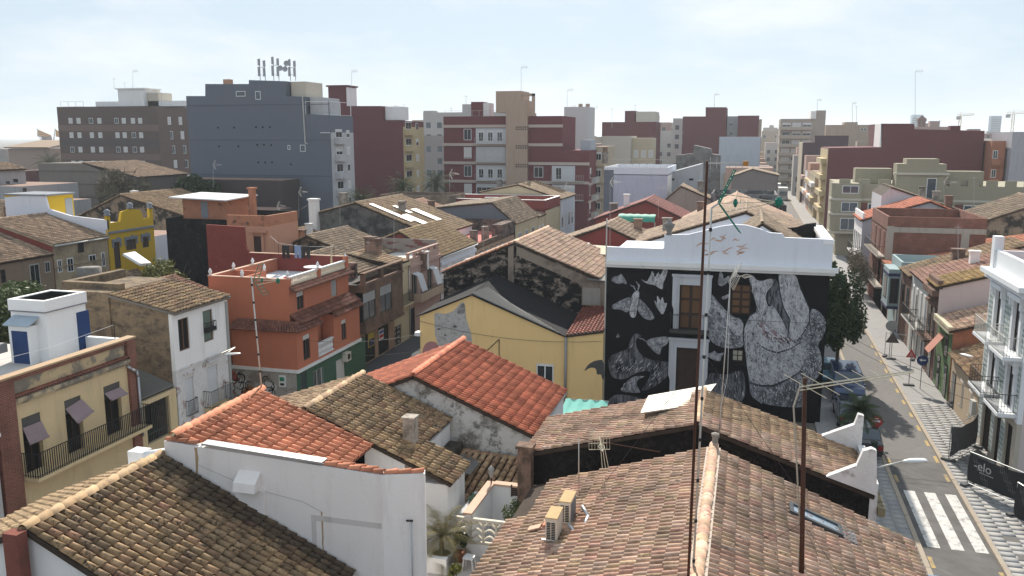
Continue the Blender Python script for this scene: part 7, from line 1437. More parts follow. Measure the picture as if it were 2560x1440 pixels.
m = MB(); m.box(Q.at(2027,290)[0],Q.at(2040,290)[0],299.5,311,z,Q.at(2030,278)[1]); m.build('white_stair', WHITE, hbl)
for k in range(8):
    z0 = z-3.6-k*2.75; s = MB(); s.box(a-.3,Q.at(2030,330)[0],298.6,300,z0,z0+1.0); s.build('balcony', plain('tan_balcony',(0.40,0.34,0.28),.8), hbl)
    for j in range(3): farwin(hbl, Q, (a+.6+j*3.2,a+3.2+j*3.2,z0+1.0,z0+2.3), shut=random.choice((0,.5,1)))
TAN2 = plaster('tan_block_far',(0.40,0.31,0.24),.05); hfb = flat_house('tan_long_block', 'long tan apartment block with flat roof rooms in the right distance', NY(330).at(2062,320)[0]+.3, NY(330).at(2205,320)[0], 330, 345, NY(330).at(2130,312)[1], TAN2, cat='building'); m = MB(); q = NY(330).rect(2112,305,2145,312); m.box(q[0],q[1],331,340,q[2],q[3]); m.build('roof_room', TAN2, hfb)
for px_ in (2155,2163): q = NY(330).rect(px_-3,320,px_+3,327); farwin(hfb, NY(330), q)
# --- blocks left of the street end
Q = NY(250); hdk = thing('maroon_stepped_block', 'maroon stepped apartment block standing left of the main street', 'apartment block', (-10,250,0)); P_ = [Q.at(*q) for q in ((1707,291),(1764,291),(1764,268),(1816,268),(1816,290))]; m = MB(); Q.poly(m, [(P_[0][0],0),(P_[-1][0],0)]+P_[::-1], 0, -14); m.build('walls', DRED, hdk); a, b = Q.at(1817,300)[0], Q.at(1845,300)[0]; m = MB(); m.box(a+.01,b,253,264,0,Q.at(1830,290)[1]); m.build('grey_recess', plain('grey_recess',(0.4,0.41,0.42),.8), hdk); m = MB(); m.box(b+.01,Q.at(1898,300)[0],250,264,0,Q.at(1870,289)[1]); m.build('right_wing', DRED, hdk)
for py in (311,334): farwin(hdk, NY(253), NY(253).rect(1822,py-4,1832,py+4))
m = MB(); m.box(Q.at(1899,300)[0],Q.at(1905,300)[0],250,266,0,Q.at(1900,298)[1]); m.build('tan_edge', TAN2, hdk)
flat_house('pale_blue_block', 'pale blue-white blank stepped block below the maroon one', NY(205).at(1797,380)[0], NY(205).at(1900,380)[0], 205, 218, NY(205).at(1850,342)[1], plaster('pale_blue_wall',(0.44,0.49,0.56),.05), cat='building')
hrk = thing('ruined_grey_gable', 'weathered grey ruined gable wall below the maroon block', 'ruin', (-15,190,0)); Q = NY(190); m = MB(); Q.poly(m, [(Q.at(1690,430)[0],0),(Q.at(1800,430)[0],0),Q.at(1800,388),Q.at(1778,385),Q.at(1776,372),Q.at(1735,363),Q.at(1733,384),Q.at(1690,388)], 0, -5); m.build('walls', patchy('grey_ruin',(0.21,0.205,0.20),(0.12,0.11,0.105),.45,.6,.4), hrk)
CRM = plain('cream_block_wall',(0.52,0.48,0.41),.8)
Q = NY(185); hcr = flat_house('cream_stepped_block', 'cream stepped apartment block with roof rooms behind the violet-white wall', Q.at(1505,360)[0], Q.at(1575,360)[0], 185, 196, Q.at(1540,340)[1], CRM, cat='building'); m = MB(); m.box(Q.at(1575,360)[0]+.05,Q.at(1625,360)[0],188,197,0,Q.at(1600,345)[1]); m.build('right_wing', plain('yellowish_wing',(0.5,0.42,0.3),.8), hcr)
for j in range(4):
    for i in range(3): farwin(hcr, NY(188), (Q.at(1580,360)[0]+i*1.6, Q.at(1580,360)[0]+i*1.6+1.0, 4+j*2.8, 5.6+j*2.8), shut=random.choice((0,.5,1)))
Q = NY(160); hcs = flat_house('cream_balcony_block', 'cream and brick narrow block with balconies beside the violet-white wall', Q.at(1482,400)[0], Q.at(1516,400)[0], 158, 170, Q.at(1500,366)[1], plain('sand_front',(0.44,0.36,0.26),.8), cat='building')
for j in range(4): m = MB(); NY(158).box(m, Q.at(1490,400)[0], Q.at(1516,400)[0], 2.6+j*3.0, 3.5+j*3.0, 0, .9); m.build('balcony', MATS['sand_front'], hcs); farwin(hcs, NY(158), (Q.at(1493,400)[0],Q.at(1508,400)[0],3.6+j*3,5.1+j*3), shut=.2)
Q = NY(178); hwt = flat_house('white_tower_block', 'tall white narrow tower with two chimneys right of the beige stair tower', Q.at(1410,300)[0], Q.at(1470,300)[0], 178, 186, Q.at(1440,267)[1], (plain('tower_white',(0.52,0.51,0.51),.8),)*3, cat='building'); m = MB(); NY(178).box(m, Q.at(1417,316)[0],Q.at(1438,316)[0],Q.at(1430,318)[1],Q.at(1430,313)[1],0,.05); m.build('slot_window', DARK, hwt)
for px_ in (1448,1466): m = MB(); x = Q.at(px_,262)[0]; m.box(x-.35,x+.35,179,180,Q.at(1440,268)[1],Q.at(px_,259)[1]); m.build('chimney', BEI, hwt)
Q = NY(230); flat_house('maroon_wall_block', 'low maroon block with a tall square tower on the middle skyline', Q.at(1505,310)[0], Q.at(1640,310)[0], 230, 242, Q.at(1550,305)[1], DRED, cat='building'); hmw = bpy.data.objects.get('maroon_wall_block')
m = MB(); m.box(Q.at(1562,290)[0],Q.at(1587,290)[0],230.05,238,12,Q.at(1575,277)[1]); m.build('tower', DRED, hmw); m = MB(); m.box(Q.at(1590,290)[0],Q.at(1638,290)[0],230.1,240,12,Q.at(1610,279)[1]); m.build('cream_roof_room', CRM, hmw)
# ================================================================== skyline
rs = random.Random(11); FARM = [plain('far_wall_%d' % i, c, .9) for i, c in enumerate([(0.42,0.40,0.38),(0.34,0.24,0.21),(0.46,0.44,0.42),(0.30,0.27,0.26),(0.22,0.11,0.10),(0.40,0.33,0.26)])]
ORD = ['first','second','third','fourth','fifth','sixth','seventh','eighth','ninth','tenth','eleventh','twelfth','thirteenth','fourteenth','fifteenth']
FCOL = ['grey-white','red-brown','off-white','grey-brown','dark red','sandy']
def skyline(zone, px0, px1, n, y0, y1, zlo, zhi, w0=8, w1=24):
    cnt = {}
    for px_ in sorted(rs.uniform(px0, px1) for _ in range(n)):
        y = rs.uniform(y0, y1); x = pt(px_, 340, y=y).x; w = rs.uniform(w0, w1); z = rs.uniform(zlo, zhi); ci = rs.randrange(6); mt = FARM[ci]; k_ = cnt.get(ci, 0); cnt[ci] = k_+1
        h = flat_house('distant_block', '%s %s block from the left on the skyline %s' % (ORD[k_], FCOL[ci], zone), x, x+w, y, y+rs.uniform(8,18), z, mt, cat='building', group='distant skyline blocks')
        nn = int(w/3); m = MB()
        for fl_ in range(int(z/3)):
            for k in range(nn):
                if rs.random() < .7: NY(y).box(m, x+.8+k*3, x+2.0+k*3, fl_*3+1.0, fl_*3+2.4, 0, .04)
        m.build('windows', GLASSB, h, kind='stuff')
        if rs.random() < .7: m = MB(); a = x+w*rs.uniform(.1,.6); m.box(a,a+rs.uniform(2,5),y+1,y+5,z,z+rs.uniform(1.5,3.5)); m.build('roof_room', mt, h)
skyline('left of the grey block', -80, 480, 22, 230, 620, 8, 14); skyline('behind the palms', 880, 1120, 14, 200, 420, 16, 23); skyline('right of the white tower', 1380, 1690, 22, 240, 600, 14, 23); skyline('beside the maroon stepped block', 1640, 1760, 10, 300, 700, 14, 22); skyline('at the far street end', 1890, 1960, 10, 360, 900, 14, 24); skyline('near the bell tower', 2050, 2640, 34, 360, 950, 13, 21); skyline('low behind the plum wall', 1930, 2560, 14, 250, 340, 9, 14)
# houses lining both sides of the main street into the distance
mt_ = [CREAM2, WHITE, BRNL, PINK, YB_, COOLW, TERL]; lb = ['cream','white','tan','pink','pale yellow','grey-white','terracotta']
for side in (0,1):
    y = (188, 136)[side]; k = 0; rc_ = {}
    while y < 440:
        w = rs.uniform(7,11); z = rs.uniform(6.5,10.5) if y < 190 or side == 0 else rs.uniform(8,15); i = rs.randrange(7)
        if side == 0: x0, x1 = rs.uniform(-7,-4), 4.4
        else: x0, x1 = 13.0, 21
        if not (side == 1 and (y < 190 or 228 < y < 256 or 288 < y < 322)) and not (side == 0 and 236 < y < 268):
            rc_[i] = rc_.get(i,0)+1; h = flat_house('street_row_house', '%s small %s row house along the %s side of the far street' % (ORD[rc_[i]-1], lb[i], ('left','right')[side]), x0, x1, y, y+w-.2, z, mt_[i], group='distant row houses along the street'); pl = PX(4.4) if side == 0 else NX(13.0)
            for f_ in range(int(z/3.1)):
                for j in range(2): farwin(h, pl, (y+1+j*w*.45, y+2.1+j*w*.45, .8+f_*3.1, 2.7+f_*3.1), shut=rs.choice((0,.5,1)))
                if f_: b_ = MB(); pl.box(b_, y+.6, y+w-.8, f_*3.1+.2, f_*3.1+1.1, 0, .7); b_.build('balcony', rs.choice(mt_), h)
        y += w; k += 1
def tower(name, label, px0, px1, pyt, y, col):
    Q = NY(y); a, b = Q.at(px0,340)[0], Q.at(px1,340)[0]; h = flat_house(name, label, a, b, y, y+(b-a), Q.at(px0,pyt)[1], plain(name+'_wall', col, .5), cat='tower'); m = MB()
    for k in range(14):
        z = 6+k*(Q.at(px0,pyt)[1]-10)/14; Q.box(m, a+.5, b-.5, z, z+1.6, 0, .2)
    m.build('window_bands', GLASSB, h)
tower('office_tower', 'pale blue office tower behind the bell tower on the right skyline', 2277, 2305, 287, 1500, (0.30,0.40,0.48)); tower('dark_office_tower', 'dark blue office tower between the two cranes', 2474, 2500, 290, 1500, (0.10,0.16,0.24))
Q = NY(420); bt_ = thing('bell_tower', 'brown brick bell tower with open arch on the right skyline', 'bell tower', (Q.at(2305,320)[0],420,0)); a, b = Q.at(2295,320)[0], Q.at(2313,320)[0]; z1 = Q.at(2305,297)[1]; zo0, zo1 = Q.at(2305,314)[1], Q.at(2305,304)[1]; m = MB(); m.box(a,b,420,420+(b-a),0,zo0); m.box(a,a+1.2,420,420+(b-a),zo0,zo1); m.box(b-1.2,b,420,420+(b-a),zo0,zo1); m.box(a-.3,b+.3,419.7,420.3+(b-a),zo1,z1); m.build('shaft', plain('brown_tower_brick',(0.16,0.09,0.075),.9), bt_); m = MB(); c = ((a+b)/2, 420+(b-a)/2); zt = Q.at(2305,288)[1]; m.add([(a-.3,419.7,z1),(b+.3,419.7,z1),(b+.3,420.3+(b-a),z1),(a-.3,420.3+(b-a),z1),(c[0],c[1],zt)], [(0,1,4),(1,2,4),(2,3,4),(3,0,4)]); m.build('spire_roof', MATS['brown_tower_brick'], bt_)
def crane(label, px_, pyt, pyb, jib0, jib1, y=760):
    Q = NY(y); t = thing('tower_crane', label, 'crane', (Q.at(px_,pyb)[0],y,0), 'cranes on the right skyline'); x, zt = Q.at(px_,pyt); zj = Q.at(px_,pyt+10)[1]; m = MB()
    for s_ in (-.8,.8):
        for s2 in (-.8,.8): m.tube((x+s_,y+s2,0),(x+s_,y+s2,zj),.16,.16,4)
    for k in range(int(zj/2.2)): sg = 1 if k % 2 else -1; m.tube((x-.8*sg,y-.8,k*2.2),(x+.8*sg,y-.8,k*2.2+2.2),.1,.1,4)
    m.tube((x,y,zj),(x,y,zt),.3,.1,4); CR = plain('crane_paint',(0.50,0.30,0.12),.6); m.build('mast', CR, t); m = MB(); xa_, xb_ = Q.at(jib0,pyt+10)[0], Q.at(jib1,pyt+10)[0]
    m.tube((xa_,y,zj),(xb_,y,zj+1.2),.25,.25,4); m.tube((xa_,y,zj+1.5),(xb_,y,zj+2.0),.15,.15,4); m.tube((x,y,zt),(xa_,y,zj+1.5),.08,.08,4); m.tube((x,y,zt),(xb_,y,zj+1.9),.08,.08,4)
    n = 12
    for k in range(n): u = xa_+(xb_-xa_)*k/n; v = xa_+(xb_-xa_)*(k+.5)/n; m.tube((u,y,zj+1.5),(v,y,zj+.3),.08,.08,4)
    m.build('jib', CR, t); m = MB(); m.box(min(xa_,xb_)-.5,min(xa_,xb_)+2.5,y-.8,y+.8,zj-2.5,zj); m.build('counterweight', plain('counterweight_grey',(0.3,0.3,0.3),.8), t)
crane('left tower crane with short jib on the right skyline', 2402, 281, 325, 2393, 2436); crane('right tower crane at the picture edge', 2535, 276, 325, 2517, 2590)
fl_ = thing('flag_monument', 'pair of leaning poles with red and yellow striped flags on the left horizon', 'flag', pt(100,352,y=600))
for x_, px1 in ((92,128),(138,160)):
    Q = NY(600); m = MB(); m.tube(Q.p(*Q.at(x_+10 if x_ == 92 else x_-4,350)), Q.p(*Q.at(x_,321)), .5, .4, 5); m.build('pole', STEELW, fl_)
    for k in range(6):
        a, b = Q.at(x_+1, 323+k*3.0), Q.at(px1, 338+k*1.2); c, d = Q.at(px1, 339.2+k*1.2), Q.at(x_+1, 326+k*3.0); m = MB(); m.prism([Q.p(*a), Q.p(*b), Q.p(*c), Q.p(*d)], (0,.2,0)); m.build('stripe', plain('flag_yellow',(0.55,0.35,0.03),.8) if k % 2 == 0 else plain('flag_red',(0.4,0.05,0.03),.8), fl_)
hv = thing('port_hall', 'long low tan-roofed hall on the far left before the horizon', 'hall', (-150,215,0)); Q = NY(215); a, b = Q.at(20,370)[0], Q.at(125,370)[0]; m = MB(); m.box(a,b,215,240,0,Q.at(60,372)[1]); m.build('walls', plain('hall_wall',(0.3,0.22,0.18),.9), hv); roof(hv, (b,228,Q.at(60,358)[1]+.6), (a,228,Q.at(60,358)[1]+.6), (a-.5,214,Q.at(60,371)[1]+.2), (b+.5,214,Q.at(60,371)[1]+.2), plain('hall_roof',(0.42,0.31,0.23),.9), sp=.8, ln=2.0, jit=0)
for i, (px_, w, y, z, c) in enumerate(((0,45,150,9.5,DRED),(60,50,140,7.5,SOOT),(10,60,120,8,BROWNR),(35,40,165,9,COOLW),(105,40,150,8,SOOT))):
    x = pt(px_,400,y=y).x; flat_house('yard_house', ['low maroon house at the far left edge','low sooty house in the far left yards','brown flat-roofed house at far left','pale low house behind the far left yards','dark low house left of the brown block'][i], x, x+w*y/2150*1.1, y, y+9, z, c)

# ================================================================== aerials and masts
GRNP = plain('green_aerial_plastic', (0.01,0.16,0.11), 0.5); ORG = plain('orange_cap', (0.45,0.2,0.05), 0.6)
def mast(label, base, top, r, mat, clamps=0, name='tv_aerial', cat='aerial', group=None):
    t = thing(name, label, cat, base, group); m = MB(); m.tube(base, top, r, r*0.8, 8); m.build('mast', mat, t, True)
    if clamps:
        k = MB(); a = Vector(base); b = Vector(top)
        for i in range(clamps): p = a.lerp(b, (i+.5)/clamps); k.tube(p-Vector((0,0,.04)), p+Vector((0,0,.04)), r*1.35, r*1.35, 8)
        k.build('clamps', IRON, t)
    return t
def yagi(t, p, d, ln, n=8, el=0.3, side=None, mat=STEELW, r=0.012):
    p = Vector(p); d = Vector(d).normalized(); s = Vector(side).normalized() if side else d.cross(Vector((0,0,1))).normalized(); m = MB(); m.tube(p, p+d*ln, r*1.3, r*1.3, 5); m.build('boom', mat, t)
    e = MB()
    for i in range(n): q = p+d*(ln*(i+.5)/n); k = el*(1-.35*i/n); e.tube(q-s*k, q+s*k, r*.6, r*.6, 4)
    e.build('elements', mat, t)
def grid(t, p, d, w, h, mat=STEELW, sv=None):
    """two bent screens of thin rods"""
    p = Vector(p); d = Vector(d).normalized(); s = d.cross(Vector((0,0,1))).normalized() if sv is None else Vector(sv).normalized(); u = s.cross(d).normalized(); m = MB()
    for sg in (1,-1):
        e = (u*sg*.85 + d*.5).normalized()
        for i in range(8): q = p + s*(w*(i/7-.5)); m.tube(q, q+e*h, .007, .007, 4)
        for j in range(3): q = p+e*h*(j/2); m.tube(q-s*w*.5, q+s*w*.5, .009, .009, 4)
    m.build('reflector', mat, t); b = MB(); b.tube(p, p+d*w*1.1, .015, .015, 5); b.path([p+d*w*.5, p+d*w*.75+s*.1, p+d*w*1.1, p+d*w*.75-s*.1, p+d*w*.5], .01, 4); b.build('dipole', mat, t)
def green_yagi(t, p, d, ln, sc=1.0):
    """green-plastic aerial: V of two corner reflectors, three booms meeting at a green nose"""
    p = Vector(p); d = Vector(d).normalized(); s = d.cross(Vector((0,0,1))).normalized(); u = Vector((0,0,1)); m = MB()
    for sg in (1,-1):
        e = (u*sg*.8 - d*.25*0 + d*.35).normalized() if sg > 0 else (-u*.75+d*.55).normalized()
        for q in (-.18,.18): m.tube(p+s*q*sc, p+s*q*sc+e*.85*sc, .02*sc, .014*sc, 5)
        for k in range(5): q = p+e*(.85*sc*(k+.6)/5); m.tube(q-s*.18*sc, q+s*.18*sc, .012*sc, .012*sc, 4)
    m.lathe([(.03,-.12*sc),(.09*sc,-.05*sc),(.09*sc,.05*sc),(.03,.12*sc)], p+d*ln, 8); m.lathe([(.02,-.1*sc),(.06*sc,0),(.02,.1*sc)], p+d*ln*.28, 8); m.build('reflector', GRNP, t)
    b = MB(); nz = p+d*ln
    for st in (p+u*.22*sc, p, p-u*.22*sc): b.tube(st+d*.05, nz, .011*sc, .011*sc, 5)
    e = MB()
    for st in (p+u*.22*sc, p, p-u*.22*sc):
        for k in range(9): q = st.lerp(nz, (k+1)/10); e.tube(q-s*.07*sc, q+s*.07*sc, .006*sc, .006*sc, 4)
    b.build('boom', plain('cream_boom',(0.55,0.5,0.38),.6), t); e.build('directors', STEELW, t)
b1 = Vector((-0.95,18.6,6.75)); t1 = mast('tall rusty mast rising from the mottled roof past the top of the painted house', b1, pt(1768,403,y=17.9), 0.034, RUST); p = pt(1768,408,y=17.9); yagi(t1, p, (1,0.05,0), 0.75, 6, .12, side=(0,0,1)); m = MB(); m.box(p.x+.7,p.x+.8,p.y-.03,p.y+.05,p.z-.05,p.z+.05); m.build('end_cap', ORG, t1)
b2 = Vector((-0.86,18.9,6.85)); tp2 = pt(1779,520,y=19.6); t2 = mast('banded grey mast carrying the green aerial in front of the painted house', b2, tp2, 0.026, STEELW, 9); green_yagi(t2, pt(1797,508,y=19.6), (0.99,0.12,0.03), 1.28, .95); m = MB(); m.tube(tp2, pt(1797,508,y=19.6), .02, .02, 5); m.build('bracket', GALV, t2)
gw_ = MB()
for e in ((-4.2,25.5,5.9),(2.2,26.0,5.9)): gw_.tube(b2.lerp(tp2,.62), e, .006, .006, 4)
gw_.build('guy_wires', IRON, t2)
p3 = pt(1826,700,y=29.0); b3 = Vector((p3.x-.15,29.0,6.8)); t3 = mast('thin mast with a silver grid aerial before the painted wall', b3, p3, .018, STEELW, 0); grid(t3, pt(1828,690,y=29.0), (1,-.1,.05), .62, .42, sv=(0.28,-0.55,0.75)); m = MB(); m.path([p3, Vector((p3.x+.05,28.95,9)), Vector((p3.x-.12,28.98,8)), b3], .008, 4); m.build('cable', FRAME, t3)
b4 = Vector((1.72,21.3,5.95)); p4 = pt(2012,945,y=20.9); t4 = mast('thick rusty mast with long cream boom aerial on the right of the mottled roof', b4-Vector((0,0,.3)), p4, .062, RUST); q = pt(2000,967,y=20.8); e4 = pt(2285,927,y=22.6); m = MB(); m.tube(q, e4, .02, .02, 6); m.tube(q-Vector((0,0,.09)), e4-Vector((0,0,.04)), .014, .014, 5); m.build('boom', plain('cream_boom',(0.55,0.5,0.38)), t4); m = MB(); dd_ = (e4-q).normalized(); sd = Vector((-.45,.75,.42)).normalized()
sd = Vector((-0.85,0.25,0.38)).normalized()
for i in range(7): c = q.lerp(e4, .04+.13*i); k = .55-.05*i; m.tube(c-sd*k, c+sd*k, .008, .008, 4)
m.build('elements', plain('cream_boom',(0.55,0.5,0.38)), t4); m = MB(); m.path([q, q+Vector((-.12,0,-.5)), b4+Vector((-.1,0,1.2)), b4+Vector((-.1,0,0))], .022, 5); m.build('cable', plain('cable_beige',(0.4,0.36,0.3),.7), t4)
gw_ = MB()
for e in ((0.7,21.8,6.5),(2.9,21.7,5.7),(2.3,22.6,5.8)): gw_.tube(b4.lerp(p4,.3), e, .005, .005, 4)
gw_.build('guy_wires', IRON, t4)
p5 = pt(628,690,y=27.0); t5 = mast('banded grey mast with green aerial in front of the orange house', (-17.05,27.1,7.5), p5, .03, STEELW, 7); green_yagi(t5, pt(640,700,y=27.0), (0.96,-.1,.03), 0.95, .8)
p6 = pt(1447,1095,y=27.5); t6 = mast('low mast with cream grid aerial at the back of the mottled roof', (-5.2,27.5,5.35), p6, .022, STEELW); m = MB(); q6 = pt(1500,1092,y=27.2); m.tube(p6, pt(1650,1130,y=26.8), .015, .015, 5); m.build('arm', RUST, t6); grid(t6, pt(1498,1092,y=27.2), (0.3,-.9,-.3), .7, .42, MATS['cream_boom']); m = MB()
for k in range(3): a = q6+Vector((.05*k,0,-.1)); m.tube(a, a+Vector((.12+.06*k,-.1,-1.0)), .012, .012, 5)
m.build('directors', MATS['cream_boom'], t6)
# middle-distance and skyline aerials: one of each kind, then copies
fa = [('thin skyline aerial',y,px,pt_,pb,k) for y,px,pt_,pb,k in (
 (112,332,178,222,0),(176,285,195,222,1),(176,312,205,222,1),(160,1303,168,228,0),(140,879,178,218,0),(184,1418,225,266,0),(184,1436,262,300,1),(255,1786,236,268,0),(302,2043,250,277,0),(332,2131,258,305,0),(332,2141,265,305,1),(168,2288,178,310,0),(430,2350,300,325,1),(235,1588,262,280,1),(205,1705,330,360,1),(160,1165,238,292,1),(165,1128,268,296,1),(205,1010,260,300,1),(160,988,262,300,1),(118,770,222,246,1),(190,1480,268,310,0),(190,1530,270,320,1),(250,1610,285,320,1),(150,404,230,262,1),(178,390,225,262,1),
 (96,747,480,545,2),(88,693,515,575,2),(100,533,412,470,2),(118,1124,435,480,2),(66,1525,455,640,3),(74,1410,468,630,2),(92,1646,470,545,0),(66,1798,590,625,1),(80,850,470,560,1),(70,985,520,620,1),(62,1208,560,760,1),(130,1820,455,500,1),(85,1370,600,640,1),(62,920,600,640,1),(100,2435,440,520,1),(120,2360,455,520,2),(60,2395,560,650,1),(110,1258,510,560,1))]
AERK = ['thin T-shaped','bare thin','V-nosed','barbed grid']
places = {}
protos = {}
for i, (nm, y, px_, py0, py1, k) in enumerate(sorted(fa, key=lambda f_: f_[2])):
    a, b = pt(px_, py1, y=y), pt(px_, py0, y=y); h = (b-a).length; rr = max(.018, y*.00022)
    zone = 'on the skyline' if py1 < 330 else 'among the middle roofs'
    side_ = ['far left','left','centre left','centre','centre right','right','far right'][min(6,int(px_/366))]
    key = (k, zone, side_); places[key] = places.get(key, 0)+1
    lab = '%s %s TV aerial %s, %s of the picture' % (['first','second','third','fourth','fifth','sixth'][places[key]-1], AERK[k], zone, side_)
    t = thing('tv_aerial', lab, 'aerial', a, 'small aerials, %s %s' % (zone, side_)); m = MB(); m.tube(a, b, rr, rr*.7, 5); m.build('mast', GALV, t)
    sc = max(.5, min(1.6, y/100)); s_ = MB()
    if k == 0: s_.tube(b, b+Vector((sc*.9,0,0)), rr, rr, 4); [s_.tube(b+Vector((sc*(.15+.25*j),0,-.25*sc)), b+Vector((sc*(.15+.25*j),0,.25*sc)), rr*.6, rr*.6, 4) for j in range(3)]
    elif k == 1: s_.tube(b-Vector((sc*.3,0,.2)), b+Vector((sc*.3,0,-.2)), rr*.8, rr*.8, 4)
    else:
        for sg in (1,-1): [s_.tube(b+Vector((0,j*.1,0)), b+Vector((.35*sc,j*.1,.6*sc*sg)), rr, rr, 4) for j in (-1,1)]
        s_.tube(b, b+Vector((1.3*sc,0,.02)), rr, rr, 4); [s_.tube(b+Vector((.2*sc,0,.2*sc*sg)), b+Vector((1.3*sc,0,0)), rr*.7, rr*.7, 4) for sg in (1,-1)]
    s_.build('head', STEELW, t)

# ================================================================== roof fittings near the camera
CREAMM = plain('cream_metal_casing', (0.60,0.55,0.47), 0.55)
def zl(x): return 7.0 - (-0.75-x)*(2.38/6.3)
def ac_unit(label, x, y, lng=.82, w=.33, h=.62):
    z = zl(x)+.22; t = thing('air_conditioner', label, 'air conditioner', (x+w/2,y,z), 'air conditioners on the mottled roof'); m = MB(); m.box(x,x+w,y,y+lng,z,z+h); m.build('casing', CREAMM, t); m = MB(); m.box(x-.012,x+w+.012,y-.012,y+lng+.012,z+h,z+h+.03); m.build('lid', plaster('stained_tan_lid',(0.50,0.36,0.19),.2,(0.3,0.2,0.1),.5,scale=4), t)
    g = MB()
    for i in range(2):
        for j in range(10): g.box(x+.04+i*.14, x+.15+i*.14, y-.008, y+.0, z+.05+j*.053, z+.085+j*.053)
    g.build('side_grille', IRON, t); f = MB(); f.box(x+w,x+w+.006,y+.05,y+lng-.05,z+.06,z+h-.08); f.build('back_panel', plain('grey_coil',(0.14,0.16,0.18),.6) if lng > .8 else CREAMM, t)
    b = MB()
    for yy in (y+.05, y+lng-.15): b.box(x-.12,x+w+.2,yy,yy+.05,z-.05,z); 
    for xx in (x+.02,x+w-.06): b.box(xx,xx+.04,y+.05,y+.09,z-.25,z-.05); b.box(xx,xx+.04,y+lng-.15,y+lng-.11,z-.25,z-.05)
    b.build('support_rails', GALV, t); return t
ac_unit('cream air conditioner with side grille nearest on the mottled roof', -5.22, 22.55, .80, .34, .68); ac_unit('second air conditioner just behind the first on the mottled roof', -5.05, 23.65, .86, .34, .66)
wr = thing('foil_wrapped_pipe', 'silver-wrapped pipe looped beside the air conditioners', 'pipe', (-4.5,23.2,5.6)); m = MB(); P_ = [Vector((-4.7,23.3,5.75)),Vector((-4.45,23.1,5.6)),Vector((-4.25,23.3,5.7)),Vector((-4.2,23.8,5.85)),Vector((-4.45,24.1,6.0))]; m.path(P_, .055, 7); m.build('wrap', plain('silver_foil',(0.55,0.56,0.58),.35,.6), wr, True)
fb = thing('loose_tiles', 'two loose flat tiles lying by the air conditioners', 'tile', (-5.9,23.9,5.1)); 
for k in range(2): m = MB(); x = -6.05+k*.45; m.prism([(x,23.7+.1*k,zl(x)+.15),(x+.38,23.7+.1*k,zl(x+.38)+.15),(x+.38,24.0+.1*k,zl(x+.38)+.15),(x,24.0+.1*k,zl(x)+.15)], (0,0,.05)); m.build('flat_tile', T_NEW if k else SALM, fb)
rv = thing('roof_vent_pipe', 'short grey stub pipe at the top end of the mottled ridge', 'pipe', (-.75,27.5,7)); m = MB(); m.lathe([(.1,0),(.1,.5),(.13,.52),(.13,.6),(.05,.64)], (-.72,27.42,6.9), 9); m.build('stub', plain('stone_grey_pipe',(0.26,0.23,0.2),.8), rv)
lan = thing('wall_lantern', 'small grey lantern on the corner of the salmon-topped wall', 'lantern', (-8.8,29.2,4.2)); m = MB(); m.tube((-8.85,29.2,4.15),(-8.85,29.2,4.4),.03,.03,6); m.build('stem', IRON, lan); m = MB(); m.lathe([(.05,0),(.10,.12),(.11,.3),(.13,.33),(.02,.45)], (-8.85,29.2,4.4), 6); m.build('lamp_glass', plain('lantern_grey',(0.3,0.3,0.29),.4), lan)
stl = thing('stool', 'white plastic stool on the terrace beside the pots', 'stool', (-8.55,25.6,ZT)); m = MB(); m.box(-8.73,-8.37,25.42,25.78,ZT+.42,ZT+.46); m.build('seat', FRAME, stl)
for sx in (-1,1):
    for sy in (-1,1): m = MB(); m.tube((-8.55+sx*.19,25.6+sy*.19,ZT),(-8.55+sx*.14,25.6+sy*.14,ZT+.42),.025,.03,6); m.build('leg', FRAME, stl)
box_ = thing('white_hatch', 'white flat box lid leaning by the low tile roof', 'box', (-9.4,28.6,3)); m = MB(); m.prism([(-9.75,28.0,3.35),(-9.3,28.0,3.4),(-9.1,29.2,3.75),(-9.5,29.2,3.7)], (0,0,.06)); m.build('lid', FRAME, box_)
wc = thing('white_roof_box', 'small white box and curved cover beside the tan tiled slope', 'vent box', (-20.6,23.6,5.2)); q = pt(345,1135,y=24.0); m = MB(); m.box(q.x-.35,q.x+.25,23.9,24.4,q.z-.5,q.z+.1); m.build('box', FRAME, wc); m = MB(); q = pt(385,1132,y=23.6); m.tube((q.x-.35,23.6,q.z-.2),(q.x+.4,23.9,q.z-.1),.22,.22,12); m.build('cover', FRAME, wc, True)

# chimneys belonging to tiled houses of the middle distance
rch = random.Random(21); CHM = [patchy('chimney_brown',(0.30,0.2,0.15),(0.16,0.11,0.09)), WHITE, patchy('chimney_grey',(0.33,0.3,0.27),(0.18,0.16,0.14))]
for o in [o for o in bpy.data.objects if o.type == 'EMPTY' and o.get('category') == 'house' and o.location.y > 60]:
    rf = [c for c in o.children if c.name.startswith('roof')]
    if not rf or rch.random() < .25: continue
    for _ in range(rch.choice((1,1,2))):
        me = rch.choice(rf).data; v = [Vector(x.co) for x in me.vertices][:4]; p = v[0].lerp(v[1], rch.uniform(.15,.85)).lerp(v[3].lerp(v[2], .5), rch.uniform(.1,.6)); w = rch.uniform(.25,.45); h_ = rch.uniform(.8,1.6); m = MB(); m.box(p.x-w,p.x+w,p.y-w*.8,p.y+w*.8,p.z-.6,p.z+h_); m.box(p.x-w-.08,p.x+w+.08,p.y-w*.8-.08,p.y+w*.8+.08,p.z+h_,p.z+h_+.1); m.build('chimney', rch.choice(CHM), o)

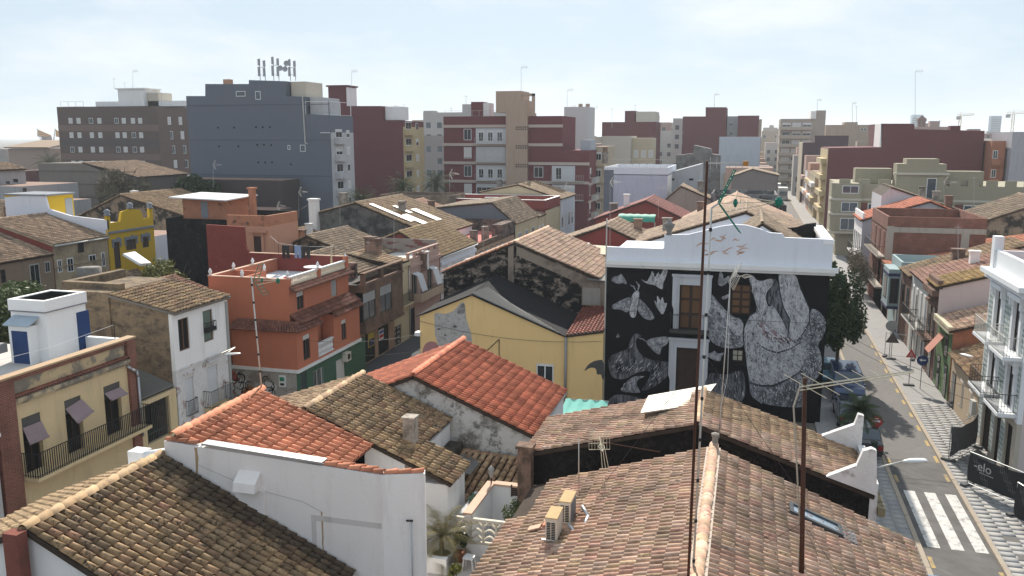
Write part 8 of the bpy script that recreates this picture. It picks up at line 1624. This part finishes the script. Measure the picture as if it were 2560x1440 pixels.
# ================================================================== plants
LEAF = plain('dark_leaf', (0.03,0.055,0.018), 0.55, 0, .25, .5); LEAFL = plain('olive_leaf', (0.10,0.13,0.045), 0.6, 0, .3, .4); LEAFG = plain('grey_brown_foliage', (0.17,0.145,0.10), 0.8, 0, .2, .4); PALML = plain('palm_leaf', (0.05,0.068,0.03), 0.85, 0, .08, .4); PALMD = plain('dry_palm_leaf', (0.17,0.145,0.065), 0.8, 0, .12, .4); BARK = plaster('bark', (0.10,0.075,0.055), .3, (0.04,0.03,0.025), .5, scale=3); LEAFY = plain('yellow_green_leaf', (0.17,0.17,0.045), 0.6, 0, .3, .4)
def crown(name, c, rad, n, size, mat, parent, clumps=14, seed=1, hollow=.35):
    r = np.random.default_rng(seed); C = r.normal(0, 1, (clumps,3)); C /= np.linalg.norm(C,axis=1,keepdims=True); C *= (r.uniform(hollow,.85,(clumps,1))); R = r.uniform(.28,.5,clumps)
    k = r.integers(0, clumps, n); d = r.normal(0,1,(n,3)); d /= np.linalg.norm(d,axis=1,keepdims=True); P = (C[k] + d*(R[k]*r.uniform(.5,1.05,n))[:,None])*np.array(rad)+np.array(c)
    a = r.normal(0,1,(n,3)); a /= np.linalg.norm(a,axis=1,keepdims=True); b = np.cross(a, r.normal(0,1,(n,3))); b /= np.linalg.norm(b,axis=1,keepdims=True); s = (size*r.uniform(.6,1.3,n))[:,None]
    V = np.stack([P-a*s, P-b*s*.45, P+a*s, P+b*s*.45], 1).reshape(-1,3); F = np.arange(4*n).reshape(-1,4); return link(name, npmesh(name, V, F, mat, False), parent)
def tree(label, base, h, rad, n, size, mat, seed=1, trunk=.14, name='tree', cz=None):
    b = Vector(base); t = thing(name, label, 'tree', b); m = MB(); r = random.Random(seed); top = b+Vector((0,0,h*.55)); m.tube(b, top, trunk, trunk*.6, 7)
    for k in range(6): a = k*1.05+r.random(); e = top+Vector((math.cos(a)*rad[0]*.6, math.sin(a)*rad[1]*.6, h*.2+r.random()*h*.2)); m.tube(b.lerp(top,.6+.4*r.random()), e, trunk*.4, trunk*.12, 5)
    m.build('trunk', BARK, t); crown('crown', (b.x,b.y,b.z+(cz or h*.62)), rad, n, size, mat, t, 18, seed); return t
def palm(label, base, h, fr, n, mat, seed=1, r0=.2, name='palm_tree', cat='tree', droop=1.0, lw=.05):
    b = Vector(base); t = thing(name, label, cat, b); m = MB(); m.tube(b, b+Vector((0,0,h)), r0, r0*.8, 9); m.build('trunk', BARK, t); r = random.Random(seed); V = []; F = []
    for i in range(n):
        az = i*2.399+r.random()*.4; up = 1.25-1.7*(i/n)+r.uniform(-.1,.1); ln = fr*r.uniform(.8,1.1); p = b+Vector((0,0,h)); d = Vector((math.cos(az)*math.cos(up), math.sin(az)*math.cos(up), math.sin(up))); s = Vector((-math.sin(az), math.cos(az), 0)); pts = []
        for k in range(9): pts.append(p.copy()); p = p+d*(ln/8); d = (d-Vector((0,0,.13*droop+.02*k*droop))).normalized()
        for k in range(8):
            for f_ in (0,.33,.66):
                q = pts[k].lerp(pts[k+1], f_); dd = (pts[k+1]-pts[k]).normalized(); L_ = ln*.30*math.sin(math.pi*min(.97,(k+f_+1)/9.2))+.04
                for sg in (1,-1):
                    tip = q+(s*sg*.8+dd*.65-Vector((0,0,.28))).normalized()*L_; w = dd*lw*.5; o_ = len(V); V += [q-w, q+w, tip]; F.append((o_,o_+1,o_+2))
            o_ = len(V); w = s*.018*fr/2; V += [pts[k]-w, pts[k]+w, pts[k+1]]; F.append((o_,o_+1,o_+2))
    link('fronds', npmesh('fronds', [tuple(v) for v in V], F, mat, False), t); return t
tree('dense dark street tree right beside the painted wall', (6.45,62.6,0), 7.6, (1.5,1.9,3.3), 12000, .15, LEAF, 3, cz=4.4); tree('smaller dark tree behind the street tree by the painted house', (5.9,72,0), 8.2, (1.0,1.8,2.6), 4500, .18, LEAF, 4, cz=5.6); tree('third dark tree farther along the left pavement', (6.0,86,0), 6.5, (1.4,2.0,2.4), 4000, .2, LEAF, 14)
for i, (x, y, h) in enumerate(((12.0,96,4.6),(11.8,101,5.0),(12.1,106,4.2))): tree(['grey-brown leafless shrub nearest on the right pavement','tallest grey-brown bare shrub on the right pavement','farthest of the grey-brown bare shrubs on the right pavement'][i], (x,y,0), h, (1.0,1.8,1.7), 1500, .11, LEAFG, 20+i, .06)
q = pt(305,455,y=106); tree('round grey-brown dry tree before the banded wall', (q.x,106,3), 10.5, (3.6,3.4,4.2), 9000, .22, LEAFG, 5, .25, cz=6.0); q = pt(495,455,y=103); tree('dark glossy tree left of the big grey wall', (q.x,103,3), 8.5, (3.6,3,3.2), 6000, .32, LEAF, 6, .25)
q = pt(425,672,y=55); tree('olive-green bush between the black wall and the white house', (q.x,55,2.0), 6.4, (2.6,2.2,2.6), 6000, .2, LEAFY, 7, .12, name='bush', cz=3.6); q = pt(10,745,y=42); tree('green bush filling the left edge behind the stair box', (q.x-.6,42,1.0), 6.6, (2.2,2,2.7), 7000, .16, LEAFL, 8, .12, name='bush', cz=4.2); q = pt(60,710,y=46); tree('low green creeper on the brown yard wall at left', (q.x,46,2.0), 5.0, (2.6,1.5,1.1), 3500, .15, LEAFL, 28, .1, name='creeper', cz=4.2)
q = pt(1670,540,y=84); tree('small green roof garden shrub left of the tall rusty mast', (q.x,84,6), 2.6, (1.2,1,1.3), 1200, .16, LEAFL, 9, .06, name='shrub')
q = pt(1285,1285,y=27.6); tree('grey-green potted shrub standing behind the pierced balustrade', (q.x,27.6,ZT), 1.9, (.42,.42,.85), 2600, .055, LEAFL, 10, .03, name='shrub', cz=1.05)
q = pt(900,492,y=108); palm('palm in front of the ornate cream gable, leftmost of the three middle palms', (q.x,108,2), 6.0, 3.4, 60, PALML, 1, .4); q = pt(1005,465,y=126); palm('palm below the yellow balconies, middle one of the three', (q.x,126,2), 6.8, 3.4, 60, PALML, 2, .4); q = pt(1090,440,y=134); palm('palm against the dark blue wall, rightmost of the three middle palms', (q.x,134,2), 7.2, 3.6, 60, PALML, 3, .4); q = pt(125,410,y=150); palm('palm at the foot of the brown block on the far left', (q.x,150,2), 9, 4, 50, PALML, 4, .4)
palm('short fan palm by the no-entry sign on the left pavement', (6.1,46.6,.1), 2.6, 1.35, 46, PALML, 5, .16)
pp_ = palm('potted palm with drying fronds on the terrace', (-9.6,25.8,ZT+.3), .65, 1.35, 26, PALMD, 6, .09, 'potted_palm', 'potted plant', .9, .03); m = MB(); m.lathe([(.30,0),(.40,.36),(.44,.40),(.37,.40),(.34,.30),(.0,.30)], (-9.6,25.8,ZT), 18); m.build('pot', FRAME, pp_, True); m = MB(); m.lathe([(.33,.31),(.0,.32)], (-9.6,25.8,ZT), 14); m.build('soil', plain('soil',(0.10,0.085,0.04),.9), pp_)
tp_ = thing('potted_shrub', 'small dark-leaved plant in a terracotta pot beside the palm', 'potted plant', (-9.05,26.05,ZT)); m = MB(); m.lathe([(.16,0),(.22,.3),(.24,.32),(.18,.32),(0,.28)], (-9.05,26.05,ZT), 12); m.build('pot', plain('terracotta_pot',(0.30,0.11,0.06),.8), tp_, True); crown('foliage', (-9.05,26.05,ZT+.75), (.28,.28,.42), 700, .07, LEAF, tp_, 8, 30)
yp = thing('yellow_potted_plant', 'yellow-green plant at the bottom edge of the terrace', 'potted plant', (-8.5,24.1,ZT)); m = MB(); m.lathe([(.14,0),(.2,.28),(.16,.28),(0,.25)], (-8.5,24.1,ZT), 10); m.build('pot', MATS['terracotta_pot'], yp, True); crown('foliage', (-8.5,24.1,ZT+.6), (.26,.26,.36), 500, .08, LEAFY, yp, 8, 31)
bn = thing('banana_leaf_plant', 'broad green banana leaf at the bottom edge of the terrace', 'potted plant', (-8.9,23.6,ZT)); m = MB(); n = 8; V = []
for i in range(n+1): t_ = i/n; w = .2*math.sin(math.pi*min(1,t_*.9+.08)); c = Vector((-8.95+.35*t_,23.6-.1*t_,ZT+.45+.5*t_-.35*t_*t_)); V += [c+Vector((-.35*w,w,.05)), c, c+Vector((.35*w,-w,.05))]
m.add(V, [f for i in range(n) for f in ((3*i,3*i+1,3*i+4,3*i+3),(3*i+1,3*i+2,3*i+5,3*i+4))]); m.build('leaf', plain('banana_green',(0.05,0.13,0.03),.4), bn, True); m = MB(); m.tube((-8.95,23.6,ZT),(-8.95,23.6,ZT+.5),.05,.04,6); m.build('stem', LEAFL, bn)
lp_ = thing('rosette_plant', 'grey-green rosette plant against the salmon-topped wall', 'potted plant', (-9.35,28.7,3.2)); crown('foliage', (-9.35,28.75,3.62), (.45,.35,.22), 260, .13, plain('agave_leaf',(0.14,0.20,0.14),.5), lp_, 7, 33)

# ================================================================== vehicles
TYRE = plain('tyre_rubber',(0.015,0.015,0.015),.9); CHR = plain('wheel_metal',(0.35,0.35,0.36),.35,.6); LAMP = plain('lamp_lens',(0.55,0.55,0.5),.2); TAILR = plain('tail_lens',(0.25,0.01,0.01),.3)
def car(name, label, pos, rz, paint, kind='car', group='vehicles parked on the left pavement side'):
    t = thing(name, label, 'van' if kind == 'van' else 'car', (0,0,0), group); W = .88 if kind == 'car' else .95
    if kind == 'car': side = [(-2.1,.35),(-2.15,.75),(-1.9,.95),(-1.25,1.0),(-.65,1.42),(.9,1.46),(1.75,1.05),(2.1,.95),(2.15,.4)]; gl0, gl1 = 3, 6
    else: side = [(-2.4,.35),(-2.45,.9),(-2.1,1.12),(-1.55,1.25),(-.95,1.88),(2.2,1.92),(2.38,1.2),(2.4,.4)]; gl0, gl1 = 3, 6
    wid = lambda z: W*(1-.10*max(0,(z-.95))/.5) if kind == 'car' else W*(1-.08*max(0,z-1.1)/.8)
    L_ = [(wid(z),y,z) for y,z in side]; Rr = [(-wid(z),y,z) for y,z in side]; n = len(side); m = MB(); m.add(L_+Rr, [tuple(range(n)), tuple(range(2*n-1,n-1,-1))] + [(i,n+i,n+(i+1) % n,(i+1) % n) for i in range(n)]); bo = m.build('body', paint, t)
    bv = bo.modifiers.new('bevel','BEVEL'); bv.width = .07; bv.segments = 3; bv.limit_method = 'ANGLE'; bv.angle_limit = math.radians(20)
    g = MB()
    def band(i):
        (ya_,za_),(yb_,zb_) = side[i], side[i+1]; d = Vector((0,yb_-ya_,zb_-za_)); N = Vector((0,-d.z,d.y)).normalized(); N = N if N.z > 0 else -N; p0 = Vector((0,ya_,za_))+d*.1+N*.008; p1 = Vector((0,ya_,za_))+d*.92+N*.008; w0, w1 = wid(p0.z)-.1, wid(p1.z)-.1
        g.add([(-w0,p0.y,p0.z),(w0,p0.y,p0.z),(w1,p1.y,p1.z),(-w1,p1.y,p1.z)], [(0,1,2,3)])
    band(gl0); band(5 if kind == 'car' else 5)
    g.build('windscreens', GLASSB, t); s = MB()
    zz0, zz1 = (1.02,1.36) if kind == 'car' else (1.22,1.72)
    for sg in (1,-1):
        for ya_, yb_ in ((-.85,0.0),(.06,.95)) if kind == 'car' else ((-1.15,-.2),(-.1,.9),(1.0,2.0)):
            s.add([(sg*(wid(zz0)+.006),ya_-.12,zz0),(sg*(wid(zz0)+.006),yb_,zz0),(sg*(wid(zz1)+.006),yb_,zz1),(sg*(wid(zz1)+.006),ya_+.25,zz1)], [(0,1,2,3) if sg > 0 else (3,2,1,0)])
    s.build('side_windows', GLASSB, t)
    for sx in (-1,1):
        for yy in ((-1.35,1.3) if kind == 'car' else (-1.55,1.5)):
            w_ = MB(); w_.tube((sx*(W-.2),yy,.32),(sx*(W+.02),yy,.32),.32,.32,16); wo = w_.build('wheel', TYRE, t); r_ = MB(); r_.tube((sx*(W+.02),yy,.32),(sx*(W+.035),yy,.32),.2,.2,12); r_.build('rim', CHR, wo)
        l_ = MB(); l_.box(min(sx*.5,sx*.8),max(sx*.5,sx*.8),side[1][0]-.01,side[1][0]+.06,.62,.78); l_.build('headlight', LAMP, t); l_ = MB(); l_.box(min(sx*.6,sx*.82),max(sx*.6,sx*.82),side[-1][0]-.07,side[-1][0]+.01,.65,.9); l_.build('tail_light', TAILR, t)
        mi = MB(); mi.box(min(sx*(W+.02),sx*(W+.16)),max(sx*(W+.02),sx*(W+.16)),-1.0,-.85,1.0,1.14); mi.build('mirror', paint, t)
    b_ = MB(); b_.box(-W+.08,W-.08,side[0][0]-.06,side[0][0]+.05,.34,.52); b_.box(-W+.08,W-.08,side[-1][0]-.05,side[-1][0]+.06,.36,.54); b_.build('bumpers', plain('bumper_black',(0.03,0.03,0.032),.6), t)
    t.matrix_world = Matrix.Translation(pos) @ Matrix.Rotation(rz,4,'Z'); return t
def carpaint(name, c): 
    m_ = plain(name, c, .25, .3, .5, .03); m_.node_tree.nodes['Principled BSDF'].inputs['Coat Weight'].default_value = .6; return m_
NAVY = carpaint('navy_paint',(0.022,0.045,0.11)); BLKP = carpaint('black_paint',(0.012,0.013,0.016)); SKYB = carpaint('sky_blue_paint',(0.10,0.25,0.34)); CYAN = carpaint('bright_blue_paint',(0.03,0.22,0.45))
car('parked_van', 'dark blue van parked by the painted wall', (6.72,58.9,0), 0, NAVY, 'van'); car('parked_car', 'light blue car tucked in the shade left of the blue van', (4.9+.75,62.6,0), 0, SKYB); car('parked_car', 'blue-black car parked in front of the blue van', (6.5,53.6,0), math.pi, carpaint('blue_black_paint',(0.014,0.022,0.045))); car('parked_car', 'black car by the fan palm behind the no-entry sign', (6.55,48.9,0), math.pi, BLKP)
car('parked_car', 'bright blue car showing only its roof at the bottom right', (6.75,30.6,0), 0, CYAN)
def truck(label, pos, cab):
    t = thing('box_truck', label, 'truck', pos, 'trucks far along the street'); x, y, z = pos; m = MB(); m.box(x-1.2,x+1.2,y+1.5,y+7,.9,3.3); m.build('box_body', plain('truck_white',(0.55,0.55,0.55),.6), t); m = MB(); m.prism([(x-1.1,y,.5),(x-1.1,y,1.3),(x-1.1,y+.5,2.5),(x-1.1,y+1.45,2.6),(x-1.1,y+1.45,.5)], (2.2,0,0)); m.build('cab', cab, t); m = MB(); m.prism([(x-.95,y+.03,1.4),(x-.95,y+.46,2.4),(x+.95,y+.46,2.4),(x+.95,y+.03,1.4)], (0,-.03,.02)); m.build('windscreen', GLASS, t)
    for yy in (y+.9,y+5.5):
        for sx in (-1,1): m = MB(); m.tube((x+sx*1.0,yy,.45),(x+sx*1.2,yy,.45),.45,.45,12); m.build('wheel', TYRE, t)
truck('white box truck driving far along the main street', (8.6,241,0), plain('truck_cab',(0.4,0.42,0.42),.5)); truck('pale truck behind the box truck at the street end', (7.4,262,0), MATS['truck_white'])
for i, y in enumerate((150,158,176)): car('parked_car', ['silver car parked on the left near the street end','dark car parked behind the silver one down the street','small grey car farthest down the left kerb'][i], (6.4,y,0), 0, (carpaint('silver_paint',(0.35,0.36,0.37)),BLKP,carpaint('grey_paint',(0.2,0.2,0.21)))[i])

# ================================================================== street furniture
def post_sign(name, label, x, y, zc, shape, face, r=.3, h=None, arrow=None, back=None, base=False):
    t = thing(name, label, 'road sign', (x,y,0)); m = MB(); m.tube((x,y+.03,.1),(x,y+.03,zc+.25),.03,.03,7); m.build('post', GALV, t); Q = NY(y); m = MB(); n = 20
    if shape == 'round': pts = [(x+r*math.cos(2*math.pi*i/n), zc+r*math.sin(2*math.pi*i/n)) for i in range(n)]
    else: pts = [(x-r,zc-r*.6),(x+r,zc-r*.6),(x,zc+r*1.1)]
    Q.poly(m, pts, 0, .02); p_ = m.build('plate', face, t)
    if arrow == 'bar': m = MB(); Q.box(m, x-.2, x+.2, zc-.05, zc+.05, .02, .026); m.build('white_bar', FRAME, t); m = MB(); Q.box(m, x-.1, x+.1, zc+.12, zc+.16, .02, .024); m.build('small_mark', FRAME, t)
    if arrow == 'arrow': m = MB(); Q.poly(m, [(x-.2,zc+.03),(x-.05,zc+.13),(x-.05,zc+.05),(x+.2,zc+.05),(x+.2,zc-.02),(x-.05,zc-.02),(x-.05,zc-.10)], .02, .026); m.build('white_arrow', FRAME, t)
    if arrow == 'warn': m = MB(); Q.poly(m, [(x-r*.55,zc-r*.42),(x+r*.55,zc-r*.42),(x,zc+r*.62)], .02, .026); m.build('white_field', plain('sign_white_red',(0.45,0.2,0.18),.6), t)
    if base: m = MB(); m.box(x-.35,x+.35,y-.12,y+.18,.1,.2); m.build('foot', plain('sign_foot',(0.08,0.08,0.08),.8), t)
    return t
SRED = plain('sign_red_face',(0.40,0.025,0.03),.45); SBLU = plain('sign_blue_face',(0.015,0.035,0.12),.45)
post_sign('no_entry_sign', 'round red no-entry sign with white bar beside the white parapets', 7.2, 48.4, 1.75, 'round', SRED, .33, arrow='bar'); post_sign('arrow_sign', 'round blue sign with white arrow on the right pavement', 11.75, 61.6, 2.1, 'round', SBLU, .36, arrow='arrow'); post_sign('warning_sign', 'red triangular roadworks sign next to the blue arrow sign', 11.15, 62.3, 2.3, 'tri', SRED, .34, arrow='warn', base=True); post_sign('sign_back', 'round grey back of a sign on the right pavement', 11.0, 70.2, 2.6, 'round', plain('sign_back_grey',(0.32,0.32,0.31),.5), .42); post_sign('dark_triangle_sign', 'dark triangular sign below the round grey sign back', 11.05, 69.6, 1.7, 'tri', plain('sign_dark',(0.10,0.085,0.08),.6), .5, base=True)
BAN = plain('black_banner',(0.025,0.026,0.028),.8); BANG = plain('grey_banner',(0.12,0.12,0.12),.8)
def fence(label, A, B, h, ban=None, sag=0.0, low=.35, text=None):
    A = Vector((*A,.1)); B = Vector((*B,.1)); d = (B-A); L_ = d.length; d.normalize(); t = thing('site_fence', label, 'fence', A); u = Vector((0,0,1)); m = MB()
    for p in (A,B): m.tube(p,p+u*h,.022,.022,6)
    m.tube(A+u*h,B+u*h,.018,.018,5); m.tube(A+u*.15,B+u*.15,.018,.018,5); m.build('frame', GALV, t); w = MB()
    for i in range(int(L_/.1)): p = A+d*(i*.1); w.tube(p+u*.15,p+u*h,.003,.003,3)
    for i in range(5): z = .3+i*h/5; w.tube(A+u*z,B+u*z,.003,.003,3)
    w.build('mesh', GALV, t, kind='stuff'); f = MB(); s = d.cross(u)
    for p in (A,B): f = MB(); f.prism([p+d*.12+s*.35,p+d*.12-s*.35,p-d*.12-s*.35,p-d*.12+s*.35],(0,0,.13)); f.build('foot', plain('sign_foot',(0.08,0.08,0.08)), t)
    if ban:
        n = 14; V = []; nz = -s if (-s).y < 0 else s
        for j in range(5):
            for i in range(n+1): V.append(A+d*(L_*i/n)+u*(low+(h-low)*j/4 - sag*math.sin(math.pi*i/n)*(j/4)*.6) + nz*(.03+.05*math.sin(i*.9+j)))
        b = MB(); b.add(V, [(j*(n+1)+i,j*(n+1)+i+1,(j+1)*(n+1)+i+1,(j+1)*(n+1)+i) for j in range(4) for i in range(n)]); bo = b.build('banner', ban, t, True)
        if text:
            cu = bpy.data.curves.new('lettering','FONT'); cu.body = text; cu.size = .62; cu.extrude = .004; tmp = bpy.data.objects.new('lettering', cu); me = bpy.data.meshes.new_from_object(tmp); me.materials.append(plain('banner_white',(0.45,0.45,0.45),.8)); bpy.data.objects.remove(tmp)
            o_ = A+d*.35+u*(low+(h-low)*.52)+nz*.11; M_ = Matrix(((d.x,u.x,nz.x,o_.x),(d.y,u.y,nz.y,o_.y),(d.z,u.z,nz.z,o_.z),(0,0,0,1))); link('lettering', me, t, mat=M_)
            l2 = MB()
            for k in range(9): l2.prism([o_+d*(.35+k*.085)-u*.12, o_+d*(.35+k*.085+.06)-u*.12, o_+d*(.35+k*.085+.06)-u*.08, o_+d*(.35+k*.085)-u*.08], nz*.004)
            l2.build('small_print', MATS['banner_white'], t, kind='stuff')
    return t
fence('site fence with black printed banner near the crossing', (10.95,44.4), (12.75,42.0), 1.75, BAN, .25, .3, '-elo'); fence('site fence with sagging grey banner further up the pavement', (10.75,47.7), (12.6,50.3), 1.9, BANG, .5, .25, None); fence('dark draped fence at the right bottom edge', (12.2,41.2), (13.2,38.6), 1.6, BAN, .1, .05); fence('plain mesh fence beside the round sign back', (10.7,70.4), (12.6,69.8), 1.9)
S2 = pt(2190,1170,x=4.8); e2 = pt(2255,1154,y=S2.y+.25); wall_lamp('street lamp leaning out over the crossing from the white parapet', S2, [S2, e2], e2, pt(2312,1150,y=S2.y+.4)-e2)
e3 = pt(2400,885,x=12.3); wall_lamp('street lamp over the low beige house roof', (12.9,e3.y,e3.z-.2), [(12.9,e3.y+.2,e3.z-.25), e3], e3, (.6,-.8,.05))
bo_ = thing('bollard', 'dark green square bollard by the white parapets', 'bollard', (6.9,44.8,.1)); q = pt(2167,1100,z=.1); m = MB(); m.box(6.75,7.0,46.2,46.45,.1,1.2); m.box(6.72,7.03,46.17,46.48,1.2,1.28); m.build('body', plain('dark_green_post',(0.02,0.03,0.022),.6), bo_)
mb2 = thing('meter_cabinet', 'grey meter cabinet on the low beige house wall', 'utility box', (12.8,52.6,1)); m = MB(); FR.box(m, 52.0, 52.6, 1.4, 2.2, 0, .22); m.build('cabinet', plain('cabinet_grey',(0.42,0.42,0.40),.7), mb2)
mh = MB(); mh.box(11.2,11.8,36.6,37.1,.128,.132); tag(mh.build('manhole_cover', plain('iron_cover',(0.09,0.085,0.08),.6)), 'near iron manhole cover on the right pavement', 'manhole', 'manhole covers on the right pavement'); mh = MB(); mh.box(11.1,11.7,38.3,38.8,.128,.132); tag(mh.build('manhole_cover', MATS['iron_cover']), 'far iron manhole cover on the right pavement', 'manhole', 'manhole covers on the right pavement')
def wire(label, pts, r=.012): m = MB(); m.path(pts, r, 4); tag(m.build('overhead_cable', IRON), label, 'cable')
def cat_(a, b, sag, n=8): a = Vector(a); b = Vector(b); return [a.lerp(b,i/n)-Vector((0,0,sag*4*(i/n)*(1-i/n))) for i in range(n+1)]
wire('upper overhead cable crossing the street by the painted house', cat_((4.8,52.4,6.1),(12.9,48.6,3.6),.35)); wire('lower overhead cable crossing the street by the painted house', cat_((4.8,52.4,5.6),(12.9,48.2,3.0),.35)); wire('cable from the orange house over the side street', cat_((-26.6,47.5,4.3),(-20.6,56.5,3.6),.5)); wire('cable strung across the painted wall', cat_((-8.4,52.3,6.4),(4.7,52.3,6.2),.15)); wire('cable sagging from the orange terrace to the pink parapet', cat_((-28.2,54.9,9.3),(-27.6,73,7.3),.6)); wire('cable from the burnt gable to the red gabled house', cat_((-15.8,58.2,10.2),(-29,76,8.0),.7)); wire('cable from the skylit roof chimney to the terracotta tower', cat_((-45.7,84.8,10.2),(-40,64.2,10.5),.8)); wire('cable looping along the yellow wall front', cat_((-20.6,51.8,5.0),(-8.5,51.8,4.4),.5)); wire('thin cable from the stair box to the brown wall', cat_((-27.5,52,2.3),(-20.7,54,2.6),.3))
ac3 = thing('wall_air_conditioner', 'cream air conditioner above the white door on the green wall', 'air conditioner', (XL+.6,53,2)); q = gf.rect(855,883,867,898); m = MB(); gf.box(m, q[0], q[1], q[2], q[3], 0, .35); m.build('casing', CREAMM, ac3); m = MB(); m.lathe([(.0,0),(.22,0.002)], (0,0,0), 12); 
fn = MB(); c = gf.p((q[0]+q[1])/2, (q[2]+q[3])/2, .35); fn.tube(c, c+Vector((.01,0,0)), .22, .22, 14); fn.build('fan_grille', IRON, ac3)
for i, (px_, py, y) in enumerate(((1460,618,70),(1223,500,112),(1238,500,112),(1035,598,96))):
    q = pt(px_, py, y=y); t = thing('rooftop_air_conditioner', ['grey-white air conditioner on the roof beside the burnt gable','left air conditioner on the dark red parapet','right air conditioner on the dark red parapet','air conditioner on the wall behind the pink terrace'][i], 'air conditioner', q); m = MB(); m.box(q.x-.5,q.x+.5,y-.5,y-.1,q.z-.4,q.z+.4); m.build('casing', plain('ac_white',(0.5,0.51,0.52),.6), t); m = MB(); m.tube((q.x-.1,y-.5,q.z),(q.x-.1,y-.51,q.z),.3,.3,12); m.build('fan_grille', IRON, t)

# ================================================================== air
m = MB(); m.box(-3700, 3700, -400, 5100, -1.0, 62.0); hz = m.build('haze', []); hz['kind'] = 'stuff'; hz['label'] = 'thin pale summer haze'
hm_ = bpy.data.materials.new('haze_air'); hm_.use_nodes = True; hn = hm_.node_tree; hn.nodes.clear(); ho = hn.nodes.new('ShaderNodeOutputMaterial'); hv_ = hn.nodes.new('ShaderNodeVolumePrincipled'); hv_.inputs['Color'].default_value = (0.86,0.93,1.0,1); hv_.inputs['Density'].default_value = 0.00024; hv_.inputs['Anisotropy'].default_value = 0.3; hn.links.new(hv_.outputs['Volume'], ho.inputs['Volume']); hz.data.materials.append(hm_)
